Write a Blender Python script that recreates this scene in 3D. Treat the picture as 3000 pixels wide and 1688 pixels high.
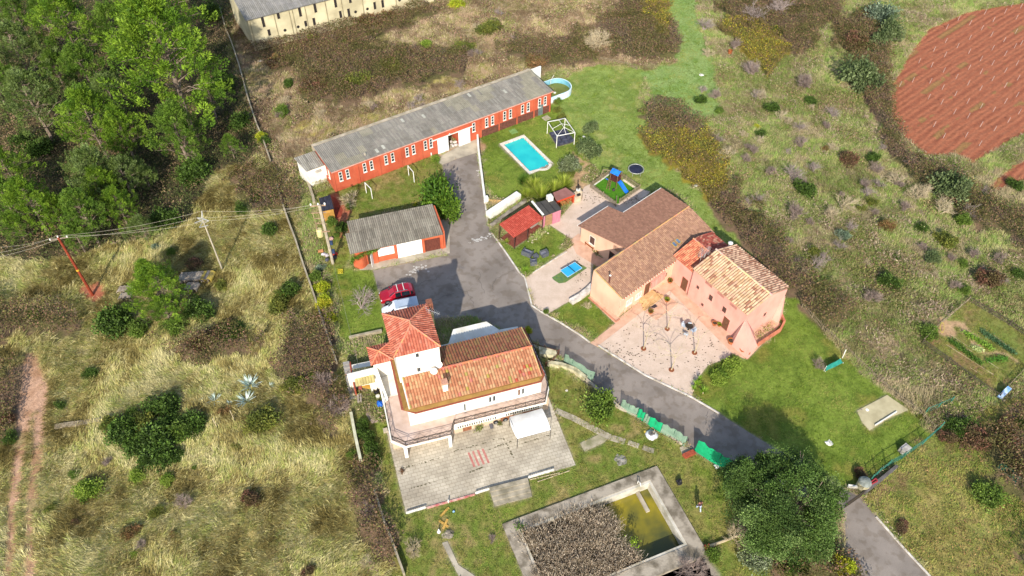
import bpy, bmesh, math, random
import numpy as np
from math import sin, cos, pi, radians, hypot, atan2, degrees
from mathutils import Vector
random.seed(11)
rng = np.random.default_rng(11)
SC = bpy.context.scene
COL = SC.collection
for _o in list(bpy.data.objects): bpy.data.objects.remove(_o)

# ---------------------------------------------------------------- camera
FOC, TH, RO, CAMH = 2250.0, radians(48.03), radians(0.8), 75.0
_s, _c = sin(TH), cos(TH)
FW = np.array([0, _c, -_s]); UPV = np.array([0, _s, _c]); RV = np.array([1., 0, 0])
R2 = cos(RO)*RV + sin(RO)*UPV; U2 = -sin(RO)*RV + cos(RO)*UPV
cam = bpy.data.cameras.new('camera'); camo = bpy.data.objects.new('camera', cam); COL.objects.link(camo)
cam.sensor_width = 36.0; cam.lens = 36.0*FOC/3000.0; cam.clip_end = 3000; cam.clip_start = 1
from mathutils import Matrix
camo.matrix_world = Matrix(((R2[0], U2[0], -FW[0], 0), (R2[1], U2[1], -FW[1], 0), (R2[2], U2[2], -FW[2], CAMH), (0, 0, 0, 1)))
SC.camera = camo
SC.render.resolution_x = 1024; SC.render.resolution_y = 576

# ---------------------------------------------------------------- light
SUN_EL, SUN_AZ = 33.0, 4.5          # shadows fall towards +y, a little to +x
w = bpy.data.worlds.new('World'); SC.world = w; w.use_nodes = True
nt = w.node_tree
sky = nt.nodes.new('ShaderNodeTexSky'); sky.sky_type = 'NISHITA'; sky.sun_disc = False
sky.sun_elevation = radians(SUN_EL); sky.sun_rotation = radians(180+SUN_AZ)
bg = nt.nodes['Background']; bg.inputs['Strength'].default_value = 0.15
nt.links.new(sky.outputs[0], bg.inputs['Color'])
sl = bpy.data.lights.new('sun', 'SUN'); sl.energy = 4.0; sl.angle = radians(0.7); sl.color = (1, .95, .86)
so = bpy.data.objects.new('sun', sl); COL.objects.link(so)
sdir = Vector((sin(radians(SUN_AZ))*cos(radians(SUN_EL)), cos(radians(SUN_AZ))*cos(radians(SUN_EL)), -sin(radians(SUN_EL))))
so.rotation_euler = sdir.to_track_quat('-Z', 'Y').to_euler(); so.location = (0, -60, 60)
SC.view_settings.view_transform = 'Standard'; SC.view_settings.look = 'None'
SC.view_settings.exposure = 0.71; SC.view_settings.gamma = 1
SC.render.engine = 'CYCLES'
SC.cycles.max_bounces = 5; SC.cycles.diffuse_bounces = 2; SC.cycles.transparent_max_bounces = 6

# ---------------------------------------------------------------- survey helpers
def G(x, y, z=0.0):
    """ground (or height z) point seen at survey coordinate x,y"""
    d = FW + R2*(x-1500)/FOC + U2*(844-y)/FOC
    t = (z-CAMH)/d[2]; p = d*t
    return np.array([p[0], p[1], z])
def reg(s, ox, oy): return lambda x, y, z=0.0: G(ox+x/s, oy+y/s, z)
D = reg(.8585, 0, 0)                 # overview
class Frame:
    def __init__(s, org, ang):
        a = radians(ang); s.O = np.array([org[0], org[1], 0.]); s.U = np.array([cos(a), sin(a), 0]); s.V = np.array([-sin(a), cos(a), 0]); s.ang = a
    def p(s, u, v, z=0.0): return s.O+s.U*u+s.V*v+np.array([0, 0, z])
    def inv(s, P): d = np.array(P, float)-s.O; return float(d@s.U), float(d@s.V)

# ---------------------------------------------------------------- materials
def hexc(h):
    r = [int(h[i:i+2], 16)/255 for i in (0, 2, 4)]
    return tuple(c/12.92 if c <= .04045 else ((c+.055)/1.055)**2.4 for c in r)
MATS = {}
def mat(name, col, col2=None, scale=3.0, rough=.85, bump=.0, bscale=20., metal=0., stretch=None, detail=5., spec=.3, lo=.35, hi=.65):
    if name in MATS: return MATS[name]
    m = bpy.data.materials.new(name); m.use_nodes = True; n = m.node_tree; b = n.nodes['Principled BSDF']
    c1 = hexc(col) if isinstance(col, str) else col
    c2 = hexc(col2) if isinstance(col2, str) else (col2 or tuple(min(1, c*.82) for c in c1))
    geo = n.nodes.new('ShaderNodeNewGeometry'); src = geo.outputs['Position']
    if stretch:
        mp = n.nodes.new('ShaderNodeMapping'); mp.inputs['Scale'].default_value = stretch[:3]
        if len(stretch) > 3: mp.inputs['Rotation'].default_value[2] = stretch[3]
        n.links.new(src, mp.inputs['Vector']); src = mp.outputs['Vector']
    tx = n.nodes.new('ShaderNodeTexNoise'); tx.inputs['Scale'].default_value = scale; tx.inputs['Detail'].default_value = detail
    n.links.new(src, tx.inputs['Vector'])
    rp = n.nodes.new('ShaderNodeValToRGB'); rp.color_ramp.elements[0].position = lo; rp.color_ramp.elements[1].position = hi
    rp.color_ramp.elements[0].color = (*c1, 1); rp.color_ramp.elements[1].color = (*c2, 1)
    n.links.new(tx.outputs[0], rp.inputs[0]); n.links.new(rp.outputs[0], b.inputs['Base Color'])
    b.inputs['Roughness'].default_value = rough; b.inputs['Metallic'].default_value = metal
    b.inputs['Specular IOR Level'].default_value = spec
    if bump:
        t2 = n.nodes.new('ShaderNodeTexNoise'); t2.inputs['Scale'].default_value = bscale; t2.inputs['Detail'].default_value = 4
        n.links.new(src, t2.inputs['Vector'])
        bp = n.nodes.new('ShaderNodeBump'); bp.inputs['Strength'].default_value = bump; bp.inputs['Distance'].default_value = .05
        n.links.new(t2.outputs[0], bp.inputs['Height']); n.links.new(bp.outputs[0], b.inputs['Normal'])
    MATS[name] = m; return m
def attr_mat(name, noise=0.25, scale=4., rough=.8, trans=0., spec=.2, bump=0, layers=None):
    """colour from the mesh's own colour attribute, broken up by noise"""
    m = bpy.data.materials.new(name); m.use_nodes = True; n = m.node_tree; b = n.nodes['Principled BSDF']
    at = n.nodes.new('ShaderNodeAttribute'); at.attribute_name = 'Col'; col = at.outputs['Color']
    geo = n.nodes.new('ShaderNodeNewGeometry')
    for sc_, am in (layers or ([(scale, noise)] if noise else [])):
        tx = n.nodes.new('ShaderNodeTexNoise'); tx.inputs['Scale'].default_value = sc_; tx.inputs['Detail'].default_value = 4
        n.links.new(geo.outputs['Position'], tx.inputs['Vector'])
        mr = n.nodes.new('ShaderNodeMapRange'); mr.inputs['From Min'].default_value = .3; mr.inputs['From Max'].default_value = .7
        mr.inputs['To Min'].default_value = 1-am; mr.inputs['To Max'].default_value = 1+am
        n.links.new(tx.outputs[0], mr.inputs['Value'])
        mx = n.nodes.new('ShaderNodeVectorMath'); mx.operation = 'SCALE'
        n.links.new(col, mx.inputs[0]); n.links.new(mr.outputs[0], mx.inputs['Scale']); col = mx.outputs[0]
    n.links.new(col, b.inputs['Base Color']); b.inputs['Roughness'].default_value = rough; b.inputs['Specular IOR Level'].default_value = spec
    if bump:
        t2 = n.nodes.new('ShaderNodeTexNoise'); t2.inputs['Scale'].default_value = 7; t2.inputs['Detail'].default_value = 6
        n.links.new(geo.outputs['Position'], t2.inputs['Vector'])
        bp = n.nodes.new('ShaderNodeBump'); bp.inputs['Strength'].default_value = bump; bp.inputs['Distance'].default_value = .1
        n.links.new(t2.outputs[0], bp.inputs['Height']); n.links.new(bp.outputs[0], b.inputs['Normal'])
    if trans:
        tr = n.nodes.new('ShaderNodeBsdfTranslucent'); mixs = n.nodes.new('ShaderNodeMixShader'); mixs.inputs[0].default_value = trans
        n.links.new(col, tr.inputs['Color']); out = n.nodes['Material Output']
        n.links.new(b.outputs[0], mixs.inputs[1]); n.links.new(tr.outputs[0], mixs.inputs[2]); n.links.new(mixs.outputs[0], out.inputs['Surface'])
    MATS[name] = m; return m
def stain(m, scale, amt, col=(.55, .5, .42), lo=.5, hi=.72, stretch=(1, 1, 1), detail=6):
    """multiply dirt of its own shape into a material's colour"""
    n = m.node_tree; b = n.nodes['Principled BSDF']; src = b.inputs['Base Color'].links[0].from_socket
    geo = n.nodes.new('ShaderNodeNewGeometry'); mp = n.nodes.new('ShaderNodeMapping'); mp.inputs['Scale'].default_value = stretch; mp.inputs['Location'].default_value = (scale*7, 3, 1)
    tx = n.nodes.new('ShaderNodeTexNoise'); tx.inputs['Scale'].default_value = scale; tx.inputs['Detail'].default_value = detail; n.links.new(geo.outputs['Position'], mp.inputs[0]); n.links.new(mp.outputs[0], tx.inputs['Vector'])
    mr = n.nodes.new('ShaderNodeMapRange'); mr.inputs['From Min'].default_value = lo; mr.inputs['From Max'].default_value = hi; mr.inputs['To Max'].default_value = amt; n.links.new(tx.outputs[0], mr.inputs['Value'])
    mx = n.nodes.new('ShaderNodeMix'); mx.data_type = 'RGBA'; mx.blend_type = 'MULTIPLY'; n.links.new(mr.outputs[0], mx.inputs[0]); n.links.new(src, mx.inputs[6]); mx.inputs[7].default_value = (*col, 1); n.links.new(mx.outputs[2], b.inputs['Base Color']); return m
def flat(name, col, rough=.6, metal=0, spec=.4, alpha=1, trans=0, coat=0):
    if name in MATS: return MATS[name]
    m = mat(name, col, tuple(c*.88 for c in (hexc(col) if isinstance(col, str) else col)), scale=2.5, rough=rough, metal=metal, spec=spec)
    b = m.node_tree.nodes['Principled BSDF']; b.inputs['Alpha'].default_value = alpha; b.inputs['Coat Weight'].default_value = coat
    return m

# ---------------------------------------------------------------- mesh builders
class MB:
    def __init__(s): s.v = []; s.f = []; s.c = []; s.col = None
    def add(s, vs, fs):
        k = len(s.v); s.v += [tuple(map(float, p)) for p in vs]; s.f += [tuple(i+k for i in f) for f in fs]
        if s.col is not None: s.c += [s.col]*len(vs)
        return s
    def poly(s, pts): return s.add(pts, [tuple(range(len(pts)))])
    def prism(s, pts, z0, z1):
        n = len(pts); P = [(p[0], p[1]) for p in pts]
        ar = sum(P[i][0]*P[(i+1) % n][1]-P[(i+1) % n][0]*P[i][1] for i in range(n))
        if ar < 0: P = P[::-1]
        vs = [(x, y, z0) for x, y in P]+[(x, y, z1) for x, y in P]
        return s.add(vs, [tuple(range(n))[::-1], tuple(range(n, 2*n))]+[(i, (i+1) % n, n+(i+1) % n, n+i) for i in range(n)])
    def loft(s, A, B):
        """closed solid between two same-length rings"""
        n = len(A); return s.add(list(A)+list(B), [tuple(range(n))[::-1], tuple(range(n, 2*n))]+[(i, (i+1) % n, n+(i+1) % n, n+i) for i in range(n)])
    def fbox(s, F, u0, u1, v0, v1, z0, z1): return s.prism([F.p(u0, v0), F.p(u1, v0), F.p(u1, v1), F.p(u0, v1)], z0, z1)
    def box(s, c, sx, sy, sz, rot=0.):
        F = Frame(c, degrees(rot)); return s.fbox(F, -sx/2, sx/2, -sy/2, sy/2, c[2], c[2]+sz)
    def bar(s, a, b, w, h):
        """rectangular bar between two points"""
        a = np.array(a, float); b = np.array(b, float); d = b-a; L = np.linalg.norm(d); d = d/L
        x = np.cross(d, [0, 0, 1.]); 
        if np.linalg.norm(x) < .01: x = np.array([1., 0, 0])
        x /= np.linalg.norm(x); y = np.cross(x, d)
        q = [x*w/2+y*h/2, -x*w/2+y*h/2, -x*w/2-y*h/2, x*w/2-y*h/2]
        return s.loft([a+k for k in q], [b+k for k in q])
    def tube(s, a, b, r0, r1=None, n=8):
        r1 = r0 if r1 is None else r1; a = np.array(a, float); b = np.array(b, float); d = b-a; d = d/(np.linalg.norm(d)+1e-9)
        x = np.cross(d, [0, 0, 1.] if abs(d[2]) < .9 else [1., 0, 0]); x /= np.linalg.norm(x); y = np.cross(d, x)
        R = lambda c, r: [c+x*r*cos(2*pi*i/n)+y*r*sin(2*pi*i/n) for i in range(n)]
        return s.loft(R(a, r0), R(b, r1))
    def path(s, pts, r, n=5):
        for i in range(len(pts)-1):
            r0 = r[i] if hasattr(r, '__len__') else r; r1 = r[i+1] if hasattr(r, '__len__') else r
            s.tube(pts[i], pts[i+1], r0, r1, n)
        return s
    def lathe(s, c, prof, n=20, sx=1., sy=1., rot=0.):
        vs = []; fs = []; m = len(prof)
        for r, z in prof:
            for i in range(n):
                a = 2*pi*i/n; x = r*cos(a)*sx; y = r*sin(a)*sy
                vs.append((c[0]+x*cos(rot)-y*sin(rot), c[1]+x*sin(rot)+y*cos(rot), c[2]+z))
        for j in range(m-1):
            for i in range(n): fs.append((j*n+i, j*n+(i+1) % n, (j+1)*n+(i+1) % n, (j+1)*n+i))
        fs.append(tuple(range(n))[::-1]); fs.append(tuple(range((m-1)*n, m*n)))
        return s.add(vs, fs)
    def blob(s, c, r, seed=0, sq=1., n=10, amp=.2):
        rr = random.Random(seed); vs = []; fs = []; m = n//2+1
        for j in range(m+1):
            ph = pi*j/m
            for i in range(n):
                a = 2*pi*i/n; k = r*(1+rr.uniform(-amp, amp)); vs.append((c[0]+k*sin(ph)*cos(a), c[1]+k*sin(ph)*sin(a), c[2]+k*cos(ph)*sq))
        for j in range(m):
            for i in range(n): fs.append((j*n+i, (j+1)*n+i, (j+1)*n+(i+1) % n, j*n+(i+1) % n))
        return s.add(vs, fs)
def wloc(o):
    L = np.zeros(3)
    while o is not None: L = L+np.array(o.location); o = o.parent
    return L
def tag(o, label=None, cat=None, group=None, kind=None):
    if label: o['label'] = label
    if cat: o['category'] = cat
    if group: o['group'] = group
    if kind: o['kind'] = kind
    return o
def root(name, loc, label, cat, group=None):
    o = bpy.data.objects.new(name, None); o.empty_display_size = .3; COL.objects.link(o); o.location = (float(loc[0]), float(loc[1]), float(loc[2]) if len(loc) > 2 else 0.)
    return tag(o, label, cat, group)
def obj(name, mb, m, parent=None, label=None, cat=None, group=None, kind=None, smooth=False):
    me = bpy.data.meshes.new(name); V = np.array(mb.v, float)
    if parent is not None: L = wloc(parent); loc = (0, 0, 0)
    elif kind == 'structure': L = np.zeros(3); loc = (0, 0, 0)
    else: L = np.array([(V[:, 0].min()+V[:, 0].max())/2, (V[:, 1].min()+V[:, 1].max())/2, V[:, 2].min()]); loc = tuple(L)
    me.from_pydata([tuple(p) for p in (V-L)], [], mb.f)
    if mb.c:
        at = me.color_attributes.new('Col', 'FLOAT_COLOR', 'POINT'); at.data.foreach_set('color', np.array([(*c, 1) for c in mb.c], dtype=np.float32).ravel())
    me.materials.append(m)
    if smooth: me.polygons.foreach_set('use_smooth', [True]*len(me.polygons))
    me.update()
    o = bpy.data.objects.new(name, me); COL.objects.link(o); o.location = loc
    if parent is not None: o.parent = parent
    return tag(o, label, cat, group, kind)
def cards(name, P, Dr, Wd, L, Wi, C, m, parent=None, origin=None, mid=.45, **kw):
    """many small kite shaped leaves or blades in one mesh"""
    P = np.asarray(P, float); n = len(P)
    L = np.broadcast_to(np.asarray(L, float).reshape(-1, 1), (n, 1)); Wi = np.broadcast_to(np.asarray(Wi, float).reshape(-1, 1), (n, 1))
    org = np.zeros(3) if origin is None else np.asarray(origin, float)
    V = np.empty((n, 4, 3)); V[:, 0] = P; V[:, 1] = P+Dr*L*mid+Wd*Wi*.5; V[:, 2] = P+Dr*L; V[:, 3] = P+Dr*L*mid-Wd*Wi*.5
    V -= org
    me = bpy.data.meshes.new(name); me.vertices.add(4*n); me.vertices.foreach_set('co', V.astype(np.float32).ravel())
    me.loops.add(4*n); me.loops.foreach_set('vertex_index', np.arange(4*n, dtype=np.int32))
    me.polygons.add(n); me.polygons.foreach_set('loop_start', np.arange(0, 4*n, 4, dtype=np.int32))
    try: me.polygons.foreach_set('loop_total', np.full(n, 4, dtype=np.int32))
    except Exception: pass
    at = me.color_attributes.new('Col', 'FLOAT_COLOR', 'POINT'); c4 = np.ones((n, 4, 4), dtype=np.float32); c4[:, :, :3] = np.asarray(C)[:, None, :]
    at.data.foreach_set('color', c4.ravel()); me.materials.append(m); me.update(calc_edges=True)
    o = bpy.data.objects.new(name, me); COL.objects.link(o)
    if parent is not None: o.parent = parent
    if origin is not None and parent is None: o.location = tuple(org)
    return tag(o, **kw)
def unit(a): return a/(np.linalg.norm(a, axis=-1, keepdims=True)+1e-9)
def perp(d):
    r = rng.normal(size=d.shape); return unit(np.cross(d, r))
GAIN = 1.0
def pal(cols, n=None, w=None, idx=None, jit=.12):
    A = np.array([hexc(c) for c in cols]); i = rng.choice(len(A), size=n, p=w) if idx is None else idx
    C = A[i]; return C*(1+rng.normal(size=(len(C), 1))*jit).clip(.5, 1.6)
# value noise on world xy
_lat = np.random.default_rng(5).random((256, 256))
def vnoise(x, y, f, sd=0):
    x = np.asarray(x)*f+sd*17.3+500; y = np.asarray(y)*f+sd*9.1+500
    i = np.floor(x).astype(int); j = np.floor(y).astype(int); u = x-i; v = y-j; u = u*u*(3-2*u); v = v*v*(3-2*v)
    g = lambda a, b: _lat[a % 256, b % 256]
    return (g(i, j)*(1-u)+g(i+1, j)*u)*(1-v)+(g(i, j+1)*(1-u)+g(i+1, j+1)*u)*v
def fbm(x, y, f, sd=0, o=3):
    t = 0; a = 1; n = 0
    for k in range(o): t = t+a*vnoise(x, y, f*2**k, sd+k*3); n += a; a *= .55
    return t/n

# ---------------------------------------------------------------- roofs
M_TILE = attr_mat('clay_tile', .16, 9., .8)
def roof(name, pts, parent, period=.3, course=.4, amp=.05, lift=.02, cols=('b06048',), w=None, seg=6, thick=.07, jit=.1, m=None, label=None, under=None, patch=None):
    """tiled or corrugated plane; pts[0]->pts[1] is the eave, all pts coplanar and convex"""
    p = [np.array(q, float) for q in pts]; e = unit(p[1]-p[0]); nn = np.cross(e, p[2]-p[0]); nn = unit(nn)
    if nn[2] < 0: nn = -nn
    d = np.cross(nn, e)
    if d@(p[2]-p[0]) < 0: d = -d
    S = [((q-p[0])@e, (q-p[0])@d) for q in p]; s0 = min(a for a, b in S); s1 = max(a for a, b in S)
    def rng_t(s):
        ts = []
        for i in range(len(S)):
            a, b = S[i], S[(i+1) % len(S)]
            if abs(a[0]-b[0]) < 1e-9:
                if abs(a[0]-s) < 1e-6: ts += [a[1], b[1]]
            elif min(a[0], b[0])-1e-9 <= s <= max(a[0], b[0])+1e-9: ts.append(a[1]+(b[1]-a[1])*(s-a[0])/(b[0]-a[0]))
        return (min(ts), max(ts)) if ts else (0, 0)
    A = np.array([hexc(c) for c in cols]); ww = w or [1/len(cols)]*len(cols)
    nc = max(1, int(round((s1-s0)/period))); per = (s1-s0)/nc; mb = MB(); rr = np.random.default_rng(int(abs(p[0][0]*31+p[0][1]*7))+len(pts))
    for ci in range(nc):
        ss = [s0+per*(ci+k/seg) for k in range(seg+1)]; R = [rng_t(min(max(s, s0+1e-6), s1-1e-6)) for s in ss]
        hh = [amp*(abs(sin(pi*k/seg))**.8 if amp > .035 else .5-.5*cos(2*pi*k/seg)) for k in range(seg+1)]
        tmn = min(r[0] for r in R); tmx = max(r[1] for r in R); k0 = int(math.floor(tmn/course)); k1 = int(math.ceil(tmx/course))
        for k in range(k0, k1):
            t0, t1 = k*course, (k+1)*course; c = A[rr.choice(len(A), p=ww)]*(1+rr.normal()*jit)
            if patch is not None: 
                q = p[0]+e*ss[0]+d*t0; c = patch(q, c)
            for j in range(seg):
                a0, a1 = min(max(t0, R[j][0]), R[j][1]), min(max(t1, R[j][0]), R[j][1]); b0, b1 = min(max(t0, R[j+1][0]), R[j+1][1]), min(max(t1, R[j+1][0]), R[j+1][1])
                if a1-a0 < 1e-4 and b1-b0 < 1e-4: continue
                mb.col = tuple(np.clip(c, 0, 1)); f = lambda s, t, h: p[0]+e*s+d*t+nn*h
                l0 = lambda t: lift*(1-(t-t0)/course)
                mb.add([f(ss[j], a0, hh[j]+l0(a0)), f(ss[j+1], b0, hh[j+1]+l0(b0)), f(ss[j+1], b1, hh[j+1]+l0(b1)), f(ss[j], a1, hh[j]+l0(a1))], [(0, 1, 2, 3)])
    mb.col = tuple(A[0]*.9); top = [q-nn*.012 for q in p]; bot = [q-nn*thick for q in p]; mb.loft(top, bot)
    return obj(name, mb, m or M_TILE, parent, label)
def ridge(parent, a, b, r=.11, cols='b06a50', name='ridge_cap'):
    mb = MB(); a = np.array(a, float); b = np.array(b, float); L = np.linalg.norm(b-a); n = max(1, int(L/.4)); rr = random.Random(int(L*99))
    for i in range(n):
        mb.col = tuple(c*rr.uniform(.8, 1.15) for c in hexc(cols)); mb.tube(a+(b-a)*i/n, a+(b-a)*(i+1)/n, r*1.08, r*.95, 7)
    return obj(name, mb, M_TILE, parent)

# ---------------------------------------------------------------- openings
M_GLASS = mat('window_glass', '20262a', '3a464c', 1.2, .12, spec=.6)
M_WHITE = mat('white_paint', 'e2dfd6', 'cfc9ba', 1.5, .7, bump=.15)
def window(parent, F, u0, u1, z0, z1, v, out=-1, frame=None, glass=None, bars=0, sill=True, axis='u', side=None, vert=0, fw=.05, name='window', label=None, depth=.04):
    """window standing proud of wall plane v (facing out*v) of frame F"""
    fm = frame or M_WHITE; A = MB(); o_ = out
    def bx(mb, a0, a1, d0, d1, c0, c1):
        if axis == 'u': mb.fbox(F, a0, a1, min(v+o_*d0, v+o_*d1), max(v+o_*d0, v+o_*d1), c0, c1)
        else: mb.fbox(F, min(v+o_*d0, v+o_*d1), max(v+o_*d0, v+o_*d1), a0, a1, c0, c1)
    bx(A, u0-fw, u0, -.02, depth, z0-fw, z1+fw); bx(A, u1, u1+fw, -.02, depth, z0-fw, z1+fw); bx(A, u0, u1, -.02, depth, z1, z1+fw); bx(A, u0, u1, -.02, depth, z0-fw, z0)
    for i in range(bars): zz = z0+(z1-z0)*(i+1)/(bars+1); bx(A, u0, u1, .002, depth-.006, zz-.03, zz+.03)
    for i in range(vert): uu = u0+(u1-u0)*(i+1)/(vert+1); bx(A, uu-.025, uu+.025, .002, depth-.004, z0, z1)
    fo = obj(name, A, fm, parent, label)
    g = MB(); bx(g, u0-.003, u1+.003, -.02, .006, z0-.003, z1+.003); obj('pane', g, glass or M_GLASS, fo)
    if sill: q = MB(); bx(q, u0-fw-.04, u1+fw+.04, -.02, depth+.08, z0-fw-.07, z0-fw-.003); obj('sill', q, fm, fo)
    return fo
# ================================================================ GROUND AND ZONES
X0, X1, Y0, Y1, ST = -118., 118., 20., 172., .25
gx = np.arange(X0, X1+.01, ST); gy = np.arange(Y0, Y1+.01, ST); GX, GY = np.meshgrid(gx, gy)
WX = GX+(fbm(GX, GY, .35, 1)-.5)*2.6+(vnoise(GX, GY, 1.7, 2)-.5)*.7; WY = GY+(fbm(GX, GY, .35, 9)-.5)*2.6+(vnoise(GX, GY, 1.7, 12)-.5)*.7
BX = (vnoise(GX, GY, .16, 33)-.5)*3+(vnoise(GX, GY, .8, 34)-.5)*2.6; BY = (vnoise(GX, GY, .16, 35)-.5)*3+(vnoise(GX, GY, .8, 36)-.5)*2.6; ZN = {}; ZI = np.zeros(GX.shape, np.int16)
def inside(P, x, y):
    r = np.zeros(x.shape, bool); n = len(P)
    for i in range(n):
        x1, y1 = P[i][:2]; x2, y2 = P[(i+1) % n][:2]
        if y1 == y2: continue
        c = ((y1 > y) != (y2 > y)) & (x < (x2-x1)*(y-y1)/(y2-y1)+x1); r ^= c
    return r
ZP = dict(
 hill=['8e8c58', '9a9268', '7c8448', '867258', 'a0906c'], field=['9c8c58', '8c7c4c', '7e7644', 'a8986a', '70603f'],
 forest=['4c4830', '3e3a28', '5c5038', '6c5c42'], nscrub=['6e5c46', '7c6852', '605838', '8c7c60', '6c6a3e'],
 lawna=['78883e', '84924a', '6a7c36', '949456'], lawn=['66782a', '748432', '5a6c24', '7a7834'],
 lawns=['6c782e', '7e7640', '5e6e28', '8a7a4c'], meadow=['7c7c40', '8c7e4a', '6c7634', '80684a'],
 bramble=['5c4a38', '6a5642', '4e4a2c', '5c5632'], byellow=['8a7c2a', '7c6c2c', '6a682c', '5c4a34'],
 gstrip=['78904a', '869858', '6a843e'], red=['9c5c44', 'a8684c', '8e503a'], dirt=['a47e62', 'b08c72', '947054', '8c7c56'],
 moss=['9c9040', '8c7c48', 'a89c58', '7c6c50'], earth=['9a7c5c', 'a88a68', '86684c'], veg=['6c7834', '7c7c40', '8a6c4c', '5a6c2c'],
 hard=['8c8070', '8c8070'])
ZL = list(ZP)
def zone(name, pts, f=D, warp=1):
    P = [f(x, y) for x, y in pts]; m = inside(P, WX+(BX if name in ('bramble', 'byellow', 'earth') else 0), WY+(BY if name in ('bramble', 'byellow', 'earth') else 0)) if warp else inside(P, GX, GY); ZI[m] = ZL.index(name); return P
zone('field', [(-80, 640), (150, 640), (420, 600), (560, 400), (640, 330), (700, 400), (745, 560), (800, 760), (870, 900), (890, 1060), (960, 1300), (1010, 1500), (-80, 1500)])
zone('forest', [(-120, -60), (610, -60), (575, 130), (630, 300), (655, 390), (540, 430), (470, 560), (300, 610), (130, 660), (-80, 650)])
zone('nscrub', [(575, -60), (1700, -60), (1700, 160), (1450, 170), (1390, 180), (1100, 270), (760, 380), (740, 470), (690, 480), (640, 330), (600, 150)])
zone('gstrip', [(1640, -40), (1740, -40), (1760, 60), (1800, 170), (1800, 290), (1740, 300), (1660, 270), (1600, 180), (1700, 160), (1690, 60)])
zone('lawna', [(1395, 300), (1385, 215), (1470, 165), (1610, 170), (1622, 300), (1640, 380), (1710, 440), (1790, 500), (1870, 610), (1990, 720), (1960, 740), (1830, 640), (1720, 500), (1640, 475), (1600, 490), (1500, 430), (1450, 360)])
zone('lawn', [(1975, 735), (2085, 850), (2200, 960), (2345, 1080), (2260, 1160), (2120, 1220), (1905, 1112), (1740, 1000), (1700, 960), (1830, 890), (1900, 880), (1960, 800)])
zone('lawn', [(1205, 330), (1390, 260), (1450, 330), (1470, 400), (1420, 480), (1300, 505), (1225, 505)])
zone('lawns', [(800, 480), (840, 470), (1100, 370), (1130, 420), (1120, 510), (870, 560), (880, 650), (860, 690), (830, 680), (800, 560)])
zone('lawn', [(1250, 590), (1310, 610), (1420, 560), (1440, 600), (1330, 700), (1280, 660)])
zone('lawn', [(845, 670), (940, 680), (975, 760), (1000, 850), (870, 860), (840, 760)])
zone('lawns', [(1370, 930), (1480, 955), (1560, 1030), (1740, 1130), (1850, 1170), (2110, 1230), (2110, 1500), (980, 1500), (975, 1300), (960, 1180), (900, 1040), (960, 1060), (1450, 1180), (1375, 1000)])
zone('lawn', [(1375, 785), (1480, 735), (1550, 800), (1485, 858)])
zone('meadow', [(2345, 1080), (2640, 960), (2640, 1500), (2380, 1500), (2170, 1245)])
zone('bramble', [(1560, -40), (1650, -40), (1700, 90), (1715, 160), (1640, 165), (1530, 150), (1500, 80)])
zone('byellow', [(1600, -40), (1660, -40), (1690, 60), (1650, 90), (1600, 40)])
zone('byellow', [(1620, 250), (1700, 270), (1760, 310), (1850, 430), (1870, 500), (1820, 520), (1700, 440), (1645, 380)])
zone('bramble', [(1620, 250), (1700, 262), (1770, 310), (1750, 330), (1680, 320), (1640, 330)])
zone('bramble', [(1790, 495), (1870, 470), (1925, 540), (1975, 610), (2050, 700), (2150, 790), (2110, 850), (2060, 815), (1980, 728), (1870, 612)])
zone('bramble', [(1790, -40), (2130, -40), (2120, 60), (2040, 120), (1960, 160), (1900, 120), (1820, 90)])
zone('byellow', [(1800, 60), (1870, 40), (1960, 100), (1990, 150), (1940, 200), (1880, 160)])
zone('bramble', [(2110, 60), (2200, 30), (2230, 200), (2300, 400), (2450, 480), (2640, 560), (2640, 680), (2450, 570), (2260, 420), (2180, 290), (2120, 160)])
zone('bramble', [(740, 180), (900, 115), (1170, 140), (1150, 205), (1000, 235), (880, 280), (760, 240)])
zone('bramble', [(640, 130), (720, 90), (1010, 40), (1050, 10), (1100, 40), (1000, 90), (780, 160), (680, 190)])
zone('bramble', [(1250, 120), (1500, 90), (1480, 160), (1400, 175), (1280, 150)])
zone('bramble', [(715, 800), (835, 785), (885, 960), (892, 1090), (840, 1060), (770, 1000), (700, 930)])
zone('bramble', [(895, 1160), (950, 1180), (1000, 1330), (1010, 1440), (960, 1440), (890, 1300)])
zone('bramble', [(430, 860), (600, 815), (660, 850), (600, 920), (470, 930)])
zone('bramble', [(-80, 720), (80, 770), (210, 790), (200, 850), (-80, 890)])
zone('bramble', [(-80, 940), (50, 930), (65, 1000), (40, 1100), (-80, 1130)])
zone('bramble', [(590, 430), (690, 410), (740, 480), (700, 540), (600, 500)])
zone('bramble', [(2420, 1060), (2640, 1040), (2640, 1500), (2560, 1500), (2560, 1260), (2500, 1180)])
zone('bramble', [(1950, 1370), (2180, 1370), (2220, 1500), (1950, 1500)])
for cx, cy, rx, ry in [(790, 325, 55, 22), (1000, 245, 38, 18), (1115, 222, 50, 26), (1210, 180, 30, 20), (930, 300, 40, 14)]:
    zone('moss', [(cx+rx*cos(t), cy+ry*sin(t)) for t in np.linspace(0, 6.28, 12)[:-1]])
zone('earth', [(1110, 375), (1190, 345), (1210, 385), (1190, 400), (1110, 410)])
zone('earth', [(1460, 390), (1475, 420), (1480, 500), (1400, 520), (1430, 470)])
zone('dirt', [(60, 885), (92, 890), (124, 980), (116, 1060), (106, 1180), (92, 1290), (88, 1520), (62, 1520), (66, 1260), (82, 1120), (84, 1030), (70, 1100), (50, 1260), (40, 1520), (10, 1520), (20, 1260), (42, 1060), (58, 960)], warp=0)
zone('red', [(205, 715), (245, 712), (268, 740), (235, 765), (200, 750)])
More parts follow.
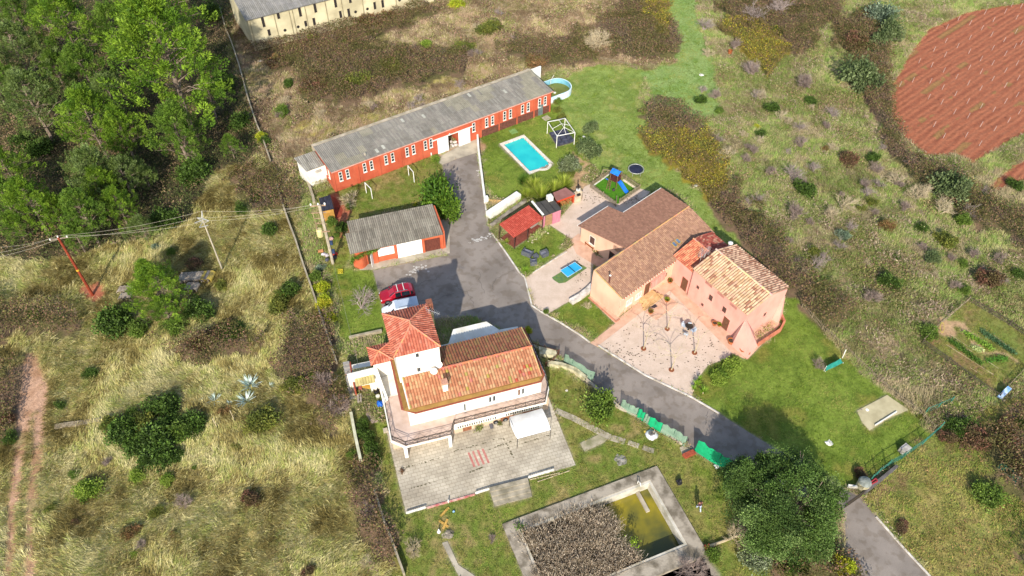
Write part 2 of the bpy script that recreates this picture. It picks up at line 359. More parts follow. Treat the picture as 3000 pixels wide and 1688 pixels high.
zone('red', [(825, 490), (850, 480), (872, 540), (870, 600), (845, 590)])
# ploughed field is a sheet of its own; soil spills a little beyond it
REDP = [D(x, y) for x, y in [(2700, -40), (2575, 8), (2430, 32), (2335, 75), (2285, 140), (2248, 210), (2245, 300), (2280, 350), (2335, 395), (2400, 385), (2450, 412), (2500, 380), (2640, 300)]]
RED2 = [D(x, y) for x, y in [(2490, 470), (2520, 440), (2700, 320), (2700, 440), (2575, 455), (2510, 482)]]
for _P in (REDP, RED2): ZI[inside(_P, GX, GY)] = ZL.index('red')
GAR = [D(x, y) for x, y in [(2320, 868), (2432, 755), (2640, 875), (2512, 1002)]]
ZI[inside(GAR, GX, GY)] = ZL.index('veg')
zone('earth', [(2350, 815), (2380, 790), (2440, 830), (2500, 880), (2570, 920), (2575, 935), (2480, 880), (2400, 840)])
HARD = []
def hard(P, z0=0): HARD.append(P); ZI[inside(P, GX, GY)] = ZL.index('hard'); return P

S = lambda x, y: G(x, y)
ROAD = hard([S(*q) for q in [(1296, 484), (1340, 466), (1399, 448), (1402, 470), (1421, 597), (1429, 660), (1440, 683), (1520, 796), (1538, 812), (1558, 895), (1596, 920), (1700, 982), (1729, 1005), (1888, 1100), (2027, 1165), (2109, 1213), (2225, 1287), (2340, 1350), (2446, 1417), (2522, 1460), (2566, 1515), (2652, 1612), (2723, 1688), (2760, 1740), (2560, 1740), (2480, 1610), (2473, 1493), (2300, 1440), (2190, 1400), (2100, 1362), (2029, 1322), (2005, 1299), (1822, 1197), (1700, 1110), (1637, 1044), (1563, 1000), (1500, 985), (1420, 950), (1401, 932), (1355, 930), (1268, 937), (1220, 945), (1135, 960), (1093, 793), (1160, 779), (1313, 748), (1321, 618), (1312, 560)]])
R3 = reg(2.4147, 1650, 500)
COURT = hard([S(*q) for q in [(1752, 1014), (1962, 852), (2144, 1034), (2132, 1048), (2073, 1072), (2033, 1124), (2027, 1163), (1888, 1098)]])
PAVE = hard([R3(*q) for q in [(190, 1220), (245, 1250), (755, 852), (1190, 1290), (1300, 1340), (1540, 1085), (1300, 880), (820, 690), (400, 1040), (195, 872), (182, 905), (368, 1082)]])
TERR1 = hard([S(*q) for q in [(1539, 815), (1684, 716), (1738, 762), (1735, 845), (1650, 893), (1602, 922), (1565, 895)]])
TERR2 = hard([S(*q) for q in [(1640, 640), (1700, 570), (1712, 548), (1728, 540), (1805, 594), (1872, 552), (1905, 562), (1830, 660), (1705, 700), (1680, 705), (1600, 652)]])
BENCHP = hard([R3(*q) for q in [(50, 490), (110, 445), (235, 600), (330, 640), (240, 680), (95, 592)]])
APRON = hard([S(*q) for q in [(1274, 468), (1352, 424), (1400, 400), (1402, 446), (1340, 465), (1296, 483)]])
W = Frame(G(1189.3, 1505.8), 18.0)
PATIO = hard([W.p(*q) for q in [(0, 0), (18.8, .1), (18.9, 10.3), (0, 10.3)]])
GF = Frame((-18.06, 71.83), 18.4)
SLAB = hard([GF.p(*q) for q in [(-2.7, -.7), (-1.1, -1.15), (9.6, -1.2), (11.3, 5.6), (9.3, 5.6), (9.1, .3), (-2.7, .3)]])
RF = Frame((-22.87, 88.1), 33.2)
_rp = reg(10.35, 1700, 470); _rq = reg(13.175, 1560, 330); _re = reg(1.839, 2000, 900); _rs = reg(2.464, 1100, 1100)
for _P in ([_rp(*q) for q in [(390, 780), (930, 400), (1660, 880), (1140, 1330)]], [_rq(*q) for q in [(640, 800), (1300, 640), (1560, 1150), (960, 1310)]], [(.15, 74.9), (4.3, 78.9), (2.3, 80.6), (-1.7, 76.8)], [(4.2, 78.9), (6.8, 80.2), (5.6, 82.1), (2.8, 81.3)],
 [_re(*q) for q in [(938, 560), (1100, 475), (1215, 555), (1130, 590), (1005, 665), (965, 620)]], [_rs(*q) for q in [(820, 822), (1098, 752), (1130, 878), (860, 948)]], [_rs(*q) for q in [(1475, 490), (1620, 425), (1700, 445), (1640, 490), (1510, 550)]], [_rs(*q) for q in [(480, 1210), (520, 1200), (600, 1370), (720, 1449), (700, 1500), (600, 1449), (560, 1370)]]): hard([np.array([*p[:2], 0.]) for p in _P])
HOLE = lambda P: inside(P, GX, GY)
# pool basins
SWC = [reg(3.22, 1400, 180)(*q) for q in [(190, 785), (425, 697), (722, 975), (487, 1068)]]
SF = Frame(SWC[3], degrees(atan2(SWC[2][1]-SWC[3][1], SWC[2][0]-SWC[3][0])))
BF = Frame(G(1471.3, 1538.3), degrees(atan2(*(G(1923.9, 1367.9)-G(1471.3, 1538.3))[1::-1])))
sw_u, sw_v = 4.55, 8.75
bp_u, bp_v = 18.0, -14.6
hole = inside([SF.p(.3, .3), SF.p(sw_u-.3, .3), SF.p(sw_u-.3, sw_v-.3), SF.p(.3, sw_v-.3)], GX, GY) | inside([BF.p(.5, -.5), BF.p(bp_u-.5, -.5), BF.p(bp_u-.5, bp_v+.5), BF.p(.5, bp_v+.5)], GX, GY)
for P in (SWC, [BF.p(0, 0), BF.p(bp_u, 0), BF.p(bp_u, bp_v), BF.p(0, bp_v)]): ZI[inside(P, GX, GY)] = ZL.index('hard')

ZG = dict(field=1.35, hill=1.2, nscrub=1.6, meadow=1.15, bramble=1.3, moss=1.25, dirt=1.1, lawns=1.12, lawn=.98, lawna=1.0, earth=1.15)
def zcolor(x, y, zi):
    """soil and sward colour: patches of the zone's own palette"""
    C = np.zeros(x.shape+(3,)); n1 = fbm(x, y, .22, 3); n2 = fbm(x, y, 1.1, 21); n = (n1*.62+n2*.38-.5)*2.6+.5
    for k, nm in enumerate(ZL):
        m = zi == k
        if not m.any(): continue
        A = np.array([hexc(c) for c in ZP[nm]])*ZG.get(nm, 1.); t = np.clip(n[m], 0, .999)*(len(A)-1); i = t.astype(int); f = (t-i)[:, None]; f = f*f*(3-2*f)
        C[m] = A[i]*(1-f)+A[i+1]*f
    return C
ZC = zcolor(GX, GY, ZI)
_k = np.ones_like(ZC); 
for _ in range(1):   # soften zone borders by one cell
    Z2 = ZC.copy(); Z2[1:-1, 1:-1] = (ZC[1:-1, 1:-1]*2+ZC[:-2, 1:-1]+ZC[2:, 1:-1]+ZC[1:-1, :-2]+ZC[1:-1, 2:])/6; ZC = Z2
def build_ground():
    nx, ny = len(gx), len(gy); far = [-900, -300]; xs = np.concatenate([[-900, -350], gx, [350, 900]]); ys = np.concatenate([[-300, -60], gy, [400, 1200]])
    XX, YY = np.meshgrid(xs, ys); V = np.stack([XX, YY, np.zeros_like(XX)], -1)
    C = np.zeros(XX.shape+(3,)); C[:] = hexc('848052'); C[2:-2, 2:-2] = ZC
    for i in (0, 1): C[i, :] = C[2, :]; C[-1-i, :] = C[-3, :]
    for i in (0, 1): C[:, i] = C[:, 2]; C[:, -1-i] = C[:, -3]
    H = np.zeros(XX.shape, bool); H[2:-2, 2:-2] = hole
    n = XX.shape[1]; idx = np.arange(XX.size).reshape(XX.shape)
    q = np.stack([idx[:-1, :-1], idx[:-1, 1:], idx[1:, 1:], idx[1:, :-1]], -1); keep = ~(H[:-1, :-1] & H[:-1, 1:] & H[1:, 1:] & H[1:, :-1]); q = q[keep]
    me = bpy.data.meshes.new('ground'); me.vertices.add(XX.size); me.vertices.foreach_set('co', V.astype(np.float32).ravel())
    me.loops.add(q.size); me.loops.foreach_set('vertex_index', q.astype(np.int32).ravel()); me.polygons.add(len(q)); me.polygons.foreach_set('loop_start', np.arange(0, q.size, 4, dtype=np.int32))
    at = me.color_attributes.new('Col', 'FLOAT_COLOR', 'POINT'); c4 = np.ones((XX.size, 4), np.float32); c4[:, :3] = C.reshape(-1, 3); at.data.foreach_set('color', c4.ravel())
    me.materials.append(attr_mat('ground_soil', rough=.95, bump=.6, layers=[(3.2, .22), (14, .3)])); me.update(calc_edges=True)
    o = bpy.data.objects.new('ground', me); COL.objects.link(o); tag(o, kind='structure')
build_ground()
def zidx(x, y):
    j = np.clip(((x-X0)/ST).round().astype(int), 0, len(gx)-1); i = np.clip(((y-Y0)/ST).round().astype(int), 0, len(gy)-1); return ZI[i, j]
# sample only what the photograph could see (with a margin)
VIS = inside([G(-90, -40), G(3090, -40), G(3090, 1760), G(-90, 1760)], GX, GY)
def sample(zones, dens, extra=None):
    m = np.isin(ZI, [ZL.index(z) for z in zones]) & VIS
    if extra is not None: m &= extra
    ii, jj = np.nonzero(m); n = int(len(ii)*ST*ST*dens); k = rng.integers(0, len(ii), n)
    return gx[jj[k]]+rng.uniform(-.5, .5, n)*ST, gy[ii[k]]+rng.uniform(-.5, .5, n)*ST

# ================================================================ GROUND COVER
M_LEAF = attr_mat('leaf', .12, 6., .65, trans=.22, spec=.25)
M_DRY = attr_mat('dry_blade', .1, 5., .8, trans=.15, spec=.15)
BUILD = []      # building footprints kept clear of cover (filled below)
def tufts(name, zones, dens, nb, L, lean, cols, wts=None, flow=.06, spread=.22, wid=.035, label=None, cat=None, jit=.13, gain=1., rx=.5, keep=None):
    x, y = sample(zones, dens)
    if keep is not None: k = keep(x, y); x, y = x[k], y[k]
    n = len(x); th = 2*pi*(fbm(x, y, flow, 31)*2.2)+rng.normal(size=n)*rx; hgt = rng.uniform(*L, n)*(0.6+.8*fbm(x, y, .5, 40))
    e = radians(1)*(rng.uniform(*lean, n)); A = np.array([hexc(c) for c in cols])
    cn = fbm(x, y, .3, 55)+rng.normal(size=n)*.1; ci = np.clip(((cn-.5)*2.4+.5)*len(A), 0, len(A)-1).astype(int)
    C = A[ci]*gain*(1+rng.normal(size=(n, 1))*jit).clip(.5, 1.5)
    r = lambda a: np.repeat(a, nb, axis=0)
    X = r(x)+rng.normal(size=n*nb)*spread; Y = r(y)+rng.normal(size=n*nb)*spread; T = r(th)+rng.normal(size=n*nb)*.55; E = np.clip(r(e)+rng.normal(size=n*nb)*.25, .1, 1.5)
    Dv = np.stack([np.cos(T)*np.cos(E), np.sin(T)*np.cos(E), np.sin(E)], -1); Wv = unit(np.stack([-np.sin(T), np.cos(T), rng.normal(size=n*nb)*.5], -1))
    ok = zidx(X+rng.normal(size=n*nb)*.16, Y+rng.normal(size=n*nb)*.16) != ZL.index('hard'); CC = (r(C)*(1+rng.normal(size=(n*nb, 1))*.1)).clip(.01, 1)
    P = np.stack([X, Y, np.full(n*nb, 0.)+rng.uniform(0, .12, n*nb)], -1)
    cards(name, P[ok], Dv[ok], Wv[ok], (r(hgt)*rng.uniform(.6, 1.1, n*nb))[ok], wid*rng.uniform(.7, 1.5, n*nb)[ok], CC[ok], M_DRY, kind='stuff', label=label, cat=cat)
def scrub(name, zones, dens, size, cols, wts=None, hmax=1.2, hf=.3, label=None, cat=None, blades=False, thr=0., extra=None, sd=0, gain=1.3):
    x, y = sample(zones, dens, extra); hn = fbm(x, y, hf, 60+sd, 4)
    keep = hn > thr+rng.normal(size=len(x))*.04; x, y, hn = x[keep], y[keep], hn[keep]; n = len(x)
    h = np.clip((hn-thr)*2.2, .08, 1.2)*hmax; z = h*rng.uniform(.35, 1., n)**.6
    th = rng.uniform(0, 2*pi, n); e = rng.uniform(-.3, 1.2, n)
    Dv = np.stack([np.cos(th)*np.cos(e), np.sin(th)*np.cos(e), np.sin(e)], -1)
    A = np.array([hexc(c) for c in cols]); cn = fbm(x, y, .45, 80+sd)+rng.normal(size=n)*.16; ci = np.clip(((cn-.5)*2.2+.5)*len(A), 0, len(A)-1).astype(int)
    C = A[ci]*gain*(1+rng.normal(size=(n, 1))*.2).clip(.4, 1.7)
    L = rng.uniform(*size, n); cards(name, np.stack([x, y, z], -1), Dv, perp(Dv), L, L*(.22 if blades else .6), C, M_LEAF, kind='stuff', label=label, cat=cat)
tufts('dry_grass', ['field'], 14, 17, (.45, 1.0), (14, 48), ['6c6034', '887a48', 'a0945c', 'b0a470', '989656', '868c48', 'b2a878'], label='long straw coloured grass lying in swirls over the rough field on the left', cat='dry grass', gain=1.42)
tufts('hillside_grass', ['hill'], 13, 13, (.25, .75), (25, 70), ['968868', '86765a', '949058', '7e8c48', '6c8038', '7c9048', '989262'], flow=.1, label='pale green and straw grass between the shrubs of the right hillside', cat='wild grass', gain=1.3)
tufts('scrub_grass', ['nscrub', 'moss'], 12, 12, (.3, .8), (15, 60), ['6c5a44', '84705a', '9a8a6c', '7c7448', '6c6c38', '8a745c'], flow=.12, label='tangled grey brown grass on the waste ground behind the long red building', cat='wild grass', gain=1.85)
tufts('meadow_grass', ['meadow'], 12, 11, (.15, .45), (25, 70), ['6c7a32', '8a8444', '9c8c52', '7c8a38', '84704a', '94904c'], flow=.2, label='mottled green and tan meadow grass right of the entrance road', cat='meadow grass', gain=1.15)
tufts('lawn_grass', ['lawn', 'lawna', 'gstrip'], 22, 7, (.05, .17), (30, 80), ['5c7020', '6c8028', '7c8c34', '889044', '94904c'], flow=.5, spread=.1, wid=.03, label='short green lawn grass around the houses', cat='lawn', gain=1.0)
tufts('garden_grass', ['lawns', 'veg'], 20, 8, (.07, .22), (25, 75), ['5e7226', '6c7c2c', '7e7e38', '8c7c4a', '6a6c30'], flow=.4, spread=.12, label='uneven green and tan garden grass below the white house', cat='garden grass', gain=1.12)
scrub('bramble', ['bramble'], 80, (.12, .3), ['504c26', '5e5a2e', '665236', '786044', '7a5a48', '6a6a38', '605040'], hmax=1.7, gain=1.22, label='low brown and olive bramble thicket', cat='bramble')
scrub('hillside_thicket', ['hill'], 60, (.12, .28), ['5e6230', '6c6c3a', '7a6448', '8a7458', '5a6a2c', '6e5a44'], hmax=1.1, hf=.15, thr=.55, gain=1.65, label='olive and brown brush in wide patches on the right hillside', cat='brush', sd=23)
scrub('yellow_bramble', ['byellow'], 75, (.12, .28), ['5c5030', '6a5638', '5c5a2c', '7a5a40', '847628', 'a08e2c', '6c6c2c'], hmax=1.2, label='bramble with yellowing leaves beside the pale lawn', cat='bramble', sd=3)
scrub('waste_thicket', ['nscrub'], 60, (.12, .35), ['645440', '786248', '8c7664', '64643a', '7c5c4a', '96846a', '727240'], hmax=1.1, thr=.44, gain=1.5, label='brown dead stalks and thicket on the waste ground', cat='thicket', sd=5)
scrub('forest_undergrowth', ['forest'], 38, (.14, .35), ['3c4420', '4a4a28', '5c5034', '384018', '6a5840'], hmax=1.2, thr=.2, gain=1.7, label='dark green undergrowth beneath the pine trees', cat='undergrowth', sd=7)
scrub('hillside_sprigs', ['hill'], 60, (.1, .22), ['6c7a38', '566828', '7c6c50', '5c6a30', '8a7a54'], hmax=.8, thr=.55, label='low green sprigs and leaves in patches on the right hillside', cat='scrub', sd=19, gain=1.4)
scrub('hillside_twigs', ['hill'], 46, (.15, .45), ['94806c', 'a08c76', '8c7668', '6e803a', '62762e', '9a8870', '7c7a4c'], hmax=1.1, thr=.46, gain=1.45, blades=True, label='mauve grey twigs and low green sprigs scattered over the right hillside', cat='scrub', sd=9)
scrub('field_weeds', ['field'], 20, (.12, .3), ['6a5a3a', '5c5a2c', '7c6a4c', '6c6c30', '70584a'], hmax=.5, thr=.56, blades=True, label='brown and olive weeds among the dry grass on the left', cat='weeds', sd=12)
scrub('meadow_weeds', ['meadow'], 30, (.1, .22), ['8c6c4a', '7c7c34', '6c7c30', '94744c'], hmax=.4, thr=.5, label='russet leaves and weeds in the meadow right of the entrance road', cat='weeds', sd=14)
# ================================================================ SURVEY REGIONS
Rz = reg(2.4156, 800, 200); Ra = reg(7.246, 850, 400); Rb = reg(9.058, 1200, 320); Rc = reg(9.058, 1460, 190); Rg = reg(7.576, 1000, 640)
Rh2 = reg(2.415, 900, 750); Rh = reg(6.036, 1440, 560); Rk = reg(12.075, 1560, 530); R6 = reg(4.83, 1680, 680); R7 = reg(4.5275, 1920, 760); Rt = reg(2.576, 700, 0)
Rp = reg(10.35, 1700, 470); R4 = reg(3.22, 1400, 180); Rw1 = reg(5.795, 1000, 1000); RwT = reg(7.36, 1330, 1140); RS = reg(2.464, 1100, 1100); RE = reg(1.839, 2000, 900)
RL = reg(2.415, 0, 500); RB = reg(2.271, 0, 1050); RF1 = reg(2.634, 0, 0); R16 = reg(2.415, 1600, 0); RV = reg(1.61, 2200, 0); Rgt = reg(4.55, 2400, 1340)
Rf = reg(3.411, 1850, 1180); Rf2 = reg(3.413, 1560, 960); Rgd = reg(2.408, 2640, 860); Rbx = reg(5.571, 900, 540)
CAMP = np.array([0, 0, CAMH])
def WP(F, v, p, axis='v'):
    """where the sight line through ground point p meets the wall plane v (or u) of frame F"""
    N = F.V if axis == 'v' else F.U; d = p-CAMP; t = ((F.O+N*v)-CAMP)@N/(d@N); q = CAMP+d*t
    a, b = F.inv(q); return (a if axis == 'v' else b), q[2]
def wpx(parent, F, v, r, a, b, **kw):
    """window from its two opposite corners in the survey"""
    (u0, z1), (u1, z0) = WP(F, v, r(*a)), WP(F, v, r(*b))
    return window(parent, F, min(u0, u1), max(u0, u1), min(z0, z1), max(z0, z1), v, **kw)

# ================================================================ HARD GROUND
def sheet(name, P, z, m, thick=0): 
    mb = MB()
    if thick: mb.prism(P, z-thick, z)
    else: mb.poly([(p[0], p[1], z) for p in P])
    bm = bmesh.new(); me0 = bpy.data.meshes.new('t'); me0.from_pydata(mb.v, [], mb.f); bm.from_mesh(me0); bmesh.ops.triangulate(bm, faces=[f for f in bm.faces if len(f.verts) > 4]); 
    mb2 = MB(); mb2.v = [tuple(v.co) for v in bm.verts]; mb2.f = [tuple(v.index for v in f.verts) for f in bm.faces]; bm.free(); bpy.data.meshes.remove(me0)
    return obj(name, mb2, m, kind='structure')
M_ASPH = stain(stain(mat('asphalt', '786e64', '8c8176', .25, .93, bump=.25, bscale=30, detail=9, lo=.35, hi=.6), .9, .6, (.7, .66, .6), .5, .6, detail=8), 12, .4, (.72, .7, .68), .5, .68)
M_GRAV = stain(mat('pink_gravel', 'ccb6a2', 'bfa994', .8, .95, bump=.4, bscale=25, detail=9), 6, .35, (.7, .64, .58), .5, .7)
M_PAVE = mat('terracotta_paving', 'cca68c', 'bc947a', 1.2, .85, bump=.2, bscale=12, detail=6)
M_CONC = mat('old_concrete', 'b4a892', '948a78', .7, .92, bump=.3, bscale=12, detail=8)
M_CURB = mat('white_kerb', 'd6cfc4', 'b0a494', 1.3, .9)
def patio_mat():
    m = mat('patio_slabs', 'c8bca6', 'a89c88', .3, .88, bump=.2, bscale=9, detail=8); n = m.node_tree; b = n.nodes['Principled BSDF']
    geo = n.nodes.new('ShaderNodeNewGeometry'); mp = n.nodes.new('ShaderNodeMapping'); mp.inputs['Rotation'].default_value[2] = -radians(18)
    br = n.nodes.new('ShaderNodeTexBrick'); br.offset = .5; br.inputs['Scale'].default_value = 1.; br.inputs['Brick Width'].default_value = .6; br.inputs['Row Height'].default_value = .4
    br.inputs['Mortar Size'].default_value = .02; br.inputs['Mortar Smooth'].default_value = .2; br.inputs['Color1'].default_value = (1, 1, 1, 1); br.inputs['Color2'].default_value = (.8, .8, .8, 1); br.inputs['Mortar'].default_value = (.42, .4, .36, 1)
    n.links.new(geo.outputs['Position'], mp.inputs[0]); n.links.new(mp.outputs[0], br.inputs['Vector'])
    src = b.inputs['Base Color'].links[0].from_socket; mx = n.nodes.new('ShaderNodeMix'); mx.data_type = 'RGBA'; mx.blend_type = 'MULTIPLY'; mx.inputs[0].default_value = .85
    n.links.new(src, mx.inputs[6]); n.links.new(br.outputs[0], mx.inputs[7]); n.links.new(mx.outputs[2], b.inputs['Base Color']); return stain(m, .5, .55, (.72, .7, .66), .5, .64, detail=8)
M_PATIO = patio_mat()
sheet('driveway', ROAD, .012, M_ASPH)
sheet('gravel_courtyard', COURT, .03, M_GRAV); sheet('paved_path', PAVE, .02, M_PAVE); sheet('gravel_terrace', TERR1, .024, M_GRAV)
sheet('gravel_yard', TERR2, .014, M_GRAV); sheet('paved_step_strip', BENCHP, .036, M_PAVE); sheet('door_apron', APRON, .022, M_CONC)
sheet('patio', PATIO, .06, M_PATIO, .055); sheet('garage_forecourt', SLAB, .05, M_CONC, .045)
def strip(name, pts, wd, h, m, z=0.):
    mb = MB()
    for a, b in zip(pts[:-1], pts[1:]):
        a = np.array(a, float); b = np.array(b, float); a[2] = b[2] = z; d = unit(b-a); n = np.array([-d[1], d[0], 0])*wd/2
        mb.prism([a+n-d*.002, b+n, b-n, a-n-d*.002], z, z+h)
    return mb
def px(*q): return [G(*a) for a in q]
K = []
K.append(px((1399, 448), (1402, 470), (1421, 597), (1430, 660)))
K.append(px((1441, 684), (1480, 738), (1520, 797), (1537, 813), (1558, 896), (1596, 921), (1640, 945), (1700, 983), (1728, 1004)))
K.append(px((1753, 1013), (1888, 1099), (2027, 1165), (2108, 1213)))
K.append(px((2566, 1515), (2652, 1612), (2723, 1688), (2760, 1740)))
kb = MB()
for k in K: q = strip('', k, .18, .12, None); kb.add(q.v, q.f)
obj('kerb', kb, M_CURB, kind='structure')
# worn pale patches and cracks belong to the asphalt
cr = MB()
for P in [[(1330, 860), (1265, 880), (1210, 885)], [(1390, 900), (1380, 870), (1345, 845), (1330, 830)], [(1440, 850), (1450, 820), (1510, 790)], [(1400, 800), (1420, 860)], [(2075, 1205), (2065, 1245)], [(1230, 828), (1290, 815)], [(1376, 705), (1440, 690)]]:
    pts = px(*P); f = []
    for a, b in zip(pts[:-1], pts[1:]):
        for t in np.linspace(0, 1, 8)[:-1]: f.append(a+(b-a)*t+rng.normal(size=3)*np.array([.12, .12, 0]))
    f.append(pts[-1]); q = strip('', f, .035, .001, None, .0165); cr.add(q.v, q.f)
obj('asphalt_cracks', cr, flat('crack', '4c4846', .9), kind='structure')
# pale spill on the asphalt
sp = MB()
for (a, b) in [((1195, 800), (1245, 780)), ((1380, 708), (1440, 690)), ((1405, 500), (1410, 515))]:
    A, B = G(*a), G(*b)
    for k in range(34):
        c = A+(B-A)*rng.random()+rng.normal(size=3)*[.35, .35, 0]; r = rng.uniform(.05, .22)
        sp.poly([(c[0]+r*cos(t)*rng.uniform(.6, 1.2), c[1]+r*sin(t)*rng.uniform(.4, 1), .017+k*.0001) for t in np.linspace(0, 6.28, 8)[:-1]])
obj('pale_spill', sp, flat('lime_spill', 'b8b2a8', .9), kind='structure')
# ploughed soil with ridges
def plough(P, name, rowdir, per=1.0):
    P = [np.array(p) for p in P]; xs = [p[0] for p in P]; ys = [p[1] for p in P]; st = .2
    x = np.arange(min(xs), min(max(xs), 122), st); y = np.arange(min(ys), min(max(ys), 175), st); XX, YY = np.meshgrid(x, y); m = inside(P, XX+(fbm(XX, YY, .3, 4)-.5)*2.4+(vnoise(XX, YY, 1.6, 14)-.5)*1.3, YY+(vnoise(XX, YY, .9, 15)-.5)*1.2)
    w_ = (XX*(-rowdir[1])+YY*rowdir[0])+(fbm(XX, YY, .05, 7)-.5)*1.6; ZZ = .05+.05*(.5+.5*np.sin(w_*2*pi/per))+(fbm(XX, YY, 1.5, 8)-.5)*.09; idx = np.full(XX.shape, -1); k = np.nonzero(m); idx[k] = np.arange(len(k[0]))
    A = np.array([hexc(c) for c in ('7e4830', '9c6044', '8a5038', 'a4684a')]); n = np.clip(fbm(XX, YY, .6, 15)*.5+.5*(.5+.5*np.sin(w_*2*pi/(per*2))), 0, .99)*3
    i = n.astype(int); f = (n-i)[..., None]; C = A[i]*(1-f)+A[i+1]*f; g = (fbm(XX, YY, .25, 33) > .56)&(np.sin(w_*2*pi/(per*4)) > .7); C[g] = C[g]*.6+np.array(hexc('76743c'))*.4
    mb = MB(); V = np.stack([XX[k], YY[k], ZZ[k]], -1); mb.v = [tuple(v) for v in V]; mb.c = [tuple(c) for c in C[k]]
    a, b, c, d = idx[:-1, :-1], idx[:-1, 1:], idx[1:, 1:], idx[1:, :-1]; ok = (a >= 0)&(b >= 0)&(c >= 0)&(d >= 0); mb.f = list(zip(a[ok].tolist(), b[ok].tolist(), c[ok].tolist(), d[ok].tolist()))
    return obj(name, mb, attr_mat(name+'_soil', rough=.95, layers=[(2.5, .15), (12, .22)], bump=.5), kind='structure')
ra, rb = RV(700, 480), RV(1288, 90); RD = unit((rb-ra)[:2]); 
plough(REDP, 'ploughed_field', RD); plough(RED2, 'ploughed_strip', unit((RV(1288, 760)-RV(1160, 880))[:2]))

# ================================================================ WHITE HOUSE
M_WALLW = stain(mat('white_render', 'e4e0d6', 'd2cbbc', .8, .85, bump=.12, bscale=6), 1.6, .35, (.72, .68, .58), .52, .72, (1, 1, .25))
M_CREAM = mat('cream_render', 'c4ae94', 'b0967c', .8, .85)
M_BRICK = mat('brick_band', '94503c', '804232', 6, .8)
M_OCHRE = mat('ochre_soffit', '8c6a34', '785a2c', 1.5, .85)
M_DECK = mat('deck_tiles', 'c8b0a0', 'b49a88', .9, .8, bump=.1)
M_IRON = mat('dark_iron', '3a3228', '2c261e', 3, .6, spec=.4)
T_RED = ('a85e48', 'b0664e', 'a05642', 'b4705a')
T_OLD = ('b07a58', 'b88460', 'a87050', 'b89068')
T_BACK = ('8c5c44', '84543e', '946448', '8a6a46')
hw = root('white_house', W.p(0, 7, 0), 'white two storey house with long orange tiled roof, balcony and square tiled tower', 'house')
m = MB(); m.fbox(W, .3, 18.3, 7.75, 16.4, 0, 2.29); obj('lower_wall', m, M_CREAM, hw); m = MB(); m.fbox(W, 7.2, 17.6, 7.7, 7.745, .9, 2.29); obj('white_band', m, M_WALLW, hw)
DK = [W.p(*q) for q in [(.45, 16.6), (.15, 7.35), (1.45, 6.2), (6.5, 6.1), (7.15, 7.3), (17.75, 7.1), (18.65, 8.7), (18.95, 10.7), (18.8, 16.4)]]
m = MB(); m.prism(DK, 2.3, 2.6); obj('balcony_slab', m, M_WALLW, hw)
c_ = np.mean(DK, axis=0); m = MB(); m.prism([c_+(p-c_)*.985 for p in DK], 2.601, 2.63); obj('balcony_floor', m, M_DECK, hw)
for u, v in [(1.5, 6.5), (6.4, 6.4)]: m = MB(); m.fbox(W, u-.18, u+.18, v-.18, v+.18, .06, 2.299); obj('pillar', m, M_WALLW, hw)
for a, b in ((7.6, 12.), (13.2, 17.)):
    u = a; m = MB()
    while u < b: m.fbox(W, u, u+.13, 7.69, 7.72, 1.0, 1.4); u += .27
    obj('vent_slots', m, flat('dark_gap', '241c18'), hw)
m = MB(); m.fbox(W, 2.6, 17.6, 8.55, 15.6, 2.63, 5.42); obj('upper_wall', m, M_WALLW, hw)
BD = [(1.95, 9.0), (3.3, 8.05), (17.35, 8.0), (18.05, 8.8), (17.95, 15.8), (2.1, 15.8)]
m = MB(); m.prism([W.p(*q) for q in BD], 5.42, 5.55); obj('brick_cornice', m, M_BRICK, hw)
ci_ = [(2.6, 8.95), (3.3, 8.5), (17.2, 8.45), (17.6, 8.9), (17.6, 15.5), (2.6, 15.5)]
m = MB(); m.loft([W.p(u, v, 5.551) for u, v in [(2.2, 8.75), (3.35, 8.2), (17.3, 8.15), (17.85, 8.8), (17.75, 15.6), (2.3, 15.6)]], [W.p(u, v, 5.8) for u, v in ci_]); obj('soffit_board', m, M_OCHRE, hw)
_pt = lambda q, c: np.array(hexc(rng.choice(['a49048', 'a8503c', 'b87060', 'a09050']))) if (fbm(q[0], q[1], .9, 71) > .55 and rng.random() < .3) else c
rz = 6.65
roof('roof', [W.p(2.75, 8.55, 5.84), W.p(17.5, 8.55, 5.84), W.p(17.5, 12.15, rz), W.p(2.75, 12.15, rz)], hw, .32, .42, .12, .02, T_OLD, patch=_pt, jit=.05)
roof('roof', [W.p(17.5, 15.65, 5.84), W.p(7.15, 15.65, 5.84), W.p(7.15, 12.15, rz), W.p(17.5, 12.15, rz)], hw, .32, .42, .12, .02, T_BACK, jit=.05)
for u in (2.7, 17.45):
    m = MB(); m.loft([W.p(u, 8.6, 5.8), W.p(u, 15.6, 5.8), W.p(u, 12.15, rz-.09)], [W.p(u+.06, 8.6, 5.8), W.p(u+.06, 15.6, 5.8), W.p(u+.06, 12.15, rz-.09)]); obj('gable', m, M_WALLW, hw)
ridge(hw, W.p(7.1, 12.15, rz+.06), W.p(17.6, 12.15, rz+.06), .13)
ridge(hw, W.p(17.52, 8.55, 5.9), W.p(17.52, 12.15, rz+.03), .09, 'c8a070', 'verge_tiles'); ridge(hw, W.p(17.52, 15.65, 5.9), W.p(17.52, 12.15, rz+.03), .09, 'c8a070', 'verge_tiles')
ridge(hw, W.p(2.78, 8.55, 5.9), W.p(2.78, 12.1, rz+.03), .09, 'd8ccb4', 'verge_tiles')
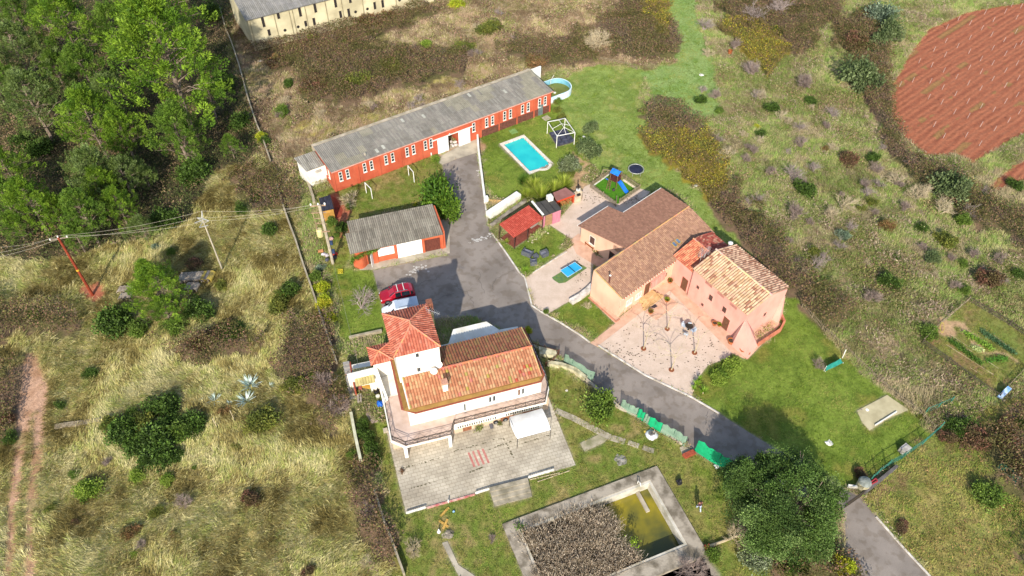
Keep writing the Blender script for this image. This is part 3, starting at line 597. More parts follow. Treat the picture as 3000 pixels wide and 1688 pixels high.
# tower
tw = MB(); tw.fbox(W, 2.55, 7.12, 12.2, 17.9, 2.635, 10.72); two = obj('tower', tw, M_WALLW, hw)
def hip(parent, F, u0, u1, v0, v1, z, za, cols, au=None, av=None, av2=None, ov=.0, per=.3, amp=.1, rr_=.1):
    au = (u0+u1)/2 if au is None else au; av = (v0+v1)/2 if av is None else av; av2 = av if av2 is None else av2
    A, B, C_, D_ = F.p(u0, v0, z), F.p(u1, v0, z), F.p(u1, v1, z), F.p(u0, v1, z); a, a2 = F.p(au, av, za), F.p(au, av2, za)
    for P in ([A, B, a], [C_, D_, a2]): roof('roof', P, parent, per, .4, amp, .025, cols, jit=.05)
    roof('roof', [B, C_, a2, a] if av2 != av else [B, C_, a], parent, per, .4, amp, .025, cols); roof('roof', [D_, A, a, a2] if av2 != av else [D_, A, a], parent, per, .4, amp, .025, cols)
    up = np.array([0, 0, .05])
    for q, t in ((A, a), (B, a), (C_, a2), (D_, a2)): ridge(parent, q+up, t+up, rr_, 'cc8462')
    if av2 != av: ridge(parent, a+up, a2+up, rr_, 'cc8462')
hip(two, W, 2.3, 7.3, 11.95, 18.15, 10.74, 12.15, T_RED, av=14.6, av2=15.2)
wpx(two, W, 12.2, Rh2, (766, 690), (791, 712), sill=True, vert=0); wpx(two, W, 12.2, Rh2, (777, 793), (803, 815), sill=True)
m = MB(); q = W.p(7.14, 12.15); m.tube((q[0], q[1], 6.3), (q[0], q[1], 10.7), .05); obj('downpipe', m, M_WALLW, two)
# north flat roofed part and west annex
m = MB(); m.prism([W.p(*q) for q in [(7.13, 15.9), (17.5, 15.9), (17.65, 17.4), (15.4, 17.55), (14.3, 19.2), (10.2, 19.2), (9.15, 17.3), (7.13, 17.3)]], 0, 4.0); obj('flat_roof_wing', m, M_WALLW, hw)
m = MB(); m.fbox(W, .2, 2.54, 15.9, 18.1, 0, 5.4); an = obj('side_annex', m, M_WALLW, hw)
hip(an, W, -.05, 2.52, 15.7, 18.3, 5.42, 6.0, T_RED, au=1.1, per=.28)
m = MB(); m.fbox(W, .5, 2.52, 12.95, 15.85, 2.632, 2.66); obj('white_terrace_floor', m, M_WALLW, hw)
m = MB(); m.loft([W.p(.3, 15.8, 2.64), W.p(.52, 15.8, 2.64), W.p(.52, 12.2, 2.64), W.p(.3, 12.2, 2.64)], [W.p(.3, 15.8, 4.6), W.p(.52, 15.8, 4.6), W.p(.95, 12.2, 3.3), W.p(.75, 12.2, 3.3)]); obj('terrace_parapet', m, M_WALLW, hw)
m = MB(); m.fbox(W, -2.9, .25, 16.9, 17.2, 0, 3.0); obj('garden_side_wall', m, M_WALLW, hw)
# windows of the upper floor
M_SHUT = mat('brown_shutter', '6e4a34', '5a3c2a', 5, .7)
for a, b, g in [((1492, 947), (1505, 981), M_SHUT), ((1520, 938), (1533, 972), None), ((1286, 999), (1303, 1030), None), ((1314, 991), (1331, 1022), None), ((1108, 1048), (1122, 1092), None)]:
    wpx(hw, W, 8.55, Rh2, a, b, glass=g, sill=True)
wpx(hw, W, 8.55, Rh2, (765, 1128), (860, 1150), glass=M_WALLW, name='roller_shutter', sill=False, bars=3)
# doors under the balcony
for u0, u1, z1 in [(12.6, 14.2, 1.), (15.2, 17.2, .9), (8.2, 9.2, .9)]: m = MB(); m.fbox(W, u0, u1, 7.72, 7.755, .06, z1-.12); obj('lower_door', m, mat('rust_door', '8c5c40', '70462e', 2, .8), hw)
# railing
def railing(parent, pts, z, h=.95, step=1.15, name='railing', mt=None):
    mb = MB()
    for a, b in zip(pts[:-1], pts[1:]):
        a = np.array(a); b = np.array(b); L = np.linalg.norm((b-a)[:2]); n = max(1, int(round(L/step))); Z = lambda p, q: np.array([p[0], p[1], z+q])
        for i in range(n):
            p, q = a+(b-a)*i/n, a+(b-a)*(i+1)/n; mb.bar(Z(p, 0), Z(p, h), .05, .05); mb.bar(Z(p, h), Z(q, h), .05, .05); mb.bar(Z(p, .12), Z(q, .12), .035, .035); mb.bar(Z(p, h-.14), Z(q, h-.14), .03, .03)
            mb.bar(Z(p, .12), Z(q, h-.14), .028, .028); mb.bar(Z(p, h-.14), Z(q, .12), .028, .028)
        mb.bar(Z(b, 0), Z(b, h), .05, .05)
    return obj(name, mb, mt or M_IRON, parent)
inn = [c_+(p-c_)*.982 for p in DK]; railing(hw, inn[0:9], 2.62)
# chimney, dishes, aerial
def chim(parent, F, u, v, z0, z1, wdt=.5, d=.5, top=None, name='chimney', m1=None):
    c = MB(); c.fbox(F, u-wdt/2, u+wdt/2, v-d/2, v+d/2, z0, z1); o = obj(name, c, m1 or M_WALLW, parent)
    t = MB(); t.fbox(F, u-wdt/2-.06, u+wdt/2+.06, v-d/2-.06, v+d/2+.06, z1+.002, z1+.22); obj('cap', t, top or M_BRICK, o); return o
q = WP(W, 9.75, Rh2(975, 930)); chim(hw, W, q[0], 9.75, 5.9, 7.35, .55, .6, top=mat('pale_brick', 'c09078', 'a87860', 5, .8))
chim(hw, W, 7.55, 18.2, 0, 9.6, .6, .7, name='brick_chimney', m1=mat('cream_block', 'c8b888', 'a89460', 2, .9)); 
m = MB(); m.fbox(W, 7.22, 7.88, 17.8, 18.6, 9.83, 11.0); obj('chimney_stack', m, mat('brown_brick', '8c5a44', '744634', 5, .85), hw)
def dish(parent, c, r, aim=(0, -1, .5)):
    a = unit(np.array(aim, float)); x = unit(np.cross(a, [0, 0, 1.])); y = np.cross(a, x); mb = MB(); n = 16; vs = [np.array(c)-a*r*.25]; fs = []
    for k, (rr2, dd) in enumerate([(.5, -.18), (1., 0)]):
        for i in range(n): vs.append(np.array(c)+x*r*rr2*cos(2*pi*i/n)+y*r*rr2*sin(2*pi*i/n)+a*r*dd)
    for i in range(n): fs += [(0, 1+i, 1+(i+1) % n), (1+i, 1+n+i, 1+n+(i+1) % n, 1+(i+1) % n)]
    mb.add(vs, fs); mb.tube(np.array(c)-a*r*.25, np.array(c)+a*r*.7, .015); mb.tube(np.array(c)-a*r*.25, np.array(c)-a*r*.3-np.array([0, 0, .5]), .03)
    return obj('satellite_dish', mb, M_WHITE, parent)
u, z = WP(W, 11.7, Rh2(895, 815)); dish(hw, W.p(u, 11.7, z), .42); u, z = WP(W, 12.0, Rh2(932, 768)); dish(hw, W.p(u, 12.0, z), .38)
def aerial(parent, c, h, ang=0., n=7, name='tv_aerial'):
    mb = MB(); c = np.array(c, float); mb.tube(c, c+[0, 0, h], .03); d = np.array([cos(ang), sin(ang), 0]); e = np.array([-sin(ang), cos(ang), 0]); t = c+np.array([0, 0, h])
    mb.tube(t-d*.2, t+d*1.4, .02)
    for i in range(n): L = .45-.03*i; p = t+d*(i*.2); mb.tube(p-e*L, p+e*L, .014)
    for s_ in (-1, 1): mb.tube(t-d*.2, t-d*.35+np.array([0, 0, .35*s_]), .014)
    mb.tube(t-d*.35+np.array([0, 0, .35]), t-d*.35-np.array([0, 0, .35]), .014); return obj(name, mb, mat('galvanised', 'c4c2bc', 'a8a6a0', 3, .5, metal=.4), parent)
aerial(two, W.p(7.18, 16.6, 9.9), 1.6, radians(-25))

# ================================================================ LONG RED BUILDING
M_REDW = stain(stain(mat('red_render', 'ba5e40', 'ac4e34', .5, .85, bump=.1), 1.4, .55, (.72, .66, .62), .5, .7, (1, 1, .2)), 5, .3, (.8, .75, .7), .5, .7)
T_GREY = ('857e72', '80796e', '8a8478', '7c766c'); M_SHEET = attr_mat('fibre_cement', rough=.9, layers=[(.6, .16), (3, .12)])
M_PLINTH = mat('brown_stone_wall', '6e4436', '583428', 3.5, .9, bump=.4, bscale=4)
rb_ = root('long_red_building', RF.p(15, 0), 'long low red building with corrugated grey roof, white sliding doors and narrow windows', 'building')
m = MB(); m.fbox(RF, -3.95, 14.9, 0, 5.9, 0, 3.98); m.fbox(RF, 17.1, 34.4, 0, 5.9, 0, 3.98); m.fbox(RF, 14.9, 17.1, 0, 5.9, 2.75, 3.98); m.fbox(RF, 14.9, 17.1, 4.6, 5.9, 0, 2.75); obj('wall', m, M_REDW, rb_)
m = MB(); m.fbox(RF, 14.9, 17.1, .05, 4.6, .001, .03); obj('inside_floor', m, M_CONC, rb_)
for u in (-3.82, 0, 3.45, 7.0, 10.5, 21.05, 24.4, 27.8, 31.1, 34.25): m = MB(); m.fbox(RF, u-.1, u+.1, -.09, -.001, 0, 3.95); obj('pilaster', m, M_REDW, rb_)
m = MB(); m.fbox(RF, 21.2, 31.9, -.045, -.003, 0, 1.35); m.fbox(RF, 32.9, 34.1, -.045, -.003, 0, 1.35); obj('stone_plinth', m, M_PLINTH, rb_)
def _gp(q, c):
    n = fbm(q[0], q[1], .28, 44); return np.array(hexc('90896f'))*.5+np.array(c)*.5 if n > .66 else np.array(c)*(1.12-.3*n)
roof('roof', [RF.p(-4.1, -.3, 4.0), RF.p(34.6, -.3, 4.0), RF.p(34.6, 6.15, 4.35), RF.p(-4.1, 6.15, 4.35)], rb_, .26, 1.6, .06, .015, T_GREY, seg=6, m=M_SHEET, jit=.015, patch=_gp)
m = MB(); m.fbox(RF, -4.12, 34.62, -.36, -.302, 3.86, 4.03); obj('gutter', m, mat('pink_gutter', 'c89888', 'b08070', 2, .8), rb_)
m = MB(); m.fbox(RF, -4.14, 34.6, 6.16, 6.75, 3.3, 4.42); obj('back_parapet', m, mat('pale_stone_coping', 'b8a890', '8c8068', 1.2, .95, bump=.5, bscale=5), rb_)
for u, v in ((9.9, 4.6), (13.2, 3.9), (3.4, .2), (4.6, .5), (22, 5), (27.5, 3)): z_ = 4.075+.0543*v; m = MB(); m.loft([RF.p(u+a, v+b, z_+.054*b) for a, b in ((0, 0), (.4, 0), (.4, .9), (0, .9))], [RF.p(u+a, v+b, z_+.02+.054*b) for a, b in ((0, 0), (.4, 0), (.4, .9), (0, .9))]); obj('patched_sheet', m, mat('pale_sheet', 'b4b0a0', 'a4a090', 2, .8), rb_)
wb = [(-3.0, 4), (-1.15, 4)]
bays = [(-3.55, 3), (.1, 1), (3.6, 1), (7.1, 1)]
for b0 in (-3.7, .12, 3.6, 7.12, 10.6, 21.15, 24.5, 27.9, 31.2):
    for du in ((.95, 2.05) if b0 != 10.6 else (.6, 1.55)):
        z0, z1 = (1.75, 3.25)
        window(rb_, RF, b0+du-.2, b0+du+.2, z0, z1, 0, bars=2, fw=.07, sill=True, depth=.05, label='narrow white framed window with three panes' if False else None)
window(rb_, RF, 19.55, 19.95, 1.75, 3.25, 0, bars=2, fw=.07)
for v0 in (1.2, 2.4): window(rb_, RF, v0, v0+.35, 1.8, 3.2, -3.95, axis='v', bars=0, fw=.06, glass=mat('bright_shutter', 'f0e8d0', 'e0d8c0', 2, .7), out=-1)
M_DOORW = mat('white_sliding_door', 'ecebe6', 'e0ded6', .8, .55)
for u0, u1 in ((13.2, 15.05), (16.9, 18.95)):
    m = MB(); m.fbox(RF, u0, u1, -.2, -.12, .05, 2.8); d = obj('sliding_door', m, M_DOORW, rb_)
    m = MB(); m.fbox(RF, u0, u1, -.115, -.1, .05, .12); obj('bottom_rail', m, M_WHITE, d)
m = MB(); m.fbox(RF, 12.3, 19.6, -.24, -.1, 2.82, 2.93); obj('door_rail', m, M_WHITE, rb_)
m = MB(); q = RF.p(15.4, -.15, 2.95); m.blob(q, .14, 3); obj('wall_lamp', m, M_WHITE, rb_)
m = MB(); m.fbox(RF, 31.95, 32.85, -.06, -.004, .02, 2.0); obj('metal_door', m, mat('slate_door', '6c7874', '54605c', 2, .6), rb_)
m = MB(); q = RF.p(5.4, .5, 4.1)
m.tube(RF.p(1.7, .7, 4.1), RF.p(1.7, .7, 4.45), .16, n=10); obj('roof_vent', m, M_CONC, rb_)
m = MB(); m.fbox(RF, 11.9, 12.05, -.25, -.1, .0, .8); obj('white_pipe', m, M_WHITE, rb_)
# white annex at its left end
ax = root('white_annex', RF.p(-5.5, 4.4), 'small white annex with corrugated roof at the left end of the long red building', 'outbuilding')
m = MB(); m.prism([RF.p(-3.97, 2.95), RF.p(-3.97, 5.85), RF.p(-7.0, 5.85), RF.p(-6.55, 2.95)], 0, 3.25); obj('wall', m, M_WALLW, ax)
roof('roof', [RF.p(-6.75, 2.7, 3.28), RF.p(-4.0, 2.7, 3.28), RF.p(-4.0, 6.1, 3.62), RF.p(-7.25, 6.1, 3.62)], ax, .26, 1.7, .06, .015, ('8c8678', '948e82', '827c70'), seg=4, m=M_SHEET)
m = MB(); u, z = WP(RF, 2.95, Ra(600, 720)); m.fbox(RF, u-.5, u+.35, 2.8, 2.945, z-.25, z+.15); obj('air_conditioner', m, mat('grey_box', 'b0aca0', '98948a', 2, .6), ax)
# stored white sacks in the doorway
for k in range(7):
    c = RF.p(16.2+.28*(k % 3)+rng.uniform(-.1, .1), .3+.4*(k//3), .05+.24*(k//4)); m = MB(); m.blob(c+np.array([0, 0, .14]), .26, k+20, .6, 9, .12)
    tag(obj('sack', m, mat('sack_cloth', 'd4ccc0', 'a89c98', 2, .8)), 'pale sack in the heap inside the open sliding doors of the red building', 'sack', 'sacks heaped in the red building doorway')

# ================================================================ GARAGE
gr = root('garage', GF.p(3, 0), 'orange red garage with corrugated grey roof, white roller door and brown wooden door', 'garage')
M_OR = stain(mat('orange_render', 'be6240', 'b25434', .7, .85, bump=.1), 1.6, .5, (.74, .66, .6), .5, .7, (1, 1, .25))
m = MB(); m.fbox(GF, -2.9, 9.1, 0, 5.2, 0, 2.95); obj('wall', m, M_OR, gr)
for a, b in ((-.62, 0), (2.35, 2.62), (6.15, 6.45), (8.75, 9.05)): m = MB(); m.fbox(GF, a, b, -.14, -.002, 0, 2.9); obj('pier', m, M_OR, gr)
m = MB(); m.fbox(GF, 9.12, 9.32, -.1, 5.3, 0, 3.25); obj('pier', m, M_OR, gr)
G_C = ('7e7566', '867d6e', '766e60', '8a8272')
roof('roof', [GF.p(-3.5, -.4, 2.98), GF.p(9.05, -.4, 2.98), GF.p(9.05, 3.3, 3.22), GF.p(-3.5, 3.3, 3.22)], gr, .27, 1.85, .075, .015, G_C, seg=6, m=M_SHEET, jit=.03)
roof('roof', [GF.p(-2.9, 3.25, 3.25), GF.p(9.05, 3.25, 3.25), GF.p(9.05, 5.45, 3.4), GF.p(-2.9, 5.45, 3.4)], gr, .27, 1.85, .075, .015, G_C, seg=6, m=M_SHEET, jit=.03)
m = MB(); m.fbox(GF, 2.7, 6.1, -.07, -.003, .05, 2.6); obj('roller_door', m, M_DOORW, gr)
m = MB(); m.fbox(GF, 6.5, 8.6, -.05, -.003, .05, 2.2); obj('wooden_door', m, mat('brown_planks', '6c3a2c', '54281e', 5, .8, stretch=(3, 3, .4)), gr)
m = MB(); m.fbox(GF, .12, 2.3, -.03, -.003, 1.05, 2.45); bd = obj('painted_board', m, mat('white_board', 'e4e6e0', 'd8dcd6', 1, .6), gr)
m = MB(); 
for a, b in [((.4, 1.3), (.4, 2.0)), ((.4, 1.3), (1.95, 1.5)), ((.4, 2.), (.75, 2.15)), ((.75, 2.15), (.8, 1.75)), ((.75, 2.1), (1.2, 2.25))]: m.bar(GF.p(a[0], -.035, a[1]), GF.p(b[0], -.035, b[1]), .03, .04)
obj('painted_lines', m, flat('teal_paint', '5c9c94', .7), bd)
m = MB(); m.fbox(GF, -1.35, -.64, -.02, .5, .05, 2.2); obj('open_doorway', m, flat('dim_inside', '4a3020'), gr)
m = MB(); m.loft([GF.p(-.66, -.03, .05), GF.p(-.62, -.03, .05), GF.p(-1.0, -.75, .05), GF.p(-1.04, -.73, .05)], [GF.p(-.66, -.03, 2.2), GF.p(-.62, -.03, 2.2), GF.p(-1.0, -.75, 2.2), GF.p(-1.04, -.73, 2.2)]); obj('open_door', m, M_DOORW, gr)
m = MB(); arc = [(-3.3+1.85*(i/8), -.62*sin(pi*i/8)) for i in range(9)]; m.prism([GF.p(u, v-.01) for u, v in arc]+[GF.p(-1.45, .3), GF.p(-3.3, .3)], 0, 1.75); obj('curved_wall', m, M_OR, gr)
# ivy along the eave
def ivy(name, pts, n, rad, cols, parent=None, size=(.1, .22), **kw):
    pts = np.array(pts); k = rng.integers(0, len(pts)-1, n); t = rng.random((n, 1)); P = pts[k]*(1-t)+pts[k+1]*t+rng.normal(size=(n, 3))*rad
    P[:, 2] = np.abs(P[:, 2]); Dv = unit(rng.normal(size=(n, 3))+[0, -.2, .3]); L = rng.uniform(*size, n)
    return cards(name, P, Dv, perp(Dv), L, L*.65, pal(cols, n), M_LEAF, parent=parent, origin=(wloc(parent) if parent is not None else pts[0]*[1, 1, 0]), **kw)
GREENS = ['4c6a1c', '5c7c24', '3e5818', '6c8a30']
ivy('climbing_ivy', [GF.p(-3.5, .2, .6), GF.p(-3.4, -.3, 1.8), GF.p(-2.4, -.45, 2.3), GF.p(-1., -.4, 2.6), GF.p(.2, -.3, 2.7)], 900, .16, GREENS, label='green ivy climbing along the front eave of the orange garage', cat='ivy')

# ================================================================ BARN
BN = Frame(G(748.5, 149.5), 31.0)
M_BARN = mat('stained_cream_render', 'c8bc98', 'a89c7c', .35, .9, bump=.15, detail=8)
bn = root('old_barn', BN.p(12, 3), 'derelict cream barn with dark slit windows and grey corrugated roof at the top edge', 'barn')
m = MB(); m.fbox(BN, 0, 36, 0, 12, 0, 6.1); obj('wall', m, M_BARN, bn)
roof('roof', [BN.p(-.4, -.35, 6.12), BN.p(36, -.35, 6.12), BN.p(36, 6.2, 7.6), BN.p(-.4, 6.2, 7.6)], bn, .32, 1.6, .08, .015, ('827e78', '88847c', '7c7870'), seg=6, m=M_SHEET, jit=.02)
roof('roof', [BN.p(36, 12.4, 6.12), BN.p(-.4, 12.4, 6.12), BN.p(-.4, 6.2, 7.6), BN.p(36, 6.2, 7.6)], bn, .32, 1.6, .08, .015, ('827e78', '88847c', '7c7870'), seg=6, m=M_SHEET, jit=.02)
m = MB(); m.loft([BN.p(-.02, 0, 6.1), BN.p(-.02, 12, 6.1), BN.p(-.02, 6.2, 7.5)], [BN.p(.2, 0, 6.1), BN.p(.2, 12, 6.1), BN.p(.2, 6.2, 7.5)]); obj('gable', m, M_BARN, bn)
for x in (75, 260, 375, 400, 495, 650, 770, 925, 1175):
    u, z = WP(BN, 0, Rt(x, 140-(x-75)*.2)); m = MB(); m.fbox(BN, u-.06, u+.06, -.1, -.002, 0, 6.05); obj('pilaster_strip', m, mat('dark_joint', '9c9070', '7c7258', 2, .9), bn)
M_DARK = flat('dark_opening', '2a2422')
for x0, y0, x1, y1 in [(163, 132, 190, 205), (282, 100, 305, 142), (443, 58, 468, 125), (558, 28, 583, 95), (713, -5, 738, 55), (828, -5, 845, 22), (552, 138, 573, 190), (753, 85, 775, 135), (815, 68, 835, 130), (1012, 18, 1030, 70), (1072, 2, 1095, 55), (212, 225, 232, 270), (490, 160, 510, 200)]:
    (u0, z1), (u1, z0) = WP(BN, 0, Rt(x0, y0)), WP(BN, 0, Rt(x1, y1)); window(bn, BN, u0, max(u1, u0+.5), min(z0, z1-.4), z1, 0, frame=M_BARN, glass=M_DARK, sill=False, fw=.06)
for x, y in [(447, 203), (348, 229), (880, 90), (970, 68), (1212, 2)]:
    u, z = WP(BN, 0, Rt(x, y)); m = MB(); m.tube(BN.p(u, -.02, z), BN.p(u, .02, z), .28, n=12); obj('round_opening', m, M_DARK, bn)
# ================================================================ PINK HOUSE
PF = Frame(R3(400, 1050), 42.0); EF = Frame(R3(400, 1050), 35.4)
M_PINK = stain(mat('peach_render', 'deb496', 'd2a48a', .35, .9, bump=.08), 1.3, .3, (.8, .68, .6), .5, .72, (1, 1, .3)); M_PINK2 = stain(mat('rose_render', 'd8a290', 'd09484', .35, .9, bump=.08), 1.1, .35, (.8, .68, .64), .5, .7, (1, 1, .3))
M_PINK.node_tree.nodes['Noise Texture'].inputs['Detail'].default_value = 2
T_BRN = ('94705a', '8c6852', '9c785e', '866450'); T_PALE = ('bc9c7a', 'c4a684', 'b4906c', 'bc9478')
hp = root('pink_farmhouse', PF.p(9, 5), 'large peach pink farmhouse with brown tiled roofs around an angled courtyard', 'house')
m = MB(); m.prism([PF.p(0, .35), PF.p(17.5, .35), PF.p(17.9, 5), PF.p(19.3, 10.6), PF.p(12, 10.6), PF.p(12, 13.4), PF.p(6.2, 13.4), PF.p(6.2, 5.3), PF.p(0, 5.3)], 0, 2.85)
m.prism([PF.p(0, .35), PF.p(17.5, .35), PF.p(17.9, 5), PF.p(18.6, 7.5), PF.p(6.2, 7.5), PF.p(6.2, 5.3), PF.p(0, 5.3)], 2.851, 3.7); obj('wall', m, M_PINK, hp)
m = MB(); m.loft([PF.p(.0, .35, 3.7), PF.p(0, 5.3, 3.7), PF.p(0, 5.2, 4.92), PF.p(0, 5.0, 4.92)], [PF.p(.25, .35, 3.7), PF.p(.25, 5.3, 3.7), PF.p(.25, 5.2, 4.92), PF.p(.25, 5.0, 4.92)])
m.loft([PF.p(.25, 5.12, 3.7), PF.p(6.2, 5.12, 3.7), PF.p(6.2, 5.12, 4.92), PF.p(.25, 5.12, 4.92)], [PF.p(.25, 5.28, 3.7), PF.p(6.2, 5.28, 3.7), PF.p(6.2, 5.28, 4.92), PF.p(.25, 5.28, 4.92)]); obj('gable', m, M_PINK, hp)
m = MB(); m.loft([PF.p(6.2, 7.5, 2.85), PF.p(6.2, 13.4, 2.85), PF.p(6.2, 5.3, 4.8), PF.p(6.2, 5.3, 2.85)], [PF.p(6.4, 7.5, 2.85), PF.p(6.4, 13.4, 2.85), PF.p(6.4, 5.3, 4.8), PF.p(6.4, 5.3, 2.85)]); obj('gable', m, M_PINK, hp)
zr = lambda v: 5.02-.245*(v-5) if v > 5 else 5.02-.245*(5-v)
def Q(F, *a): return [F.p(u, v, z) for u, v, z in a]
_ep = lambda q, c: np.array(c)*(.94+.24*fbm(q[0], q[1], .5, 90))
roof('roof', Q(PF, (-.1, .08, zr(.08)), (17.95, .08, zr(.08)), (18.2, 5, 5.02), (-.1, 5, 5.02)), hp, .24, .36, .06, .015, T_BRN, jit=.05, patch=_ep)
roof('roof', Q(PF, (11.8, 13.7, zr(13.7)), (5.8, 13.7, zr(13.7)), (5.8, 5, 5.02), (11.8, 5, 5.02)), hp, .24, .36, .055, .015, ('906854', '88624e', '966e58'), jit=.04)
roof('roof', Q(PF, (19.7, 10.95, zr(10.95)), (11.8, 10.95, zr(10.95)), (11.8, 5, 5.02), (18.2, 5, 5.02)), hp, .24, .36, .055, .015, ('906854', '88624e', '966e58'), jit=.04)
ridge(hp, PF.p(-.1, 5, 5.06), PF.p(18.2, 5, 5.06), .1, 'b88c60'); ridge(hp, PF.p(-.08, .1, zr(.1)+.04), PF.p(-.08, 5, 5.06), .07, 'b89060', 'verge_tiles')
m = MB(); m.fbox(PF, 5.75, 11.8, 13.72, 13.82, zr(13.7)-.1, zr(13.7)+.03); m.fbox(PF, 11.85, 19.7, 10.97, 11.07, zr(10.95)-.1, zr(10.95)+.03); obj('gutter', m, M_WHITE, hp)
# red and cream striped eave course
mb = MB()
for i in range(82): mb.col = hexc('b0604c' if i % 2 else 'e0c4ac'); mb.fbox(PF, i*.22-.05, i*.22+.165, .02, .3, zr(.08)-.2, zr(.08)-.075)
obj('eave_course', mb, M_TILE, hp)
# east wing and link
ew = MB(); ew.fbox(EF, 9.75, 16.75, -11.0, -2.0, 0, 5.25); eo = obj('east_wing', ew, M_PINK2, hp)
m = MB(); m.loft([EF.p(9.75, -11.0, 5.25), EF.p(16.75, -11.0, 5.25), EF.p(13.25, -11.0, 6.42)], [EF.p(9.75, -10.75, 5.25), EF.p(16.75, -10.75, 5.25), EF.p(13.25, -10.75, 6.42)])
m.loft([EF.p(9.75, -2.0, 5.25), EF.p(16.75, -2.0, 5.25), EF.p(13.25, -2.0, 6.42)], [EF.p(9.75, -2.25, 5.25), EF.p(16.75, -2.25, 5.25), EF.p(13.25, -2.25, 6.42)]); obj('gable', m, M_PINK2, eo)
_cp = lambda q, c: (np.array(hexc('946850')) if rng.random() < .1 else np.array(c))
roof('roof', Q(EF, (9.5, -11.15, 5.33), (9.5, -1.9, 5.33), (13.25, -1.9, 6.55), (13.25, -11.15, 6.55)), eo, .33, .42, .13, .02, T_PALE, patch=_cp, jit=.06)
roof('roof', Q(EF, (17.1, -1.9, 5.33), (17.1, -10.9, 5.33), (13.25, -11.15, 6.55), (13.25, -1.9, 6.55)), eo, .33, .42, .13, .02, ('b48c70', 'c49c80', 'a07860', 'c8a486'), patch=_cp)
ridge(eo, EF.p(13.25, -11.2, 6.62), EF.p(13.25, -1.85, 6.62), .13, 'd0b08c')
mk = MB(); mk.fbox(EF, 10.1, 16.7, -2.0, 2.0, 0, 4.2); mo = obj('link_block', mk, M_PINK2, hp)
roof('roof', Q(EF, (9.9, -2.1, 4.28), (9.9, 1.8, 4.28), (13.3, 1.95, 5.35), (13.3, -2.1, 5.35)), mo, .26, .4, .085, .025, ('b8684c', 'c07858', 'a85c44', 'c48460'))
roof('roof', Q(EF, (17.1, 2.2, 4.28), (17.1, -2.1, 4.28), (13.3, -2.1, 5.35), (13.3, 1.95, 5.35)), mo, .26, .4, .085, .025, ('984c3c', 'a85c4c', '8c4438', 'b07c64'))
ridge(mo, EF.p(13.3, -2.1, 5.41), EF.p(13.3, 1.95, 5.41), .11, 'c88868')
m = MB(); m.loft([EF.p(9.2, -10.4, 0), EF.p(8.6, -11.1, 0), EF.p(8.7, -13.7, 0), EF.p(11.3, -12.9, 0), EF.p(12.6, -11.02, 0)], [EF.p(9.76, -10.9, 3.9), EF.p(9.7, -10.98, 3.9), EF.p(9.75, -11.15, 3.9), EF.p(9.95, -11.1, 3.9), EF.p(10.1, -11.02, 3.9)]); obj('buttress', m, M_PINK2, eo)
m = MB(); m.loft([EF.p(15.9, -11.02, 0), EF.p(16.2, -11.9, 0), EF.p(17.4, -11.4, 0), EF.p(17.5, -10.2, 0), EF.p(16.76, -10.2, 0)], [EF.p(16.4, -11.02, 4.0), EF.p(16.5, -11.1, 4.), EF.p(16.78, -11.08, 4.), EF.p(16.8, -10.9, 4.), EF.p(16.76, -10.8, 4.)]); obj('buttress', m, M_PINK2, eo)
# small raised bed at the gable foot
m = MB(); A_ = [EF.p(*q) for q in [(11.3, -12.95), (15.3, -12.9), (16.7, -12.3), (17.5, -10.9)]]
q = strip('', A_, .25, .55, None); bedw = obj('planter_wall', q, mat('terracotta_wall', 'c07a5c', 'a86448', 1.5, .9), None, 'low terracotta planter wall at the foot of the pink gable', 'planter wall')
ivy('planter_plants', [EF.p(12, -12, .2), EF.p(13.5, -12, .3), EF.p(15, -11.8, .2)], 260, .3, ['5c7428', '8c8c3c', 'a8945c'], label='sparse green plants in the bed below the pink gable wall', cat='plants')
# windows and doors of the east wing front
M_WIN_D = mat('brown_window', '5c4038', '4a342c', 2, .5)
for a, b in [((545, 340), (583, 402)), ((708, 465), (760, 560)), ((610, 572), (642, 625)), ((893, 622), (940, 715))]:
    wpx(eo, EF, 9.75, R7, a, b, axis='u', glass=M_WIN_D, frame=M_PINK2, sill=False) if False else None
def wpu(parent, F, u, r, cx, cy, wd, ht, **kw):
    v, z = WP(F, u, r(cx, cy), 'u'); return window(parent, F, v-wd/2, v+wd/2, z-ht/2, z+ht/2, u, axis='v', **kw)
for cx, cy, wd, ht in [(565, 370, .45, .55), (735, 510, .6, .95), (625, 600, .4, .5), (915, 668, .6, .95)]:
    wpu(eo, EF, 9.75, R7, cx, cy, wd, ht, glass=M_WIN_D, frame=M_PINK2, sill=True)
for cx, cy in [(710, 330), (870, 468), (1035, 618)]: wpu(eo, EF, 9.75, R7, cx, cy, 1.15, .5, glass=mat('soffit_shutter', 'b47c6c', '9c6a5c', 2, .8), frame=M_PINK2, sill=False, name='upper_shutter')
v, z = WP(EF, 9.75, R7(918, 890), 'u'); window(eo, EF, v-.42, v+.42, .12, 2.05, 9.75, axis='v', glass=M_SHUT, frame=M_BRICK, sill=False, name='door')
u, z = WP(EF, -11.0, R7(1450, 730)); window(eo, EF, u-.25, u+.25, z-.35, z+.35, -11.0, glass=M_WIN_D, frame=M_PINK2, sill=True)
window(mo, EF, -1.3, -.4, .1, 2.1, 10.1, axis='v', glass=M_SHUT, frame=M_BRICK, sill=False, name='door')
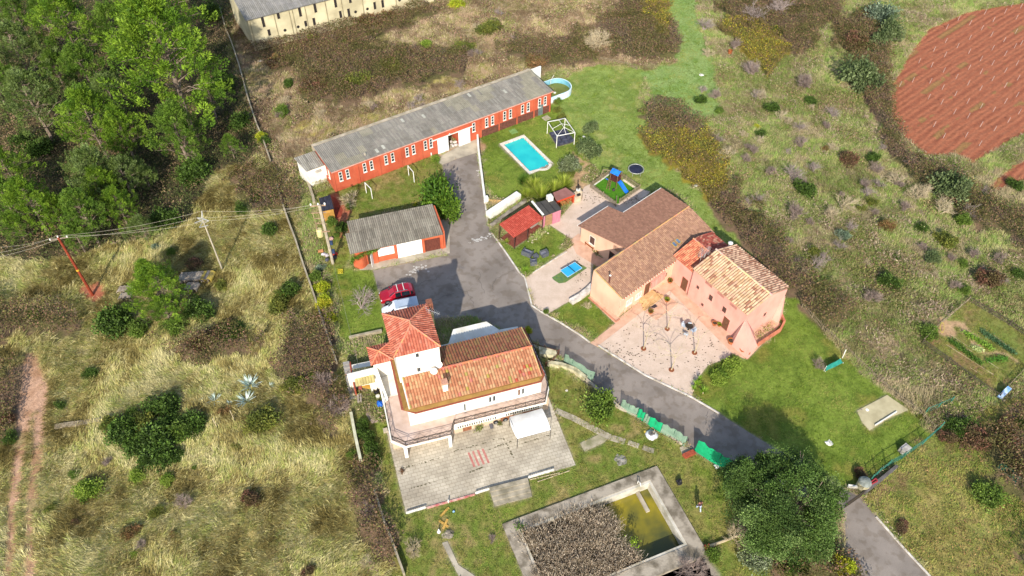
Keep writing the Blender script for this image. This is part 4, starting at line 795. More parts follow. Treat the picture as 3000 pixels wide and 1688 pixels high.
# main block front
for cx, cy in [(790, 985), (920, 895)]:
    u, z = WP(PF, .35, R6(cx, cy)); window(hp, PF, u-.5, u+.5, max(.9, z-.45), max(1.8, z+.45), .35, glass=mat('pale_pane', 'a8a8a0', 'c0bcb0', 1, .3), frame=M_WHITE, vert=1)
u, z = WP(PF, .35, R6(1030, 850)); window(hp, PF, u-.45, u+.45, .75, 2.7, .35, glass=M_SHUT, frame=M_BRICK, sill=False, name='front_door')
u2, z = WP(PF, .35, R6(1300, 610)); window(hp, PF, u2-.3, u2+.3, z-.4, z+.4, .35, glass=M_WIN_D, frame=M_PINK)
u3, z = WP(PF, .35, R6(1225, 610)); window(hp, PF, u3-1.0, u3-.2, z-.2, z+.2, .35, glass=M_PINK, frame=M_WHITE, sill=False)
m = MB(); ud = WP(PF, .35, R6(1110, 760))[0]; m.fbox(PF, ud-.6, ud+2.1, .0, .34, 2.75, 2.88); m.fbox(PF, ud-.6, ud+2.1, -.02, .06, 1.6, 2.75); obj('striped_awning', m, mat('awning_cloth', 'cc7c6c', 'd89c8c', 9, .8, stretch=(1, 1, .05)), hp)
for i in range(3): m = MB(); m.fbox(PF, u-1.2-.3*i, u+1.3+.3*i, -.4-.4*i, -.001-.4*i if i else .34, .02+.001*i, .6-.2*i); obj('front_step', m, mat('ochre_steps', 'cca878', 'b48f60', 1.5, .85), hp)
m = MB(); m.fbox(PF, u-1.9, u+2.4, -3.2, -1.35, .02, .07); obj('step_landing', m, M_PAVE, hp)
# west side windows
def wpv(parent, F, v_, r, cx, cy, wd, ht, **kw): a, z = WP(F, v_, r(cx, cy)); return window(parent, F, a-wd/2, a+wd/2, z-ht/2, z+ht/2, v_, **kw)
v, z = WP(PF, 6.2, R6(270, 95), 'u'); window(hp, PF, v-.45, v+.45, 1.0, 2.3, 6.2, axis='v', glass=M_WIN_D)
v, z = WP(PF, 6.2, R6(555, 300), 'u'); fr_ = window(hp, PF, v-.5, v+.5, .1, 2.1, 6.2, axis='v', glass=M_DARK, frame=M_BRICK, sill=False, name='side_door')
# skylights, flue, vents, aerial
for cx, cy in [(790, 514), (815, 492)]:
    p = R3(cx, cy, 4.55); a, b = PF.inv(p); m = MB(); A2 = [PF.p(a+i, b+j, zr(b+j)+.05) for i, j in ((-.3, -.42), (.3, -.42), (.3, .42), (-.3, .42))]; m.loft(A2, [q+np.array([0, 0, .07]) for q in A2]); fo = obj('skylight_frame', m, mat('ochre_metal', 'b0904c', '98783c', 3, .6), hp)
    m = MB(); A2 = [PF.p(a+i, b+j, zr(b+j)+.122) for i, j in ((-.2, -.32), (.2, -.32), (.2, .32), (-.2, .32))]; m.loft(A2, [q+np.array([0, 0, .01]) for q in A2]); obj('skylight_glass', m, mat('sky_glass', '4c5c74', '6c7c90', 1, .1, spec=.6), fo)
p = R3(328, 805, 4.0); a, b = PF.inv(p); m = MB(); c = PF.p(.25, b, zr(b)); m.tube(c, c+[0, 0, 1.25], .09); fl = obj('flue', m, mat('rust_flue', '6c3a34', '502c28', 4, .5), hp); m = MB(); m.lathe(c+np.array([0, 0, 1.26]), [(.15, 0), (.15, .04), (.04, .14)], 10); obj('cowl', m, M_WHITE, fl)
p = EF.p(16.4, -1.6, 5.55); m = MB(); m.lathe(p-np.array([0, 0, .5]), [(.2, 0), (.2, .6), (.32, .62), (.32, .72), (.1, .85)], 12); obj('round_vent', m, M_WHITE, eo)
aerial(mo, EF.p(11.3, -1.4, 4.7), 1.3, radians(75), 9); aerial(mo, EF.p(11.9, -1.5, 4.8), 1.5, radians(60), 8)

# ================================================================ SWIMMING POOLS
M_TURQ = mat('turquoise_water', '1ca6aa', '2cbab4', .35, .1, bump=.25, bscale=2.2, spec=.5)
def ringp(O, I, z0, z1):
    n = len(O); mb = MB(); vs = []
    for P, z in ((O, z1), (I, z1), (O, z0), (I, z0)): vs += [(p[0], p[1], z) for p in P]
    fs = []
    for i in range(n): j = (i+1) % n; fs += [(i, j, n+j, n+i), (2*n+i, 2*n+j, j, i), (n+i, n+j, 3*n+j, 3*n+i)]
    return mb.add(vs, fs)
arcO = [(2.95+1.35*cos(t), .72+1.2*sin(t)) for t in np.linspace(pi*1.18, pi*1.98, 9)]; arcI = [(2.95+.92*cos(t), .72+.78*sin(t)) for t in np.linspace(pi*1.18, pi*1.98, 9)]
SO = [(0, 0)]+arcO+[(sw_u, .35), (sw_u, sw_v), (0, sw_v)]; SI = [(.42, .6)]+arcI+[(sw_u-.42, .75), (sw_u-.42, sw_v-.42), (.42, sw_v-.42)]
sp_ = root('swimming_pool', SF.p(2.2, 4.3), 'rectangular turquoise swimming pool with pale coping and rounded steps', 'swimming pool')
SO = [SF.p(*q) for q in SO]; SI = [SF.p(*q) for q in SI]
obj('coping', ringp(SO, SI, -.2, .08), mat('pool_coping', 'd8cfc0', 'c4b8a4', 1.5, .8), sp_)
m = MB(); m.poly([(p[0], p[1], -.14) for p in SI]); obj('water', m, M_TURQ, sp_)
m = MB(); m.poly([(p[0], p[1], -.199) for p in SO]); obj('basin', m, M_WHITE, sp_)
m = MB()
for k, r in enumerate((.45, .65)): m.path([SF.p(2.95+r*cos(t), .72+r*.85*sin(t), -.125) for t in np.linspace(pi*1.0, pi*2.05, 9)], .02, 4)
obj('step_edge', m, M_WHITE, sp_)
# big old basin
bi = lambda x, y: BF.inv(RS(x, y)); a_, b_, c2_ = bi(1025, 1112), bi(1975, 772), bi(2262, 1222)
iu0, iv0, iu1, iv1 = a_[0], (a_[1]+b_[1])/2, (b_[0]+c2_[0])/2, -19.
bu1 = BF.inv(G(1923.9, 1367.9))[0]; 
bp = root('old_basin', BF.p(9, -8), 'large old concrete basin holding green water and dead reeds', 'basin')
O_ = [BF.p(0, 0), BF.p(0, -20), BF.p(bu1, -20), BF.p(bu1, 0)]; I_ = [BF.p(iu0, iv0), BF.p(iu0, iv1), BF.p(iu1, iv1), BF.p(iu1, iv0)]
ex = BF.inv(RS(1690, 1449)); 
sv = BF.inv(RS(2255, 1230))[1]
O_ = [BF.p(0, 0), BF.p(0, sv-1.6), BF.p(bu1, sv-1.6), BF.p(bu1, 0)]; iv1 = sv; I_ = [BF.p(iu0, iv0), BF.p(iu0, iv1), BF.p(iu1, iv1), BF.p(iu1, iv0)]
I2 = [BF.p(iu0+.28, iv0-.28), BF.p(iu0+.28, iv1+.28), BF.p(iu1-.28, iv1+.28), BF.p(iu1-.28, iv0-.28)]
M_OLDC = mat('weathered_concrete', 'a09482', '6c6252', .9, .95, bump=.6, bscale=6, detail=10, lo=.42, hi=.62)
obj('walkway', ringp(O_, I_, -.3, .22), M_OLDC, bp)
obj('inner_wall', ringp(I_, I2, -2.2, .16), mat('pale_basin_wall', 'c8c0b0', '9c9480', .9, .9, bump=.2), bp)
m = MB(); m.poly([(p[0], p[1], -2.19) for p in I_]); obj('basin_floor', m, M_OLDC, bp)
wm = mat('murky_water', '8c7e1e', '4c4e26', .23, .08, detail=3, spec=.5, lo=.4, hi=.6); m = MB(); wa = 1.15; I3 = [BF.p(iu0+.281, iv0-.281), BF.p(iu0+.281, iv1+.281), BF.p(iu1-.281, iv1+.281), BF.p(iu1-.281, iv0-.281)]; m.poly([(p[0], p[1], -wa) for p in I3]); obj('water', m, wm, bp)
m = MB(); m.fbox(BF, iu1-1.75, iu1-1.35, iv0-2.7, iv0-.29, -1.5, -.9); obj('diving_plinth', m, M_CONC, bp)
m = MB(); q = BF.p(iu1-1.5, iv0+.1, .2); m.path([q, q+[0, 0, .6], q+[.15, -.3, .75], q+[.25, -.6, .5]], .05, 6); obj('white_ladder_rail', m, M_WHITE, bp)
umid = BF.inv(RS(1640, 960))[0]
def reeds():
    n = 30000; u = rng.uniform(iu0+.4, umid+1.2, n); v = rng.uniform(iv1+.4, iv0-.45, n); k = u < umid+.5*np.sin(v*1.3)+.8*(v < -6); u, v = u[k], v[k]; n = len(u)
    P = np.array([BF.p(a, b, -wa) for a, b in zip(u, v)]); cl = fbm(P[:, 0], P[:, 1], .9, 5); th = cl*14+rng.normal(size=n)*.8; e = rng.uniform(.75, 1.5, n); Dv = np.stack([np.cos(th)*np.cos(e), np.sin(th)*np.cos(e), np.sin(e)], -1)
    C = pal(['a4947c', '94846a', 'b8a890', '786852', 'cabca4'], n); L = rng.uniform(1.1, 2.3, n); L = L*(.8+.4*cl)
    cards('dead_reeds', P, Dv, perp(Dv), L, rng.uniform(.02, .055, n), C, M_DRY, mid=.7, kind='stuff', label='dead brown reeds filling the left half of the old basin', cat='reeds')
    T = P+Dv*L[:, None]*.85; i = rng.random(n) < .6; T = T[i]; D2 = unit(Dv[i]+rng.normal(size=(len(T), 3))*.5); cards('reed_plumes', T, D2, perp(D2), rng.uniform(.15, .4, len(T)), .055, pal(['b8a48c', 'a8947c', 'ccbca4', '94806c'], len(T)), M_DRY, kind='stuff', label='feathery tan plumes of the dead reeds in the old basin', cat='reeds')
reeds()
ivy('basin_weed', [BF.p(1.2, -.9, .3), BF.p(1.9, -1.1, .3)], 200, .22, GREENS, label='small green weed growing over the top left corner of the old basin', cat='weed')
ivy('water_weed', [BF.p(umid+.9, -6.6, -1.0), BF.p(umid+1.1, -7.4, -1.0)], 130, .2, ['7c9424', '8ca42c'], label='bright green weed between the dead reeds and the murky water', cat='weed')
# round splash pool behind the red building
rp = root('splash_pool', RF.p(38, 5), 'raised oval pool of pale blue panels half full of green water', 'pool')
oc = []; 
for t in np.linspace(-pi/2, pi/2, 12): oc.append((38.9+2.1*cos(t), 4.0+2.3*sin(t)))
oc = [(34.7, 1.7)]+oc+[(34.7, 6.3)]; oi = [(a+(38-a)*.045, b+(4-b)*.05) for a, b in oc]
obj('panel_wall', ringp([RF.p(*q) for q in oc], [RF.p(*q) for q in oi], 0, 1.2), mat('pool_panel', 'dce4e4', 'b4ccd0', 1, .5), rp)
oj = [(a+(38-a)*.06, b+(4-b)*.07) for a, b in oc]; oi2 = [(a+(38-a)*.0462, b+(4-b)*.0515) for a, b in oc]
obj('blue_liner', ringp([RF.p(*q) for q in oi2], [RF.p(*q) for q in oj], .3, 1.18), mat('blue_liner', '88b4bc', '5c9cb0', .8, .5), rp)
m = MB(); m.poly([RF.p(a, b, .32) for a, b in oi2]); obj('water', m, mat('algae_water', '5c6420', '727430', .8, .15), rp)
m = MB(); q = RF.p(38.6, 6.0, 1.2); m.tube(q, q+[0.5, .2, .9], .04); m.tube(RF.p(38.6, 6.0, .5), q, .04); obj('pool_ladder', m, M_WHITE, rp)
q = RF.p(37.8, 3.6, .34); m = MB(); m.lathe(q, [(.22, 0), (.24, .08), (.1, .12)], 12); tag(obj('pool_float', m, M_WHITE), 'white round float on the green water of the raised oval pool', 'float')
m = MB(); m.fbox(RF, 33.4, 38.3, 8.6, 8.85, 0, 2.6); obj('pool_wall', m, M_WALLW, None, 'tall white garden wall behind the raised oval pool', 'wall')

# ================================================================ PERGOLA, SUN DECK
pg = root('metal_pergola', (7.0, 99, 0), 'white metal pergola frame without a cover over stacked dark cushions', 'pergola')
PC = [reg(13.175, 1560, 330)(x, y, 2.3) for x, y in [(590, 360), (1260, 220), (1640, 770), (950, 905)]]; m = MB()
for i in range(4): m.bar(PC[i], PC[(i+1) % 4], .09, .09)
obj('top_beam', m, M_WHITE, pg)
for q in PC: m = MB(); m.bar((q[0], q[1], 0), (q[0], q[1], 2.25), .1, .1); obj('post', m, M_WHITE, pg)
cc = sum(PC)/4; cc[2] = 2.95; r1 = cc+(PC[0]+PC[1]-PC[2]-PC[3])/8*[1, 1, 0]; r2 = cc-(PC[0]+PC[1]-PC[2]-PC[3])/8*[1, 1, 0]; m = MB(); m.bar(r1, r2, .05, .05)
for q, t in ((PC[0], r1), (PC[1], r1), (PC[2], r2), (PC[3], r2), ((PC[0]+PC[3])/2, (r1+r2)/2), ((PC[1]+PC[2])/2, (r1+r2)/2), ((PC[2]+PC[3])/2, r2)): m.bar(q, t, .045, .045)
obj('roof_brace', m, M_WHITE, pg)
base = [reg(13.175, 1560, 330)(x, y) for x, y in [(640, 800), (1300, 640), (1560, 1150), (960, 1310)]]; m = MB(); m.prism(base, 0, .12); obj('sun_deck', m, mat('slate_deck', '4a4450', '3a3644', 1.2, .7), None, 'dark slate deck under the white pergola frame', 'deck')
bu = base[1]-base[0]; bv = base[3]-base[0]
for i in range(5):
    for j in range(3):
        m = MB(); t0 = (.06+.19*i, .05+.32*j); P = [base[0]+bu*(t0[1]+a)+bv*(t0[0]+b) for a, b in ((0, 0), (.29, .02), (.29, .16), (0.01, .15))]
        P = [p+rng.normal(size=3)*.04 for p in P]; m.prism(P, .125, .125+rng.uniform(.12, .3)); tag(obj('lounge_cushion', m, mat('navy_cushion', '33353f', '4a4c5a', 2, .75)), 'dark grey blue cushion piled on the deck under the white pergola', 'cushion', 'cushions under the pergola')
m = MB(); m.prism([reg(13.175, 1560, 330)(x, y) for x, y in [(350, 210), (560, 110), (720, 240), (500, 330)]], 0, .1); obj('concrete_slab', m, M_CONC, None, 'small grey concrete step slab in the grass beside the slate grey door', 'slab')
m = MB(); m.prism([R4(x, y) for x, y in [(290, 655), (345, 635), (382, 670), (320, 690)]], 0, .06); obj('pool_hatch', m, mat('green_hatch', '7c9c5c', '6c8c50', 2, .7), None, 'square green hatch in the lawn above the turquoise pool', 'hatch')

# ================================================================ HUTS AND TERRACE
HZ = {}
hut = root('bbq_shelter', (1.2, 77, 0), 'open shelter with bright red tiled sheet roof on dark posts', 'shelter')
rp4 = [np.array(q) for q in [(.16, 74.5, 2.35), (4.23, 78.4, 2.35), (2.2, 80.5, 2.85), (-1.87, 76.55, 2.85)]]
def frect(P):
    a = P[0]; e = unit(P[1]-a); n = unit(np.cross(e, P[2]-a)); d = np.cross(n, e); return [a, P[1], P[1]+d*((P[2]-P[1])@d), a+d*((P[3]-a)@d)]
rp4 = frect(rp4)
roof('roof', rp4, hut, .24, .4, .06, .05, ('a84838', 'b05040', 'a04032'), jit=.05)
m = MB(); m.tube((-1.92+.05, 76.6, 0), (-1.92+.05, 76.6, 2.7), .07); m.tube((2.05, 76.45, 0), (2.05, 76.45, 2.3), .08); m.tube((4.1, 78.2, 0), (4.1, 78.2, 2.3), .07); m.tube((.25, 74.75, 0), (.25, 74.75, 2.3), .07); m.tube((2.2, 80.3, 0), (2.2, 80.3, 2.75), .07)
for q in [((-1.87, 76.6), 2.65), ((2.05, 76.45), 2.25), ((4.1, 78.2), 2.25), ((.25, 74.75), 2.25)]: pass
obj('post', m, mat('dark_timber', '4a3028', '36221c', 4, .8), hut)
m = MB(); m.prism([(.15, 74.9), (4.3, 78.9), (2.3, 80.6), (-1.7, 76.8)], .015, .1); obj('brick_floor', m, mat('brick_floor', '7c4436', '663426', 2.2, .9), hut)
m = MB(); m.box((2.9, 79.4, .1), 1.4, .6, .85, radians(44)); obj('counter', m, mat('grey_counter', '9c9488', '847c70', 2, .8), hut)
hk = root('kitchen_hut', (4.7, 80.3, 0), 'small pink walled hut with flat black felt roof beside the red shelter', 'hut')
K4 = [np.array(q) for q in [(4.24, 78.7, 2.4), (6.8, 80.2, 2.4), (5.6, 82.4, 2.5), (2.75, 81.2, 2.5)]]
m = MB(); m.loft(K4, [q+np.array([0, 0, .08]) for q in K4]); obj('roof', m, mat('black_felt', '3c3834', '4a4640', .8, .85), hk)
for t in (.35, .68): m = MB(); a = K4[0]*(1-t)+K4[1]*t; b = K4[3]*(1-t)+K4[2]*t; m.bar(a+[0, 0, .1], b+[0, 0, .1], .06, .05); obj('felt_seam', m, flat('felt_dark', '242220'), hk)
M_PK = mat('pink_wood', 'c07c88', 'b06c7a', 3, .8, stretch=(3, 3, .3)); m = MB()
m.prism([(5.6, 79.72), (6.72, 80.35), (6.65, 80.47), (5.53, 79.84)], 0, 2.38); m.prism([(6.72, 80.38), (6.6, 80.55), (5.55, 82.2), (5.5, 82.1)], 0, 2.38); m.prism([(4.3, 78.95), (4.5, 79.07), (4.44, 79.17), (4.24, 79.05)], 0, 2.38); m.bar((4.3, 78.9, 2.33), (6.75, 80.33, 2.33), .08, .14); obj('wall', m, M_PK, hk)
m = MB(); m.prism([(4.35, 79.1), (6.5, 80.4), (5.6, 81.9), (3.1, 80.9)], .02, .07); obj('floor', m, mat('ochre_floor', 'c0986c', 'a88058', 2, .9), hk)
m = MB(); m.bar((2.62, 81.5, 2.75), (4.2, 78.9, 2.55), .3, .08); obj('ledge', m, M_WHITE, hk)
p = G(*[1440+1030/6.036, 560+130/6.036], 2.9); m = MB(); m.box((p[0], p[1]+.1, 2.4), .75, .75, .9, radians(25)); cb = obj('white_cowl', m, M_WHITE, hk); m = MB(); m.box((p[0]-.02, p[1]-.3, 3.0), .4, .03, .12, radians(25)); obj('slot', m, M_DARK, cb)
# log store and oven
ls = root('log_store', (7.4, 84.2, 0), 'low red fronted log store with mauve brown roof beside the kitchen hut', 'log store')
L4 = [np.array(q) for q in [(6.25, 82.9, 1.55), (8.95, 84.4, 1.55), (7.6, 85.6, 1.8), (5.6, 84.3, 1.8)]]; m = MB(); m.loft(L4, [q+np.array([0, 0, .06]) for q in L4]); obj('roof', m, mat('mauve_sheet', '8c6058', '7a5048', 1, .8), ls)
m = MB(); m.prism([(6.2, 83.6), (8.5, 85.0), (8.42, 85.12), (6.12, 83.72)], 0, 1.52); obj('back_wall', m, mat('red_boards', 'b03c20', 'c04828', 2, .8), ls); m = MB(); m.prism([(6.2, 83.0), (6.35, 83.08), (6.15, 83.6), (6.02, 83.52)], 0, 1.5); m.prism([(8.7, 84.3), (8.85, 84.38), (8.6, 84.95), (8.45, 84.87)], 0, 1.5); obj('side_post', m, mat('red_boards', 'b03c20'), ls)
m = MB(); m.bar((6.3, 82.95, 1.42), (8.9, 84.4, 1.42), .1, .28); obj('red_fascia', m, mat('red_boards', 'b03c20'), ls)
for i in range(26):
    t = rng.random(); z = .08+.15*rng.integers(0, 6); c = np.array([6.55, 83.1, z])*(1-t)+np.array([8.5, 84.25, z])*t+[rng.normal()*.03, rng.normal()*.03, 0]; d = np.array([-.35, .55, 0])*rng.uniform(.6, .9)
    m = MB(); m.tube(c, c+d, rng.uniform(.06, .09), n=7); tag(obj('log', m, mat('cut_log', 'b07c48', '8c5a30', 6, .9)), 'cut log stacked under the mauve brown roof of the log store', 'log', 'logs in the log store')
ov = root('masonry_oven', (9.6, 84.6, 0), 'pale masonry outdoor oven with black flue at the right end of the log store', 'oven')
m = MB(); m.prism([(8.9, 84.2), (9.9, 84.7), (10.2, 85.6), (9.6, 86.1), (8.6, 85.2)], 0, 1.1); m.prism([(9.3, 84.9), (9.9, 85.2), (9.8, 85.9), (9.1, 85.4)], 1.1, 1.6); obj('body', m, mat('pale_masonry', 'c8b498', 'b09a80', 1.5, .9), ov)
m = MB(); m.box((9.5, 84.75, 1.102), .5, .3, .25, radians(27)); obj('oven_mouth', m, M_DARK, ov); m = MB(); m.tube((9.4, 85.4, 1.6), (9.4, 85.4, 2.7), .1); obj('flue', m, flat('black_flue', '24201e', .4), ov); m = MB(); m.lathe((9.4, 85.4, 1.61), [(.3, 0), (.26, .1)], 12); obj('flue_collar', m, M_WHITE, ov)
# garden lounge set
M_RAT = mat('grey_rattan', '5e6064', '4c4e52', 6, .7, bump=.3)
def lounge(c, rot, wd, label):
    F = Frame(c, rot); t = root('garden_armchair', c, label, 'armchair', 'grey armchairs on the small lawn'); m = MB(); m.fbox(F, -wd/2, wd/2, -.4, .4, 0, .38); obj('seat_base', m, M_RAT, t)
    m = MB(); m.fbox(F, -wd/2, wd/2, .41, .55, 0, .8); obj('backrest', m, M_RAT, t)
    for s_ in (-1, 1): m = MB(); a, b = sorted((s_*wd/2, s_*(wd/2+.14))); m.fbox(F, a+.002, b+.002, -.42, .55, 0, .62); obj('armrest', m, M_RAT, t)
    m = MB(); m.fbox(F, -wd/2+.02, wd/2-.02, -.38, .38, .382, .46); obj('seat_cushion', m, mat('grey_cushion', '7c7c84', '6c6c74', 3, .8), t)
lounge(Rh(640, 1080, .4)*[1, 1, 0], 152, 1.15, 'wide grey rattan armchair left of the square side table on the lawn')
lounge(Rh(925, 1100, .4)*[1, 1, 0], -60, .62, 'grey rattan armchair right of the square side table on the lawn')
lounge(Rh(742, 1240, .4)*[1, 1, 0], 185, .6, 'grey rattan armchair in front of the side table, nearest the road')
c = Rh(785, 1140, .3)*[1, 1, 0]; m = MB(); m.box(c, .65, .65, .38, radians(38)); obj('side_table', m, M_RAT, None, 'square grey rattan side table between three armchairs', 'side table')
# stepping stones
for k, (x, y) in enumerate([(650, 890), (725, 870), (765, 850), (795, 852), (845, 815), (890, 770), (905, 740), (930, 730), (1000, 745), (720, 910), (955, 715)]):
    p = Rh(x, y); m = MB(); m.blob(p, rng.uniform(.12, .2), k, .35, 8); tag(obj('edging_stone', m, mat('pale_stone', 'c8c09c', 'a89c7c', 3, .9)), 'small pale stone edging the lawn below the red shelter', 'stone', 'stones edging the lawn by the shelter')
# table tennis
tt = root('table_tennis_table', Rx if False else reg(14.49, 1600, 740)(1060, 800), 'blue table tennis table with white edges standing on a green net mat', 'table')
TT = [reg(14.49, 1600, 740)(x, y, .76) for x, y in [(590, 755), (1220, 392), (1545, 655), (915, 1050)]]; m = MB(); m.loft([q-np.array([0, 0, .04]) for q in TT], TT); obj('table_top', m, mat('blue_top', '2a9cc8', '3aa4cc', 1, .5), tt)
m = MB(); tp = [q+np.array([0, 0, .003]) for q in TT]
for i in range(4): a, b = tp[i], tp[(i+1) % 4]; d = unit(b-a); n = np.cross([0, 0, 1], d)*.045; s_ = 1 if np.dot(n, sum(tp)/4-a) > 0 else -1; m.poly([a, b, b+n*s_, a+n*s_])
obj('white_line', m, M_WHITE, tt)
a, b = (TT[0]+TT[1])/2, (TT[2]+TT[3])/2; m = MB(); m.bar(a+[0, 0, .07], b+[0, 0, .07], .03, .14); obj('net', m, mat('dark_net', '24506c', '1c4460'), tt)
ct = sum(TT)/4
for q in TT: m = MB(); g_ = q+(ct-q)*.3; m.tube((g_[0], g_[1], .02), (g_[0], g_[1], .72), .03); obj('leg', m, flat('leg_metal', '50545a', .5), tt)
m = MB(); m.poly([p+np.array([0, 0, .036]) for p in [reg(14.49, 1600, 740)(x, y) for x, y in [(240, 1070), (1300, 420), (1740, 660), (820, 1280), (550, 1320), (330, 1180)]]]); obj('green_mat', m, mat('green_net_mat', '4c6c44', '6c7c3c', 2.5, .9), None, 'faded green net mat spread under the blue table tennis table', 'mat')
# bench, kerbs of the lawns
bn_c = R6(235, 190, .4); F = Frame(bn_c*[1, 1, 0], -48); bt_ = root('garden_bench', bn_c*[1, 1, 0], 'brown wooden bench against the peach wall under a window', 'bench'); M_BW = mat('bench_wood', '8c5430', '744222', 5, .7)
m = MB(); m.fbox(F, -.8, .8, -.25, .22, .4, .46); obj('seat', m, M_BW, bt_); m = MB(); m.fbox(F, -.8, .8, .23, .29, .46, .95); obj('backrest', m, M_BW, bt_)
for u_ in (-.74, .68): 
    m = MB(); m.fbox(F, u_, u_+.06, -.24, -.18, 0, .395); obj('leg', m, M_BW, bt_); m = MB(); m.fbox(F, u_, u_+.06, .16, .22, 0, .395); obj('leg', m, M_BW, bt_); m = MB(); m.fbox(F, u_, u_+.06, -.25, .22, .6, .65); obj('armrest', m, M_BW, bt_)
def low_wall(name, pts, wd, h, mt, label, cat): return obj(name, strip('', pts, wd, h, None), mt, None, label, cat)
low_wall('garden_wall', px((1421, 597), (1402, 448), (1399, 405)), .28, .9, M_WALLW, 'narrow white wall between the driveway and the pool lawn', 'wall')
low_wall('garden_wall', [Rh(-60, 480), Rh(480, 120)], .95, 1.0, M_WALLW, 'thick white diagonal wall between the pool lawn and the red roofed shelter', 'wall')
low_wall('retaining_wall', [Rh(-10, 640), Rh(330, 390), Rh(620, 190)], .5, .5, M_OLDC, 'old grey stone wall behind the red roofed shelter', 'wall')
low_wall('lawn_edging', [Rh(730, 1449), Rh(1170, 1170), Rh(1328, 1080)], .14, .1, M_CURB, 'white edging between the small lawn and the table tennis terrace', 'edging')
low_wall('rock_wall', [R6(-40, 1010), R6(100, 930), R6(200, 850), R6(270, 780)], .75, .55, mat('whitewashed_rock', 'd8d0c4', 'b0a698', 1.8, .95, bump=.8, bscale=4), 'rough whitewashed rock wall joining the corner of the pink house', 'wall')
low_wall('lawn_edging', [R6(210, 930), R6(600, 1272), R6(655, 1235)], .16, .12, mat('terracotta_edge', 'c08468', 'a87058', 2, .9), 'terracotta edging between the triangular lawn and the pink gable', 'edging')
low_wall('white_wall', [RE(845, 950), RE(930, 975)] if False else [Rgt(370, 398), Rgt(500, 418)], .2, .5, M_WALLW, 'short white wall beside the entrance gate pillar', 'wall')
# fan shaped timber steps below the pool lawn
fan = root('timber_steps', R4(120, 1380), 'fan of pale timber steps at the lower corner of the pool lawn', 'steps')
o_ = R4(100, 1325)
for k in range(7):
    a0 = radians(-2-k*9); L = 3.0-.12*k; p0 = np.array(o_)*[1, 1, 0]; e1 = p0+np.array([cos(a0)*L, sin(a0)*L, 0]); e2 = p0+np.array([cos(a0-.11)*L, sin(a0-.11)*L, 0]); m = MB(); m.prism([p0, e1, e2], 0, .5-.06*k); obj('step', m, mat('pale_timber', 'c8a874', 'b08c58', 3, .8), fan)
m = MB(); c = R4(80, 1330)*[1, 1, 0]; m.box(c, .5, .5, 1.1, radians(20)); obj('gate_pier', m, M_WALLW, None, 'short square white pier at the lower end of the driveway wall', 'pier')
# ================================================================ TREES AND SHRUBS
def dup(o, loc, rz=0., sc=1., label=None, sz=None):
    r = o.copy(); COL.objects.link(r); r.location = loc; r.rotation_euler = (0, 0, rz); r.scale = (sc, sc, sz or sc)
    if label: r['label'] = label
    for ch in list(o.children):
        c = ch.copy(); COL.objects.link(c); c.parent = r
        for g in ch.children: d = g.copy(); COL.objects.link(d); d.parent = c
    return r
M_BARK = mat('pale_bark', '8c7c6c', '6c5c4c', 3, .95, bump=.4); M_TWIG = mat('grey_twig', 'a4948c', '84746a', 2, .9); M_TWIGM = mat('mauve_twig', '968478', '7c6a60', 2, .9); M_TWIGP = mat('cream_twig', 'bcac8c', 'a08e70', 2, .9)
def branches(mb, p, d, L, r, lev, spread=.5, k=3, droop=0., R=random):
    q = p+d*L; q2 = p+d*L*.5+np.array([R.uniform(-1, 1), R.uniform(-1, 1), 0])*L*.06
    mb.tube(p, q2, r, r*.8, 4 if lev > 1 else 3); mb.tube(q2, q, r*.8, r*.6, 4 if lev > 1 else 3)
    if lev <= 0: return
    for i in range(k):
        n = unit(d+np.array([R.gauss(0, spread), R.gauss(0, spread), R.gauss(.05-droop, spread*.6)])); branches(mb, p+d*L*R.uniform(.45, 1.), n, L*R.uniform(.6, .85), r*.55, lev-1, spread, k, droop, R)
def pine_proto(name, H, Rr, n_f, seed, cols, label):
    g = np.random.default_rng(seed); rt = root(name, (0, 0, 0), label, 'tree', 'pines of the wood at top left'); tm = MB(); tm.path([(0, 0, 0), (.15, .1, H*.4), (0, .2, H*.75), (.1, 0, H*.96)], [.24, .18, .1, .03], 7)
    C = []; A = []
    for i in range(n_f):
        h = H*(.3+.7*g.random()**.8); rel = (h/H-.3)/.7; rad = Rr*(1-rel**1.7)*g.uniform(.35, 1.)+.15; az = g.uniform(0, 2*pi); lob = 1+.28*sin(az*3+seed)+.15*sin(az*5+seed*2); rad *= lob
        e = np.array([cos(az)*rad, sin(az)*rad, h]); C.append(e); A.append(unit(np.array([cos(az)*.55, sin(az)*.55, g.uniform(.35, 1.2)])))
        if i % 3 == 0: tm.path([(0, 0, max(h-rad*.45, H*.2)), e*[.5, .5, 1]-[0, 0, .35], e-[0, 0, .1]], [.06, .04, .015], 3)
    C = np.array(C); A = np.array(A); m_ = 90; P = np.repeat(C, m_, 0); X = np.repeat(A, m_, 0); n = len(P); t = g.random(n); rr = unit(g.normal(size=(n, 3))); FL = np.repeat(g.uniform(.7, 1.35, n_f), m_)
    P = P+X*(t*FL)[:, None]+rr*(.34*(1-t*.65)*FL)[:, None]; Dv = unit(X*.7+rr*1.0+[0, 0, .25]); base = pal(cols, n_f, jit=.1); Cc = np.repeat(base, m_, 0)*(1+g.normal(size=(n, 1))*.16).clip(.5, 1.6)
    obj('trunk', tm, M_BARK, rt); cards('crown', P, Dv, perp(Dv), g.uniform(.16, .34, n), g.uniform(.06, .11, n), Cc, M_LEAF, parent=rt); return rt
